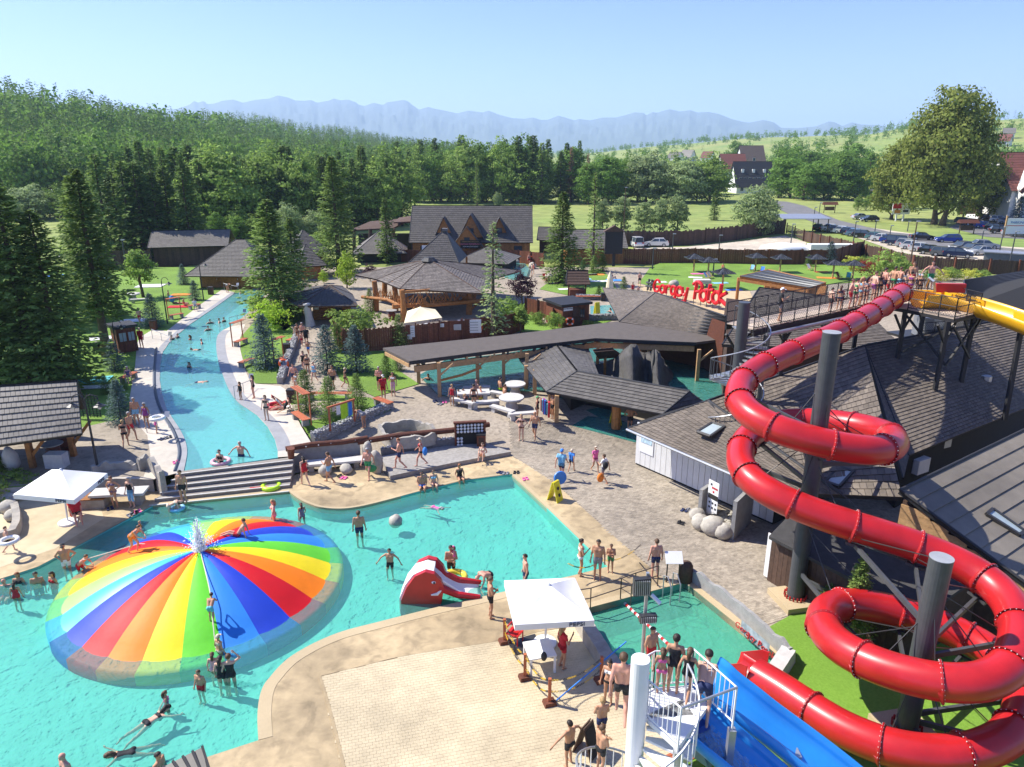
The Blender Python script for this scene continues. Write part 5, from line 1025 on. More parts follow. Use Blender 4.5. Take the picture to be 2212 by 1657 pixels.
# yellow slide
def trough(name, pts, r_, depth, mat, parent, th=.05, n=10, sub=6, flat=0.):
 c_ = cat_rom(pts, sub); vs = []; m2 = 2 * (n + 1)
 for i, p in enumerate(c_):
  d = (c_[min(i + 1, len(c_) - 1)] - c_[max(i - 1, 0)]).normalized(); x = d.cross(V(0, 0, 1)).normalized(); up = x.cross(d)
  for rr in (0, th):
   for j in range(n + 1):
    a = math.pi + math.pi * j / n; cx, sy = math.cos(a), math.sin(a)
    if flat: cx = math.copysign(abs(cx) ** flat, cx); sy = -abs(sy) ** flat
    vs.append(p + x * cx * (r_ + rr) + up * (sy * (depth + rr)))
 fs = []
 for i in range(len(c_) - 1):
  o1, o2 = i * m2, (i + 1) * m2
  for j in range(n): fs += [(o1 + j, o1 + j + 1, o2 + j + 1, o2 + j), (o1 + n + 1 + j, o2 + n + 1 + j, o2 + n + 2 + j, o1 + n + 2 + j)]
  fs += [(o1, o2, o2 + n + 1, o1 + n + 1), (o1 + n, o1 + 2 * n + 1, o2 + 2 * n + 1, o2 + n)]
 for k in (0, len(c_) - 1): fs += [(k * m2 + j, k * m2 + j + 1, k * m2 + n + 2 + j, k * m2 + n + 1 + j) for j in range(n)]
 return MB().add(vs, fs).build(name, mat, parent, smooth=True)
ys = thing('yellow_slide', 'open yellow chute slide leaving the platform', 'slide', at(2010, 640, BZ)); yp = [at(1985, 632, 9.35), at(2040, 634, 9.3), at(2110, 648, 9.15), at(2212, 682, 8.8), at(2330, 730, 8.4), at(2460, 800, 8.0)]
trough('chute', yp, .85, .85, m_yell, ys, n=16)
for q in yp[1:5]: MB().box(q - V(0, 0, .35), (.08, 1.5, .9)).build('rib', m_yell, ys)
q = yp[3]; MB().beam(V(q.x + .2, q.y, 3), q - V(0, 0, .6), .2).build('column', m_black, ys)
MB().tube([at(2000, 618, 9.6), at(2008, 600, 10.2), at(2018, 608, 10.2), at(2020, 630, 9.5)], .06, 8).build('start_bar', m_steel, ys); MB().box(at(2052, 622, 9.6), (1.6, .25, .5), -.1).build('start_shield', m_redp, ys)
# grey spiral stair to the bridge
def spiral(name, label, ax, r_in, r_out, z0, z1, a0, turns, mat, railm, pm, pr, ptop, steps, bars=.3, rail_a=(0, 1)):
 o = thing(name, label, 'stairs', ax); MB().cyl(ax, pr, ptop - ax.z, 22).build('newel_pillar', pm, o); R0 = r_out
 for i in range(steps):
  a = a0 + turns * 6.283 * i / steps; b = a + turns * 6.283 / steps * 1.15; z = z0 + (z1 - z0) * (i + 1) / steps
  ring = [ax + V(math.cos(t) * r_, math.sin(t) * r_, z - ax.z) for t, r_ in ((a, r_in), (a, r_out), (b, r_out), (b, r_in))]; MB().prismv(ring, [p - V(0, 0, .06) for p in ring]).build('step', mat, o)
 k = steps * 2; tp = []; mb = MB()
 for i in range(k + 1):
  f = i / k
  if not rail_a[0] <= f <= rail_a[1]: continue
  a = a0 + turns * 6.283 * f; z = z0 + (z1 - z0) * f; q = ax + V(math.cos(a) * r_out, math.sin(a) * r_out, z - ax.z); tp.append(q + V(0, 0, 1.05)); mb.tube([q, q + V(0, 0, 1.05)], .014 if i % 4 else .025, 5)
 mb.build('balusters', railm, o); MB().tube(tp, .03, 7).build('handrail', m_steel, o); return o
axg = V(10.9, 35.2, 0); gsx = aty(1612, 735, 36.5)
spiral('spiral_stair', 'grey steel spiral stair climbing from the boulders to the bridge', V(11.3, 34.6, 0), .25, 1.35, .3, BZ, -2.2, 2.6, m_steel, m_char, m_char, .28, 10.0, 44)
# white spiral stair, platform and blue slides
axw = V(2.86, 13.4, 0); WZ = 4.6
ws_ = spiral('white_spiral_stair', 'white spiral stair around a white pillar leading to the blue slides', axw, .24, 1.35, .6, WZ, -1.2 - 6.283 * .72, .98, m_white, m_white, m_white, .21, 6.25, 18)
pl_ = [at(a, b, WZ + 1.05) - V(0, 0, 1.05) for a, b in ((1402, 1470), (1354, 1440), (1416, 1407), (1498, 1402), (1592, 1485), (1472, 1530))]; sp_ = thing('slide_platform', 'white platform with steel railings above the blue slides', 'platform', V(pl_[0].x, pl_[0].y, 0)); MB().prism(pl_[:4] + [at(1540, 1442, WZ + 1.05) - V(0, 0, 1.05), pl_[5]], -.12, 0).build('deck', m_white, sp_, fix=True); railing(sp_, [pl_[1], pl_[2], pl_[3], pl_[4]], 1.05, 1.2, m_white, False, .14, .022); railing(sp_, [pl_[5], pl_[0]], 1.05, 1.2, m_white, False, .14, .022); MB().tube([pl_[4] + V(0, 0, 1.05), pl_[5] + V(0, 0, 1.05)], .03, 7).build('bar', m_steel, sp_)
for q in (pl_[3], pl_[4], pl_[5]): MB().beam(V(q.x, q.y, 0), q - V(0, 0, .1), .16).build('column', m_steel, sp_)
bs = thing('blue_slide', 'wide blue double slide running down from the white platform', 'slide', V(8, 13, 0))
n0 = [at(1462, 1500, 4.55), at(1498, 1530, 4.4), at(1560, 1585, 4.1), at(1640, 1655, 3.55), at(1740, 1745, 2.9), at(1860, 1860, 2.1)]; f0_ = [at(1530, 1447, 4.55), at(1572, 1478, 4.4), at(1640, 1528, 4.0), at(1720, 1590, 3.45), at(1820, 1668, 2.85), at(1930, 1760, 2.2)]
for P_ in (n0, f0_):
 trough('chute', P_, .62, .42, m_bluef, bs, .06, 12, 6, flat=.55)
wt = MB()
for P_ in (n0,):
 c_ = cat_rom(P_, 8)
 for i in range(len(c_) - 1):
  d = (c_[i + 1] - c_[i]).normalized(); x = d.cross(V(0, 0, 1)).normalized(); w0 = .2 + .15 * abs(math.sin(i * 1.7)); wt.quad(c_[i] + x * w0 - V(0, 0, .39), c_[i + 1] + x * w0 - V(0, 0, .39), c_[i + 1] - x * w0 - V(0, 0, .39), c_[i] - x * w0 - V(0, 0, .39))
wt.build('running_water', water('slide_water', (.7, .85, .95), (.5, .7, .85), .35, 5, .6), bs)
q = at(1500, 1580, 3.2); MB().hexa([at(1462, 1610, 2.2), at(1530, 1660, 2.2), at(1560, 1640, 2.2), at(1500, 1590, 2.2)], [at(1440, 1545, 4.2), at(1500, 1580, 4.1), at(1530, 1560, 4.2), at(1480, 1530, 4.3)]).build('support_box', m_blue2, bs); MB().beam(V(n0[3].x, n0[3].y, 0), n0[3] - V(0, 0, .5), .3).build('column', m_steel, bs); MB().beam(V(f0_[3].x, f0_[3].y, 0), f0_[3] - V(0, 0, .5), .3).build('column', m_steel, bs)
# == people
SKIN = [M('skin_%s' % n, c, .55, .07, 6, spec=.3) for n, c in (('fair', (.62, .37, .26)), ('tan', (.50, .265, .155)), ('pink', (.62, .31, .215)), ('deep', (.38, .19, .105)))]
HAIR = {k: M(k + '_hair', c, .6, .2, 20) for k, c in dict(dark=(.025, .017, .012), brown=(.09, .05, .025), blond=(.38, .25, .11), grey=(.35, .34, .33), red=(.25, .09, .03)).items()}
CC = dict(black=(.018, .018, .02), navy=(.02, .03, .09), red=(.50, .02, .03), blue=(.05, .22, .62), lblue=(.22, .48, .68), white=(.75, .75, .73), green=(.05, .28, .10), lime=(.45, .75, .03), pink=(.75, .14, .35), lpink=(.72, .42, .45), purple=(.25, .05, .22), orange=(.75, .22, .03), grey=(.22, .22, .24), teal=(.12, .48, .50), yellow=(.75, .6, .06), brown=(.12, .05, .03), floral=(.16, .12, .2), beige=(.6, .5, .38))
def cloth(k): return M(k + '_fabric', CC[k], .8, .1, 12)
m_eye = M('eye_dark', (.02, .015, .012), .3); m_lip = M('lip', (.42, .12, .1), .5)
def P_stand(f): return dict(pel=(0, 0, .94), chest=(0, 0, 1.32), neck=(0, -.01, 1.49), head=(0, .02, 1.63), L=dict(sh=(-.185, 0, 1.42), el=(-.25, -.03, 1.13), wr=(-.27, .06, .88), hp=(-.09, 0, .91), kn=(-.1, .03, .5), an=(-.11, -.02, .08)), R=dict(sh=(.185, 0, 1.42), el=(.25, -.03, 1.13), wr=(.27, .06, .88), hp=(.09, 0, .91), kn=(.1, .03, .5), an=(.11, -.02, .08)))
def pose(kind):
 p = P_stand(0); L, Rr = p['L'], p['R']
 if kind == 'hips': L.update(el=(-.38, -.1, 1.17), wr=(-.17, .04, 1.02)); Rr.update(el=(.38, -.1, 1.17), wr=(.17, .04, 1.02))
 elif kind == 'fold': L.update(el=(-.24, .06, 1.14), wr=(.02, .22, 1.19)); Rr.update(el=(.24, .06, 1.14), wr=(-.02, .24, 1.12))
 elif kind == 'walk': L.update(kn=(-.1, .2, .52), an=(-.1, .24, .09), el=(-.25, -.16, 1.16), wr=(-.26, -.2, .9)); Rr.update(kn=(.1, -.02, .5), an=(.1, -.34, .15), el=(.25, .08, 1.15), wr=(.25, .28, .97))
 elif kind == 'walk2': Rr.update(kn=(.1, .2, .52), an=(.1, .24, .09), el=(.25, -.16, 1.16), wr=(.26, -.2, .9)); L.update(kn=(-.1, -.02, .5), an=(-.1, -.34, .15), el=(-.25, .1, 1.14), wr=(-.1, .3, 1.18))
 elif kind == 'arms': L.update(el=(-.42, .05, 1.27), wr=(-.58, .14, 1.05)); Rr.update(el=(.42, .05, 1.27), wr=(.58, .14, 1.05), kn=(.14, .12, .52), an=(.14, .05, .1))
 elif kind == 'phone': Rr.update(el=(.27, .05, 1.13), wr=(.14, .3, 1.3)); L.update(kn=(-.08, .1, .5))
 elif kind == 'raise': Rr.update(el=(.36, .1, 1.5), wr=(.2, .12, 1.7));
 elif kind == 'pull': p.update(chest=(0, .28, 1.2), neck=(0, .4, 1.32), head=(0, .47, 1.44)); L.update(sh=(-.17, .34, 1.27), el=(-.22, .5, 1.05), wr=(-.1, .68, .98), kn=(-.12, .22, .52), an=(-.12, .1, .08)); Rr.update(sh=(.17, .34, 1.27), el=(.22, .5, 1.05), wr=(.1, .7, .95), kn=(.12, .05, .5), an=(.12, -.22, .1))
 elif kind == 'bend': p.update(chest=(0, .34, 1.08), neck=(0, .5, 1.1), head=(0, .62, 1.06)); L.update(sh=(-.17, .42, 1.1), el=(-.2, .46, .84), wr=(-.16, .55, .62)); Rr.update(sh=(.17, .42, 1.1), el=(.2, .46, .84), wr=(.16, .55, .62))
 elif kind in ('sit', 'lounge', 'floor'):
  z = {'sit': .1, 'lounge': .12, 'floor': .11}[kind]; ly = {'sit': 0, 'lounge': -.32, 'floor': -.1}[kind]; ch = .37
  p.update(pel=(0, 0, z), chest=(0, ly * .8, z + ch), neck=(0, ly * 1.1, z + .54), head=(0, ly * 1.1 + .03, z + .69))
  for s, D in ((-1, L), (1, Rr)):
   D.update(sh=(s * .185, ly, z + .47), el=(s * .25, ly * 1.1 - .02, z + .2), wr=(s * .2, ly * .4 + .2, z + .08), hp=(s * .09, .02, z))
   if kind == 'sit': D.update(kn=(s * .12, .43, z + .01), an=(s * .12, .44, z - .4))
   elif kind == 'lounge': D.update(kn=(s * .11, .42, z + .1), an=(s * .12, .82, z - .03), wr=(s * .26, ly * 1.3, z - .04))
   else: D.update(kn=(s * .14, .34, z + .3), an=(s * .13, .5, z - .03), wr=(s * .14, .3, z + .25))
 elif kind in ('lie', 'swim', 'float'):
  p.update(pel=(0, 0, .1), chest=(0, .38, .11), neck=(0, .54, .13), head=(0, .69, .15 if kind == 'float' else .2))
  for s, D in ((-1, L), (1, Rr)):
   D.update(sh=(s * .185, .48, .11), el=(s * .26, .24, .09), wr=(s * .27, 0, .07), hp=(s * .09, -.03, .1), kn=(s * .12, -.44, .09), an=(s * .14, -.86, .07))
   if kind == 'swim': D.update(el=(s * .34, .62, .1), wr=(s * .5, .82, .1), kn=(s * .16, -.42, .02), an=(s * .2, -.8, -.02))
   if kind == 'float': D.update(el=(s * .42, .5, .1), wr=(s * .62, .46, .1), kn=(s * .16, -.42, .0), an=(s * .2, -.8, -.08))
 return p
BODY = {}
def body(kind, sex):
 if (kind, sex) in BODY: return BODY[kind, sex]
 p = pose(kind); W = lambda a: Vector(a); pel, ch, nk, hd = map(W, (p['pel'], p['chest'], p['neck'], p['head'])); caps = []; F_ = sex == 'f'
 sp = (ch - pel).normalized(); fw = Vector((1, 0, 0)).cross(sp); fw = -fw if kind != 'swim' and kind != 'lie' and fw.y < 0 and abs(fw.y) > .2 else fw
 front = Vector((0, 1, 0)) - sp * sp.y; front = front.normalized() if front.length > .3 else Vector((0, 0, 1 if kind == 'float' or kind == 'lie' else -1))
 X = Vector((1, 0, 0)); hw, ww, cw = (.085, .042, .06) if F_ else (.08, .08, .105); mid = pel.lerp(ch, .5)
 for s in (-1, 1): caps += [(pel + X * s * hw * .8, mid + X * s * ww, (.1 if F_ else .1), (.084 if F_ else .1), 't'), (mid + X * s * ww, ch + X * s * cw, .084 if F_ else .1, .088 if F_ else .105, 't')]
 caps += [(pel - X * .07, pel + X * .07, .105, .105, 't'), (ch - X * cw * .9, ch + X * cw * .9, .09, .09, 't'), (mid + front * .02, mid + front * .02 + sp * .02, .09, .085, 't'), (ch + sp * .08 - X * .1, ch + sp * .08 + X * .1, .07, .07, 't'), (ch + sp * .08, nk, .075, .052, 't'), (nk, hd, .05, .055, 'h')]
 if F_: caps += [(ch + X * s * .075 + front * .085 - sp * .01, ch + X * s * .075 + front * .09, .052, .05, 't') for s in (-1, 1)]
 else: caps += [(ch + X * s * .07 + front * .045, ch + X * s * .1 + front * .045, .065, .06, 't') for s in (-1, 1)]
 hdir = (hd - nk).normalized(); face = Vector((0, 1, 0)) if kind not in ('float', 'lie') else Vector((0, 0, 1)); face = (face - hdir * face.dot(hdir)).normalized()
 caps += [(hd - hdir * .02, hd + hdir * .04, .08, .085, 'h'), (hd - hdir * .06 + face * .035, hd + hdir * .01 + face * .02, .052, .07, 'h'), (hd - face * .025 + hdir * .02, hd + hdir * .03 + face * .015, .08, .078, 'h'), (hd + face * .1 - hdir * .015, hd + face * .085 + hdir * .01, .014, .01, 'h')]
 sc_ = .9 if F_ else 1.
 fingers = MB()
 for s, D in ((-1, p['L']), (1, p['R'])):
  sh, el, wr, hp, kn, an = (W(D[k]) for k in ('sh', 'el', 'wr', 'hp', 'kn', 'an'));
  if F_ : sh = sh - X * s * .02
  caps += [(sh, el, .056 * sc_, .044 * sc_, 'u'), (el, wr, .043 * sc_, .03 * sc_, 'f'), (ch + X * s * .12 + sp * .07, sh, .07, .062 * sc_, 't'), (hp, kn, .088, .058, 'l'), (pel + X * s * .05 - front * .03, hp - front * .035, .1, .09, 't'), (kn, an, .056, .038, 'c'), (kn.lerp(an, .3) - front * .015, kn.lerp(an, .42) - front * .015, .055, .05, 'c')]
  td = Vector((0, 1, 0)) if kind not in ('swim', 'lie', 'float') else Vector((0, -.9, -.3)); caps += [(an - td * .03 - V(0, 0, .03), an + td * .14 - V(0, 0, .05), .036, .028, 'c')]
  hv = (wr - el).normalized(); side = hv.cross(Vector((0, 1, 0)) if abs(hv.y) < .8 else X).normalized(); nm = hv.cross(side); palm = wr + hv * .075; caps += [(wr, palm, .03, .034, 'f')]
  for k in range(4):
   o_ = palm + side * (k - 1.5) * .019 + hv * .01; ln = (.062, .075, .07, .052)[k]; m_ = o_ + hv * ln * .6 + nm * .008; fingers.tube([o_, m_, m_ + hv * ln * .4 + nm * .022], [.0095, .009, .007], 5)
  t0 = wr + hv * .03 + side * .028; fingers.tube([t0, t0 + side * .03 + hv * .03, t0 + side * .035 + hv * .062], [.011, .01, .008], 5)
 mb = MB()
 for a, b, ra, rb, _ in caps:
  d = (b - a); d = d.normalized() if d.length > 1e-4 else Vector((0, 0, 1)); pts, rs = [], []
  for t in (-1, -.8, -.4): pts.append(a + d * ra * t); rs.append(max(.004, ra * math.sqrt(max(0, 1 - t * t))))
  pts += [a, b]; rs += [ra, rb]
  for t in (.4, .8, 1): pts.append(b + d * rb * t); rs.append(max(.004, rb * math.sqrt(max(0, 1 - t * t))))
  mb.tube(pts, rs, 10)
 o = bpy.data.objects.new('tmp', mb.mesh('tmp')); C.objects.link(o); m_ = o.modifiers.new('r', 'REMESH'); m_.mode = 'VOXEL'; m_.voxel_size = .021; s_ = o.modifiers.new('s', 'SMOOTH'); s_.iterations = 4; s_.factor = .5
 bpy.context.view_layer.update(); me = bpy.data.meshes.new_from_object(o.evaluated_get(bpy.context.evaluated_depsgraph_get())); bpy.data.objects.remove(o)
 co_ = np.empty(len(me.vertices) * 3, np.float32); me.vertices.foreach_get('co', co_); co_ = co_.reshape(-1, 3); no = np.empty_like(co_).ravel(); me.vertices.foreach_get('normal', no); no = no.reshape(-1, 3)
 best = np.full(len(co_), 9e9); tg = np.empty(len(co_), 'U1'); tt = np.zeros(len(co_))
 for a, b, ra, rb, k in caps:
  A, D_ = np.array(a), np.array(b - a); l2 = max(1e-8, D_ @ D_); u = np.clip((co_ - A) @ D_ / l2, 0, 1); ds = np.linalg.norm(co_ - A - u[:, None] * D_, axis=1) - (ra + (rb - ra) * u)
  k_ = ds < best; best[k_] = ds[k_]; tg[k_] = k; tt[k_] = u[k_]
 A, D_ = np.array(pel), np.array(nk - pel); ts_ = ((co_ - A) @ D_) / (D_ @ D_); hq = (co_ - np.array(hd)) @ np.array(hdir * .75 - face * .66); hf = (co_ - np.array(hd)) @ np.array(face)
 faces = [tuple(q.vertices) for q in me.polygons]
 reg_ = dict(trunks=((tg == 't') & (ts_ < .16)) | ((tg == 'l') & (tt < .48)), briefs=((tg == 't') & (ts_ < .1)) | ((tg == 'l') & (tt < .1)), bra=(tg == 't') & (ts_ > .56) & (ts_ < .80), suit=((tg == 't') & (ts_ < .82)) | ((tg == 'l') & (tt < .08)), shirt=(tg == 't') | ((tg == 'u') & (tt < .55)), skirt=((tg == 't') & (ts_ < .2)) | (tg == 'l') | ((tg == 'c') & (tt < .3)), hair=(tg == 'h') & (hq > .022), cap=(tg == 'h') & (hq > .04))
 CM = {}
 for k, msk in reg_.items():
  off = .02 if k == 'hair' else (.024 if k == 'cap' else .011); fs = [f for f in faces if all(msk[i] for i in f)]; used = sorted({i for f in fs for i in f}); mp = {v: i for i, v in enumerate(used)}
  if not used: continue
  m2 = MB().add([tuple(co_[i] + no[i] * off) for i in used], [tuple(mp[i] for i in f) for f in fs]);
  if k == 'cap': b0 = hd + hdir * .06 + face * .08; m2.box(b0 + face * .05, (.14, .09, .012)) if abs(face.y) > .5 else None
  CM[k] = m2
 lh = MB().add(CM['hair'].v, CM['hair'].f); bk = hd - face * .075; lh.tube([bk + hdir * .05, bk - hdir * .06 - face * .02, bk - hdir * .17 - face * .015, bk - hdir * .27 - face * .0], [.07, .075, .06, .025], 8); CM['long'] = lh
 pt = MB().add(CM['hair'].v, CM['hair'].f); pt.ball(hd - face * .1 + hdir * .07, .042, 8, 6); CM['bun'] = pt
 CM = {k: v.mesh({'bra': 'bikini_top', 'suit': 'swimsuit', 'trunks': 'swim_trunks', 'long': 'hair', 'bun': 'hair'}.get(k, k), cloth('black'), True) for k, v in CM.items()}
 ov = MB(); v0 = [tuple(c) for c in co_]; ov.v = v0; ov.f = faces; ov.mi = [0] * len(faces); ov.add(fingers.v, fingers.f)
 ov.cur = 1; xs = hdir.cross(face)
 for s in (-1, 1): ov.ball(hd + face * .083 + xs * s * .032 + hdir * .012, .011, 6, 4)
 ov.cur = 2; ov.box(hd + face * .088 - hdir * .048, (.04, .012, .012)); ov.cur = 0
 for s in (-1, 1): ov.ball(hd + xs * s * .086 - face * .01, .024, 6, 5, (.45, .8, 1))
 bm = ov.mesh('body', [SKIN[0], m_eye, m_lip], True); BODY[kind, sex] = (bm, CM); return BODY[kind, sex]
def setm(o, m_):
 if o.material_slots: o.material_slots[0].link = 'OBJECT'; o.material_slots[0].material = m_
 return o
def person(p, kind, sex, h, head, skin, hair, wear, label, group=None):
 k = h / 1.74; o = thing('person', label, 'person', p, R(head), group); o.scale = (k,) * 3; bm, CM = body(kind, sex)
 setm(link('body', bm, o, local=True), SKIN[skin])
 hs, hc = hair.split('/') if '/' in hair else (('long' if sex == 'f' else 'hair'), hair)
 if hc != 'bald': setm(link('cap' if hs == 'cap' else 'hair', CM[hs], o, local=True), cloth(hc) if hs == 'cap' else HAIR[hc])
 for it in wear.split():
  t, c = it.split(':'); n = {'bra': 'bikini_top', 'suit': 'swimsuit', 'trunks': 'swim_trunks'}.get(t, t); setm(link(n, CM[t], o, local=True), cloth(c))
 return o
DOME_C = at(440, 1246); DOME_R, DOME_H = 5.1, 1.4
def dome_z(x, y):
 r_ = math.hypot(x - DOME_C.x, y - DOME_C.y) / DOME_R; return -.09 + DOME_H * (1 - min(1, r_) ** 2.1)
def P(x, y, mode, kind, sex, h, head, skin, hair, wear, label, group=None):
 if mode == 'g': p = gnd(x, y) if y < 800 else on(x, y)
 elif mode == 'u': p = at(x, y, UP)
 elif mode == 'w': p = at(x, y, -.09); p.z = -.69
 elif mode == 'd': p = at(x, y, -.09); p.z = -.09 - h * .72
 elif mode == 's': p = at(x, y, -.09); p.z = -.24
 elif mode == 'l': p = at(x, y, UP - .03); p.z = UP - .03 - h * .74
 elif mode == 'lw': p = at(x, y, UP - .03); p.z = UP - .03 - h * .5
 elif mode == 'ls': p = at(x, y, UP - .03); p.z = UP - .18
 elif mode == 'dome':
  p = at(x, y, .4)
  for _ in range(9): p = at(x, y, dome_z(p.x, p.y))
 else: p = at(x, y, float(mode))
 person(p, kind, sex, h, head, skin, hair, wear, label, group)
T = 'trunks:'; S = 'suit:'
def bik(c, c2=None): return 'bra:%s briefs:%s' % (c, c2 or c)
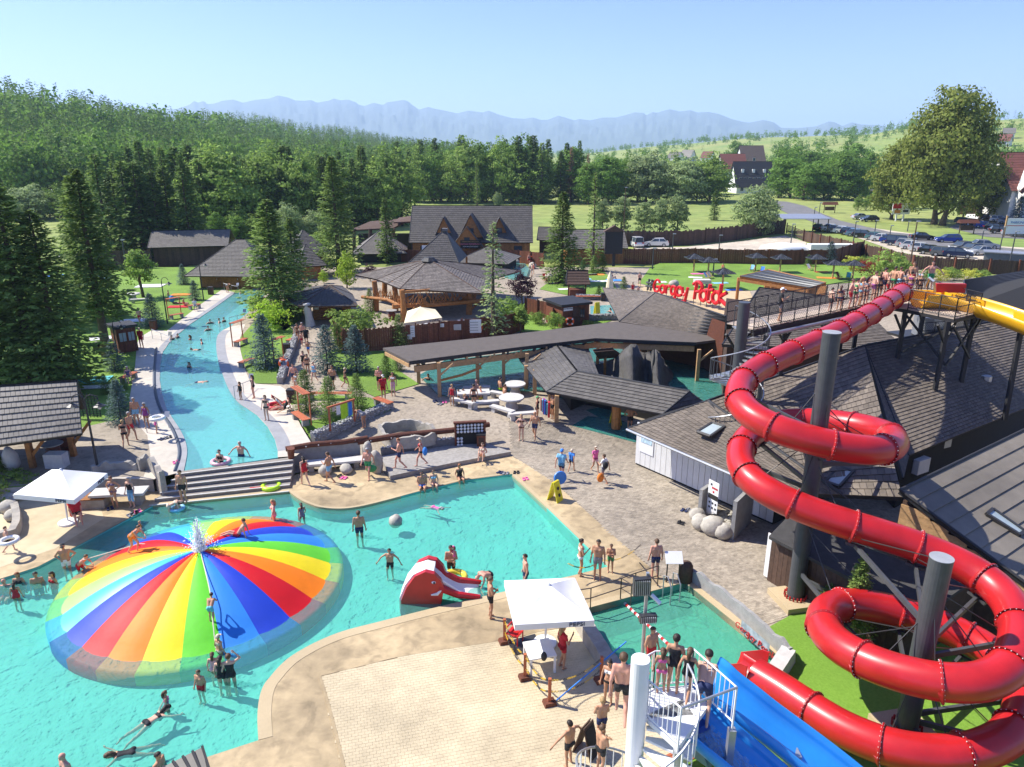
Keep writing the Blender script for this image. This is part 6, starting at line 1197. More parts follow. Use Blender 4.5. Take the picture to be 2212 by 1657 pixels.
for row_ in [
 (22, 1192, 0, 'walk', 'm', 1.25, -60, 0, 'brown', T+'black', 'boy in black trunks carrying a clear swim ring on the west deck'),
 (145, 1226, 'w', 'hips', 'm', 1.75, 200, 1, 'cap/black', T+'white', 'man in patterned white trunks and black cap wading by the west deck'),
 (172, 1228, 'w', 'pull', 'm', 1.45, -95, 2, 'brown', T+'red', 'boy in red trunks holding the rope end in the pool'),
 (290, 1194, 'dome', 'pull', 'm', 1.5, -100, 2, 'brown', 'trunks:orange bra:orange', 'boy in orange vest pulling himself up the rainbow dome by rope'),
 (304, 1146, 'w', 'arms', 'm', 1.1, -60, 2, 'blond', 'shirt:orange', 'small child in orange float vest splashing beside the dome'),
 (398, 1086, 0, 'stand', 'm', 1.8, 178, 1, 'dark', T+'black', 'man in black trunks and sunglasses at the foot of the wide steps'),
 (366, 1104, 'w', 'bend', 'f', 1.65, -70, 0, 'brown', bik('beige'), 'woman bending over a toddler in the shallow water'),
 (383, 1102, 'w', 'stand', 'm', .95, 160, 0, 'blond', T+'lblue', 'toddler with blue ring held by the bending woman'),
 (250, 1096, 0, 'hips', 'f', 1.7, 175, 1, 'bun/brown', bik('floral'), 'woman in floral bikini with hands on hips by the stone table'),
 (287, 1096, 0, 'stand', 'f', 1.66, 165, 0, 'grey', 'suit:black skirt:lblue', 'woman in black top with blue wrap leaning on the stone table'),
 (165, 1112, .45, 'sit', 'm', 1.75, -140, 2, 'dark', 'shirt:red trunks:black', 'lifeguard in red shirt slumped in the red chair under the white parasol'),
 (297, 918, 'u', 'stand', 'm', 1.8, -170, 1, 'grey', T+'lblue', 'grey-haired man in light blue trunks by the lazy pool rail'),
 (319, 925, 'u', 'stand', 'f', 1.66, 175, 3, 'grey', S+'purple', 'woman in purple swimsuit standing by the lazy pool rail'),
 (286, 951, 'u', 'walk', 'm', 1.78, -110, 1, 'grey', T+'red', 'man in red trunks walking in the shade of the lazy pool'),
 (273, 966, 'u', 'walk2', 'f', 1.66, 20, 1, 'bun/blond', bik('black'), 'blonde woman in black bikini walking away in the shade'),
 (339, 936, 'u', 'raise', 'f', 1.1, -60, 1, 'dark', S+'pink', 'girl in pink swimsuit holding a clear ring at the entry steps'),
 (477, 1002, 'lw', 'fold', 'f', 1.66, 170, 0, 'cap/black', S+'black', 'woman in black cap floating inside a pale swim ring'),
 (521, 985, 'lw', 'arms', 'm', 1.75, 170, 2, 'grey', T+'navy', 'grey-haired man standing chest-deep near the wide steps'),
 (521, 864, 'u', 'stand', 'f', 1.3, 150, 3, 'dark', S+'black', 'girl in black swimsuit holding the steel entry rail'),
 (549, 860, 'u', 'stand', 'f', 1.66, 100, 2, 'dark', S+'black', 'woman in dark swimsuit beside the steel entry rail'),
 (425, 826, 'ls', 'float', 'm', 1.75, -80, 0, 'grey', T+'navy', 'swimmer floating on the back in the lazy pool'),
 (430, 756, 'ls', 'swim', 'm', 1.7, 85, 1, 'dark', T+'black', 'dark-haired swimmer doing a stroke across the lazy pool'),
 (307, 752, 'u', 'stand', 'm', 1.8, 180, 2, 'cap/beige', 'shirt:red trunks:red', 'lifeguard in red shirt and shorts standing beside the kiosk'),
 (304, 703, 'u', 'walk', 'm', 1.75, 170, 0, 'blond', T+'red', 'shirtless man in red shorts walking on the west lawn'),
 (366, 652, 'u', 'stand', 'm', 1.3, -90, 1, 'dark', T+'teal', 'boy standing beside a blue bag on the west lawn'),
 (388, 656, 'u', 'lie', 'f', 1.65, 100, 1, 'brown', bik('black'), 'sunbather lying on the wooden lounger on the west lawn'),
 (400, 662, 'u', 'floor', 'f', 1.6, -30, 2, 'blond', bik('red'), 'woman sitting on a red patterned towel on the west lawn'),
 (421, 662, 1.2, 'sit', 'f', 1.66, -150, 0, 'dark', 'shirt:white skirt:grey', 'woman in pale clothes seated on the bench at the pool edge'),
 (492, 632, 'u', 'bend', 'f', 1.66, -120, 1, 'dark', 'suit:grey', 'woman climbing out at the steel rail by the bath hut'),
 (277, 815, 1.2, 'sit', 'f', 1.62, -140, 0, 'grey', S+'floral', 'grey-haired woman seated on the red bench by the lazy pool deck'),
 (577, 908, 'u', 'stand', 'f', 1.68, 170, 0, 'brown', bik('black'), 'woman in black bikini holding a bottle on the white pool deck'),
 (614, 884, 1.05, 'lounge', 'f', 1.66, 110, 2, 'dark', S+'black', 'woman reclining in a striped deck chair on the white deck'),
 (644, 738, 'g', 'walk', 'f', 1.66, 180, 1, 'brown', bik('brown'), 'woman in brown bikini walking with a man down the gabion path'),
 (655, 739, 'g', 'walk2', 'm', 1.78, 180, 2, 'grey', T+'black', 'man in black trunks beside the woman on the gabion path'),
 (653, 747, 'g', 'walk', 'm', 1.2, 180, 2, 'brown', T+'red', 'boy with red trunks in front of the couple on the gabion path'),
 (663, 748, 'g', 'stand', 'm', 1.75, 180, 0, 'brown', 'shirt:black trunks:black', 'man in black shirt and shorts on the gabion path'),
 (667, 768, 'g', 'walk', 'm', 1.3, 180, 1, 'blond', T+'blue', 'boy in blue trunks walking alone down the gabion path'),
 (657, 803, 'g', 'walk', 'f', 1.66, 175, 0, 'brown', S+'black', 'woman in black swimsuit walking past the blue spruces'),
 (666, 811, 'g', 'fold', 'f', 1.68, 180, 1, 'dark', bik('black'), 'woman in black bikini with folded arms past the blue spruces'),
 (680, 827, 'g', 'walk2', 'f', 1.65, 165, 0, 'cap/beige', 'suit:lblue', 'woman in straw hat and light blue top by the blue spruces'),
 (636, 834, 'g', 'walk', 'm', 1.7, 175, 2, 'dark', 'trunks:navy', 'man in navy trunks by the end of the gabion path'),
 (641, 842, 'g', 'stand', 'f', 1.3, 175, 1, 'brown', bik('white'), 'girl in white bikini by the end of the gabion path'),
 (720, 842, 'g', 'phone', 'm', 1.8, 170, 1, 'brown', T+'black', 'man in black trunks holding an orange toy by the garden lawn'),
 (747, 838, 'g', 'walk', 'f', 1.5, -100, 1, 'cap/beige', bik('black'), 'girl in black bikini bottoms and hat by the garden lawn'),
 (820, 843, 'g', 'fold', 'm', 1.75, 180, 2, 'grey', T+'black', 'heavy man in black trunks on the stone steps'),
 (829, 865, 'g', 'stand', 'm', 1.82, -150, 1, 'cap/white', 'shirt:red trunks:red', 'lifeguard in red vest and white cap on the paved terrace'),
 (850, 855, 'g', 'phone', 'f', 1.72, 180, 1, 'brown', 'bra:white skirt:lpink', 'woman with pink wrap skirt holding a phone near the pergola'),
 (787, 924, 'g', 'bend', 'f', 1.66, 60, 1, 'brown', S+'grey', 'woman in grey swimsuit bending over the gabion wall'),
 (977, 876, 'g', 'stand', 'f', 1.5, 175, 1, 'blond', S+'red', 'girl in red swimsuit standing beside the picnic tables'),
 (990, 862, .95, 'sit', 'm', 1.35, -90, 1, 'dark', T+'navy', 'boy on the picnic bench beside the pergola post'),
 (1000, 860, .95, 'sit', 'm', 1.3, -100, 2, 'brown', T+'grey', 'boy leaning over the picnic table'),
 (1004, 872, .9, 'sit', 'f', 1.35, -100, 0, 'blond', bik('black'), 'blond child on the near end of the picnic bench'),
 (1024, 882, 'g', 'stand', 'f', 1.68, 10, 1, 'bun/dark', bik('black'), 'woman in black bikini seen from behind at the picnic table'),
 (1030, 846, .95, 'sit', 'm', 1.7, 120, 2, 'bald', T+'black', 'bald man behind the crowded picnic table'),
 (1039, 862, .95, 'sit', 'm', 1.75, 100, 2, 'blond', T+'yellow', 'man in yellow trunks at the crowded picnic table'),
 (1080, 842, .95, 'sit', 'm', 1.75, -60, 1, 'dark', T+'lime', 'man in lime trunks seated by the pergola pool'),
 (1090, 858, .95, 'sit', 'm', 1.78, -70, 1, 'brown', T+'red', 'man in red trunks seated by the pergola pool'),
 (1126, 952, 'g', 'hips', 'f', 1.7, 165, 0, 'blond', bik('brown'), 'woman in brown bikini walking on the paved terrace'),
 (1155, 949, 'g', 'walk', 'm', 1.8, 160, 1, 'bald', T+'navy', 'bald man in navy trunks walking on the paved terrace'),
 (1160, 910, 'g', 'stand', 'f', 1.68, -100, 1, 'cap/green', S+'black', 'woman in black swimsuit and green cap at the stone bench'),
 (1194, 905, 'g', 'stand', 'm', 1.75, 120, 1, 'cap/black', T+'black', 'man in black cap behind the timber post of the grotto roof'),
 (1360, 932, 'g', 'hips', 'm', 1.75, 0, 3, 'dark', T+'black', 'man in black trunks standing in shade beside the wading pool'),
 (1212, 1037, 0, 'walk', 'm', 1.8, -20, 2, 'cap/blue', 'shirt:lblue trunks:navy', 'heavy man in pale shirt and blue cap carrying a blue ring'),
 (1234, 1019, 0, 'walk2', 'm', 1.35, -30, 1, 'cap/beige', 'shirt:blue trunks:black', 'boy in blue shirt and straw hat beside the man in pale shirt'),
 (1285, 1020, 0, 'walk', 'f', 1.55, -160, 1, 'cap/beige', 'shirt:pink trunks:lpink', 'girl in pink shirt and cap on the paved terrace'),
 (1303, 1044, 0, 'walk2', 'f', 1.68, 50, 1, 'bun/brown', 'shirt:white trunks:grey', 'woman in white shirt with orange bag and backpack'),
 (660, 1048, 0, 'walk', 'f', 1.66, 40, 0, 'dark', S+'red', 'woman in red swimsuit walking along the rounded deck'),
 (713, 1043, 0, 'walk2', 'm', 1.78, 75, 1, 'brown', T+'lblue', 'man in light blue shorts walking along the rounded deck'),
 (797, 1033, 0, 'walk', 'm', 1.78, 170, 2, 'grey', T+'green', 'man in green shorts carrying a dark bag past the boulders'),
 (864, 1013, .25, 'walk2', 'm', 1.82, 95, 2, 'red', T+'navy', 'red-haired man in navy shorts carrying a bundle'),
 (910, 1006, .25, 'walk', 'f', 1.66, 90, 2, 'cap/beige', bik('red', 'black'), 'woman in hat with a blue backpack on the stone terrace'),
 (1042, 988, .25, 'floor', 'f', 1.66, 170, 0, 'brown', bik('beige'), 'woman crouching on the terrace edge in a pale bikini'),
 (912, 1052, .0, 'sit', 'm', 1.76, 190, 1, 'cap/black', T+'blue', 'man in black cap and blue trunks sitting on the pool edge'),
 (937, 1047, .0, 'sit', 'f', 1.66, 195, 0, 'brown', bik('lblue'), 'woman in light blue bikini sitting on the pool edge'),
 (993, 1034, .0, 'sit', 'f', 1.7, 200, 1, 'red', S+'black', 'woman in black swimsuit sitting alone on the pool edge'),
 (936, 1094, 's', 'swim', 'f', 1.4, -120, 0, 'grey', S+'pink', 'child in pink swimsuit swimming near the pool edge'),
 (593, 1122, 'w', 'arms', 'f', 1.66, 110, 0, 'blond', bik('lpink'), 'blonde woman in pink bikini wading beside the dome'),
 (653, 1119, 'w', 'walk', 'f', 1.4, 30, 1, 'brown', S+'grey', 'girl with long hair wading away from the dome'),
 (777, 1157, 'w', 'stand', 'm', 1.86, 10, 1, 'brown', T+'navy', 'tall man in navy shorts wading, seen from behind'),
 (843, 1225, 'w', 'arms', 'm', 1.5, 175, 1, 'dark', T+'black', 'boy with spread arms wading towards the red slide'),
 (975, 1232, 'w', 'fold', 'm', 1.8, 190, 1, 'dark', T+'black', 'man in black trunks carrying a child in pink'),
 (981, 1222, '.15', 'fold', 'f', .95, 100, 0, 'brown', 'suit:pink cap:pink', 'small child in pink carried by the man in black trunks'),
 (1058, 1256, 'w', 'bend', 'm', 1.75, 130, 2, 'bald', T+'black', 'bald man stooping in the water near the kerb'),
 (1030, 1264, 's', 'float', 'm', 1.15, 20, 1, 'cap/blue', T+'navy', 'child with blue goggles floating near the kerb'),
 (1060, 1334, 0, 'fold', 'm', 1.78, -80, 1, 'brown', T+'black', 'man in black trunks standing on the tan deck by the chains'),
 (1135, 1252, 'w', 'stand', 'm', 1.8, 100, 2, 'dark', T+'navy', 'dark-haired man in the pool behind the square parasol'),
 (1253, 1243, 0, 'phone', 'f', 1.72, -80, 1, 'bun/dark', bik('white'), 'woman in white bikini looking at her phone on the footbridge deck'),
 (1290, 1251, 0, 'stand', 'm', 1.85, 165, 1, 'dark', T+'grey', 'heavy man in dark grey shorts beside the yellow chain'),
 (1318, 1236, 0, 'fold', 'm', 1.35, 170, 1, 'brown', T+'green', 'boy in green trunks beside the yellow chain'),
 (1414, 1248, 0, 'stand', 'm', 1.8, 5, 2, 'brown', T+'navy', 'man in navy trunks at the steel rail, seen from behind'),
 (1214, 1443, 0, 'phone', 'f', 1.72, -60, 1, 'blond', 'shirt:red trunks:red', 'blonde lifeguard in red shirt and shorts drinking beside the white table'),
 (1229, 1655, 0, 'arms', 'm', 1.6, 40, 1, 'dark', T+'black', 'teenage boy in black shorts walking past the sandwich board'),
 (1313, 1520, 0, 'stand', 'f', 1.68, 150, 1, 'bun/dark', 'bra:white briefs:black', 'woman in white top waiting below the white spiral stair'),
 (515, 1158, 'dome', 'lounge', 'm', 1.55, 95, 2, 'brown', T+'red', 'boy in red trunks lounging on top of the rainbow dome'),
 (458, 1346, 'dome', 'pull', 'm', 1.2, 5, 1, 'dark', T+'teal', 'small boy in teal trunks climbing the dome rope'),
 (475, 1410, 'w', 'stand', 'f', 1.35, -30, 1, 'cap/beige', bik('beige'), 'girl in pale sun hat standing on the edge of the dome'),
 (463, 1450, 'w', 'stand', 'f', 1.35, 10, 0, 'brown', S+'lpink', 'girl in pale pink swimsuit next to the dome edge'),
 (481, 1472, 'w', 'stand', 'f', 1.6, 0, 0, 'dark', S+'black', 'dark-haired woman in black swimsuit next to the dome'),
 (500, 1472, 'w', 'raise', 'f', 1.68, 10, 0, 'bun/brown', S+'black', 'woman in black swimsuit lifting her arm next to the dome'),
 (434, 1488, 'w', 'stand', 'm', 1.35, 165, 1, 'brown', T+'red', 'boy in red trunks with goggles wading from the dome'),
 (318, 1560, 's', 'swim', 'f', 1.7, -35, 0, 'dark', bik('black'), 'woman in black bikini swimming breaststroke'),
 (358, 1512, 'd', 'stand', 'f', 1.25, -60, 1, 'brown', S+'pink', 'girl with pink armband swimming ahead of the breaststroke woman'),
 (285, 1622, 's', 'swim', 'f', 1.6, 110, 1, 'brown', S+'black', 'brown-haired woman swimming in dark swimsuit'),
 (141, 1656, 'd', 'stand', 'm', 1.75, 150, 2, 'bald', T+'navy', 'bald man whose head rises from the glittering water'),
 (344, 1655, 'd', 'stand', 'm', 1.75, -100, 1, 'dark', T+'navy', 'dark-haired man swimming beside the kiosk roof'),
 (10, 1264, 'w', 'sit', 'm', 1.75, 190, 2, 'bald', T+'red', 'bald man resting against the west kerb'), (40, 1258, 'd', 'stand', 'f', 1.66, 190, 1, 'red', S+'black', 'woman in black swimsuit at the west kerb'), (80, 1258, 'd', 'stand', 'm', 1.75, 200, 1, 'dark', T+'navy', 'man leaning back in the water at the west kerb'),
 (114, 1256, 'd', 'stand', 'f', 1.6, 160, 1, 'dark', S+'red', 'girl in red swimsuit in the water near the west kerb'), (36, 1292, 'w', 'stand', 'f', 1.3, 20, 1, 'dark', S+'red', 'girl with long dark hair standing in the shallow water')]: P(*row_)
for x, y, hr_, lb in [(409, 794, 'dark', 'dark-haired swimmer alone in the middle of the lazy pool'), (436, 742, 'grey', 'grey-haired swimmer facing the kiosk'), (411, 734, 'brown', 'woman standing in the lazy pool by the entry rail'), (384, 730, 'grey', 'bather beside the entry rail of the lazy pool'), (371, 734, 'brown', 'bather holding the wall at the entry rail'), (450, 714, 'dark', 'dark-haired swimmer near the reading board'), (454, 699, 'dark', 'swimmer farthest from the trio wall at the bend'), (474, 697, 'brown', 'middle swimmer of the three at the bend'), (484, 695, 'brown', 'swimmer of the three next to the board at the bend'), (520, 634, 'blond', 'swimmer at the hut end of the lazy pool')]:
 P(x, y, 'l', rng.choice(['arms', 'stand']), rng.choice('mf'), 1.7, rng.uniform(60, 300), rng.choice([0, 1, 2]), hr_, 'suit:' + rng.choice(['black', 'navy', 'red']), lb)
# stair and slide users
P(1340, 1552, '4.15', 'walk', 'm', 1.82, -10, 2, 'brown', T+'black', 'big man in black trunks climbing the white spiral stair')
P(1298, 1600, '2.9', 'fold', 'm', 1.3, 10, 1, 'blond', T+'navy', 'blond boy waiting on the white spiral stair'); P(1296, 1668, '2.2', 'fold', 'm', 1.45, -60, 1, 'brown', T+'black', 'boy in black shorts holding a towel on the white spiral stair')
P(1404, 1450, '4.6', 'stand', 'm', 1.3, -150, 1, 'brown', T+'red', 'boy at the front of the white platform'); P(1426, 1496, '4.6', 'stand', 'f', 1.25, -10, 1, 'brown', bik('pink'), 'girl in pink bikini on the white platform'); P(1452, 1496, '4.6', 'stand', 'f', 1.62, -20, 1, 'bun/dark', S+'black', 'woman in black swimsuit on the white platform'); P(1482, 1508, '4.6', 'walk', 'f', 1.4, -30, 1, 'brown', S+'black', 'girl in black swimsuit with swimming goggles on the white platform'); P(1516, 1556, '4.15', 'pull', 'm', 1.8, -20, 0, 'dark', T+'navy', 'man in navy trunks stepping into the blue slide')
# queue on the bridge
bq = ['black', 'navy', 'red', 'green', 'lblue', 'grey', 'purple']
P(1682, 694, '8.5', 'phone', 'm', 1.76, -100, 1, 'cap/white', 'shirt:black trunks:grey', 'man in black tank top and white cap reading on the bridge')
for i, (x, y, s, h_) in enumerate([(1792, 674, 'm', 1.35), (1811, 671, 'f', 1.4), (1834, 667, 'm', 1.7), (1845, 664, 'f', 1.65), (1856, 661, 'f', 1.68), (1868, 658, 'f', 1.6), (1884, 650, 'm', 1.75), (1896, 645, 'f', 1.6), (1905, 640, 'm', 1.75), (1915, 644, 'm', 1.5), (1926, 638, 'm', 1.78), (1938, 636, 'm', 1.7), (1950, 640, 'f', 1.65), (1962, 644, 'f', 1.6)]):
 c1 = bq[i % 7]; nm = ['boy', 'girl', 'man', 'woman', 'woman', 'woman', 'man', 'woman', 'man', 'boy', 'man', 'man', 'woman', 'woman'][i]; pos = ['first in the queue beside the reading man', 'with arms out near the queue end', 'with folded arms on the bridge', 'with black hair on the bridge', 'bending over the rail', 'in the packed middle of the queue', 'before the packed queue', 'squeezed behind the rail', 'at the platform entrance', 'small among tall bathers', 'by the red tube mouth', 'waiting at the tube mouth', 'close to the platform chair', 'beside the platform gate'][i]
 P(x, y, '8.5', ['stand', 'fold', 'hips', 'phone'][i % 4], s, h_, rng.uniform(-130, -30), i % 3, ['dark', 'brown', 'brown', 'bun/dark' if s == 'f' else 'dark', 'blond'][i % 5], (T + c1) if s == 'm' else bik(c1), '%s in %s swimwear %s' % (nm, c1.replace('lblue', 'light blue'), pos), 'bathers queueing on the bridge')
P(1966, 628, '8.5', 'stand', 'm', 1.82, 160, 1, 'brown', T+'red', 'tall tanned man standing above the tube mouth'); P(1980, 634, '8.5', 'stand', 'f', 1.2, 170, 1, 'cap/lblue', S+'black', 'child in light cap on the platform'); P(2006, 626, '8.5', 'arms', 'm', 1.82, 170, 2, 'dark', T+'green', 'big man in dark green trunks leaning on the yellow slide bar'); P(1984, 642, '8.5', 'stand', 'f', 1.4, 160, 1, 'cap/white', bik('black'), 'girl in white cap at the platform rail')
# people on the far lawns and pools
for r_ in [(1381, 618, 'walk', 'm', 1.75, 180, T+'black', 'man in black trunks on the path between the lawns'), (1366, 639, 'stand', 'f', 1.6, 180, S+'red', 'woman in red beside the folded parasol'), (1378, 640, 'stand', 'm', 1.2, 180, T+'lime', 'child with yellow ring beside the folded parasol'), (1143, 573, 'walk', 'm', 1.7, 180, T+'red', 'man in red trunks beside the round pool lifebuoy'), (1561, 581, 'floor', 'f', 1.65, 160, bik('orange'), 'sunbather sitting between the sun shelters'), (1323, 603, 'floor', 'f', 1.65, -120, bik('black'), 'sunbather sitting on blue towels near the path'), (1180, 606, 'floor', 'f', 1.6, 150, S+'red', 'woman in red sitting by the gabion wall'), (1192, 612, 'lie', 'm', 1.75, 60, T+'blue', 'man lying on a towel by the gabion wall'), (1153, 592, 'stand', 'f', 1.6, 90, S+'red', 'woman in red by the round pool rail'), (1149, 596, 'stand', 'm', 1.7, 100, T+'navy', 'man in navy trunks by the round pool rail'), (1115, 556, 'stand', 'f', 1.6, 180, 'shirt:red skirt:red', 'woman in a red dress by the red fence')]:
 P(r_[0], r_[1], 'g', r_[2], r_[3], r_[4], r_[5], rng.choice([0, 1, 2]), rng.choice(['brown', 'dark', 'blond']), r_[6], r_[7])
for x, y, lb in [(1356, 664, 'bather inside a pink ring in the swim pool'), (1290, 663, 'swimmer lying in the swim pool corner'), (1318, 676, 'bather sitting on the swim pool steps'), (1110, 585, 'bather in the round pool by the stones'), (1122, 580, 'bather in the middle of the round pool'), (1131, 582, 'bather at the round pool rim'), (1555, 783, 'bather in the dark water behind the timber post'), (1430, 766, 'bather under the pergola roof'), (925, 822, 'bather leaning at the pergola pool step')]:
 p = on(x, y); person(V(p.x, p.y, p.z + .05 - 1.7 * .72), 'arms', rng.choice('mf'), 1.7, rng.uniform(100, 260), rng.choice([0, 1, 2]), rng.choice(['brown', 'dark']), 'suit:black', lb)
# == rainbow dome
rb_cols = [(.80, .62, .01), (.12, .55, .03), (.03, .22, .65), (.015, .05, .45), (.55, .006, .012), (.85, .20, .005)]
rbm = [M('dome_%s' % n, c, .55, .05, 2, .12, 5, spec=.25) for n, c in zip(('yellow', 'green', 'sky_blue', 'royal_blue', 'red', 'orange'), rb_cols)] + [M('dome_light_green', (.33, .72, .16), .38, .05, 2), M('dome_light_blue', (.06, .48, .80), .38, .05, 2)]  # last two: light through the translucent fabric painted in as paler green and blue
dome = thing('rainbow_dome', 'big rainbow-striped inflatable climbing dome in the leisure pool', 'inflatable', DOME_C - V(0, 0, .5)); NG = 24; nr = 12
seq = [0, 1, 2, 3, 4, 5] * 4; seq[13] = seq[19] = 6; seq[14] = seq[20] = 7
for g in range(NG):
 a0, a1 = -1.59 + 6.2832 * g / NG, -1.59 + 6.2832 * (g + 1) / NG; mb = MB(); vs = []
 for i in range(nr + 5):
  rr = DOME_R * i / nr if i <= nr else DOME_R + .2 * min(3, i - nr)
  for j in range(5):
   a = a0 + (a1 - a0) * j / 4; x, y = DOME_C.x + rr * math.cos(a), DOME_C.y + rr * math.sin(a); bul = .035 * math.sin(math.pi * j / 4) * min(1, i / 3)
   z = dome_z(x, y) + bul if i <= nr else (-.1 - .03 * (i - nr) ** 1.3 if i < nr + 4 else -.72); vs.append((x, y, z if i else DOME_H - .09))
 fs = [(i * 5 + j, i * 5 + j + 1, (i + 1) * 5 + j + 1, (i + 1) * 5 + j) for i in range(nr + 4) for j in range(4)]; mb.add(vs, fs).build('gore', rbm[seq[g]], dome, smooth=True)
MB().lathe([(.28, 0), (.26, .08), (.12, .12), (.1, .2)], DOME_C + V(0, 0, DOME_H - .1), 16).build('nozzle', m_white, dome)
m_spray = M('white_spray', (.95, .96, .97), .6, .02); ft_ = MB()
for i in range(34):
 a = rng.random() * 6.28; r_ = abs(rng.gauss(0, .16)); h_ = max(.15, 1.0 - r_ * 3 + rng.gauss(0, .2)); b = DOME_C + V(math.cos(a) * r_, math.sin(a) * r_, DOME_H + .05); ft_.tube([b, b + V(0, 0, h_ * .6), b + V(math.cos(a) * .06, math.sin(a) * .06, h_)], [.03, .022, .01], 4)
for i in range(520): z_ = abs(rng.gauss(0, .5)); k_ = .1 + .22 * max(0, 1 - z_); ft_.ball(DOME_C + V(rng.gauss(0, k_), rng.gauss(0, k_), DOME_H + z_), rng.uniform(.01, .034), 4, 3)
tag(ft_.build('water_jet', m_spray), 'white water jet spouting from the top of the rainbow dome', 'fountain', kind='stuff')
m_rope = M('pale_rope', (.62, .56, .46), .9)
def rope(name, label, pts, r_=.02, cat='rope', mat=m_rope): return tag(MB().tube(cat_rom(pts, 6), r_, 5).build(name, mat), label, cat)
rope('climbing_rope', 'rope from the dome top down to the boys at the west deck', [V(DOME_C.x, DOME_C.y, DOME_H), at(305, 1175, .75), at(290, 1178, .9), at(172, 1212, .35)]); rope('climbing_rope', 'rope hanging down the dome towards the small climbing boy', [V(DOME_C.x, DOME_C.y, DOME_H), at(452, 1270, 1.15), at(458, 1325, .75), at(466, 1400, .1)])
# == wide steps and stone work
st = thing('wide_steps', 'wide grey stone steps from the lazy pool down into the leisure pool', 'stairs', at(500, 1050)); T0, T1, B0, B1 = at(392, 1018, UP), at(636, 987, UP), at(322, 1093, 0), at(624, 1062, 0)
for i in range(6):
 z = UP + .01 - i * .15; a, b, c, d = lerp(T0, B0, i / 6), lerp(T1, B1, i / 6), lerp(T1, B1, (i + 1) / 6), lerp(T0, B0, (i + 1) / 6); MB().hexa([V(q.x, q.y, -.8) for q in (d, c, b, a)], [V(q.x, q.y, z) for q in (d, c, b, a)]).build('step', m_tan2 if i > 4 else M('step_stone', (.26, .235, .20), .8, .15, 4, .3, 20), st); MB().beam(V(d.x, d.y, z + .012), V(c.x, c.y, z + .012), .09, .03).build('nosing', m_lconc, st)
def rock(name, label, p, s, mat=m_stone, seed=0, cat='rock', group=None, kind=None):
 rg = random.Random(seed); mb = MB().ball((0, 0, 0), 1, 12, 8, s, .0)
 mb.v = [tuple(Vector(v) * (1 + .16 * mnoise.noise(Vector(v) * 2.2 / max(s) + V(seed, 0, 0)))) for v in mb.v]; o = mb.build(name, mat, smooth=True); o.location = Vector(p) + V(0, 0, s[2] * .75); o.rotation_euler = (0, 0, seed); return tag(o, label, cat, group, kind)
def prock(a, b, s, label, i, grp=None, z=None, mat=m_stone): return rock('boulder', label, on(a, b) if z is None else at(a, b, z), s, mat, i, group=grp)
prock(703, 1026, (.38, .34, .34), 'round pale boulder under the white stone bench', 1); prock(748, 1020, (.5, .35, .27), 'egg-shaped white boulder beside the stone bench', 2); prock(814, 1020, (.4, .35, .75), 'upright brown boulder at the terrace corner', 3); prock(795, 995, (.3, .28, .7), 'slim upright rock behind the corner boulder', 4); prock(855, 1136, (.36, .33, .33), 'round boulder standing in the leisure pool', 5, z=-.3)
for i, (a, b, s) in enumerate([(1505, 1122, .42), (1512, 1140, .5), (1540, 1152, .62), (1562, 1160, .5)]): prock(a, b, (s, s * .85, s * .8), ('pale boulder under the slide notice board', 'pale boulder beside the concrete stair wall base', 'largest pale boulder by the spiral stair', 'pale boulder against the rough concrete slab')[i], 10 + i)
pb = MB();
for i in range(90): q = at(1548 + rng.uniform(-30, 42), 1118 + rng.uniform(-12, 24)); pb.ball(q + V(0, 0, .06), rng.uniform(.06, .14), 6, 4, (1, 1, .7))
tag(pb.build('pebbles', m_stone), kind='stuff')
for i, (a, b, s) in enumerate([(20, 1062, .45), (25, 1085, .38), (20, 1105, .42), (28, 1122, .36)]): prock(a, b, (s, s, s * .8), ('boulder beside the juniper near the white parasol', 'second boulder of the row by the white parasol', 'third boulder of the row by the rock basin', 'boulder at the rim of the rock basin')[i], 20 + i, z=0)
for i, (a, b) in enumerate([(1185, 605), (1196, 606), (1212, 604), (1150, 580), (1113, 572), (1455, 620)]): prock(a, b, (.7, .6, .5), ('rounded rock by the gabion wall, west of the spruce', 'rounded rock beside the bushy spruce trunk', 'rounded rock in front of the bushy spruce', 'rock at the rim of the round pool', 'rock under the log of the round pool', 'lone rock on the sunbathing lawn')[i], 30 + i)
m_roughc = M('rough_sculpted_concrete', (.36, .33, .28), .9, .2, 2, .6, 6)
def rockwall(name, label, pts, h, th=.25, jag=.18, mat=m_roughc, seed=0, sub=8, cat='wall'):
 c_ = cat_rom(pts, sub); mb = MB(); vs = []
 for i, p in enumerate(c_):
  d = c_[min(i + 1, len(c_) - 1)] - c_[max(i - 1, 0)]; n_ = V(d.y, -d.x, 0).normalized() * th / 2; hh = h + jag * mnoise.noise(V(i * .45 + seed, 0, 0)) * 1.6; vs += [p - n_ - V(0, 0, .1), p + n_ - V(0, 0, .1), p + n_ * .8 + V(0, 0, hh), p - n_ * .8 + V(0, 0, hh)]
 fs = [(4 * i + j, 4 * i + (j + 1) % 4, 4 * i + 4 + (j + 1) % 4, 4 * i + 4 + j) for i in range(len(c_) - 1) for j in range(4)] + [(3, 2, 1, 0), tuple(range(len(vs) - 4, len(vs)))]; return tag(mb.add(vs, fs).build(name, mat, fix=True), label, cat)
rockwall('rock_wall', 'jagged grey rock wall along the splash pool by the paving', px([(1490, 1252), (1560, 1300), (1640, 1368), (1705, 1428)]), .55, .18, .14, m_conc, 2); rockwall('rock_wall', 'sloping rock wall between the lifeguard table and the splash pool', px([(1252, 1345), (1285, 1400), (1325, 1458), (1360, 1490)]), .5, .6, .1, m_roughc, 5)
rockwall('rock_wall', 'end slab of the splash pool wall on the lawn', px([(1700, 1425), (1665, 1480)]), .5, .6, .1, m_lconc, 6)
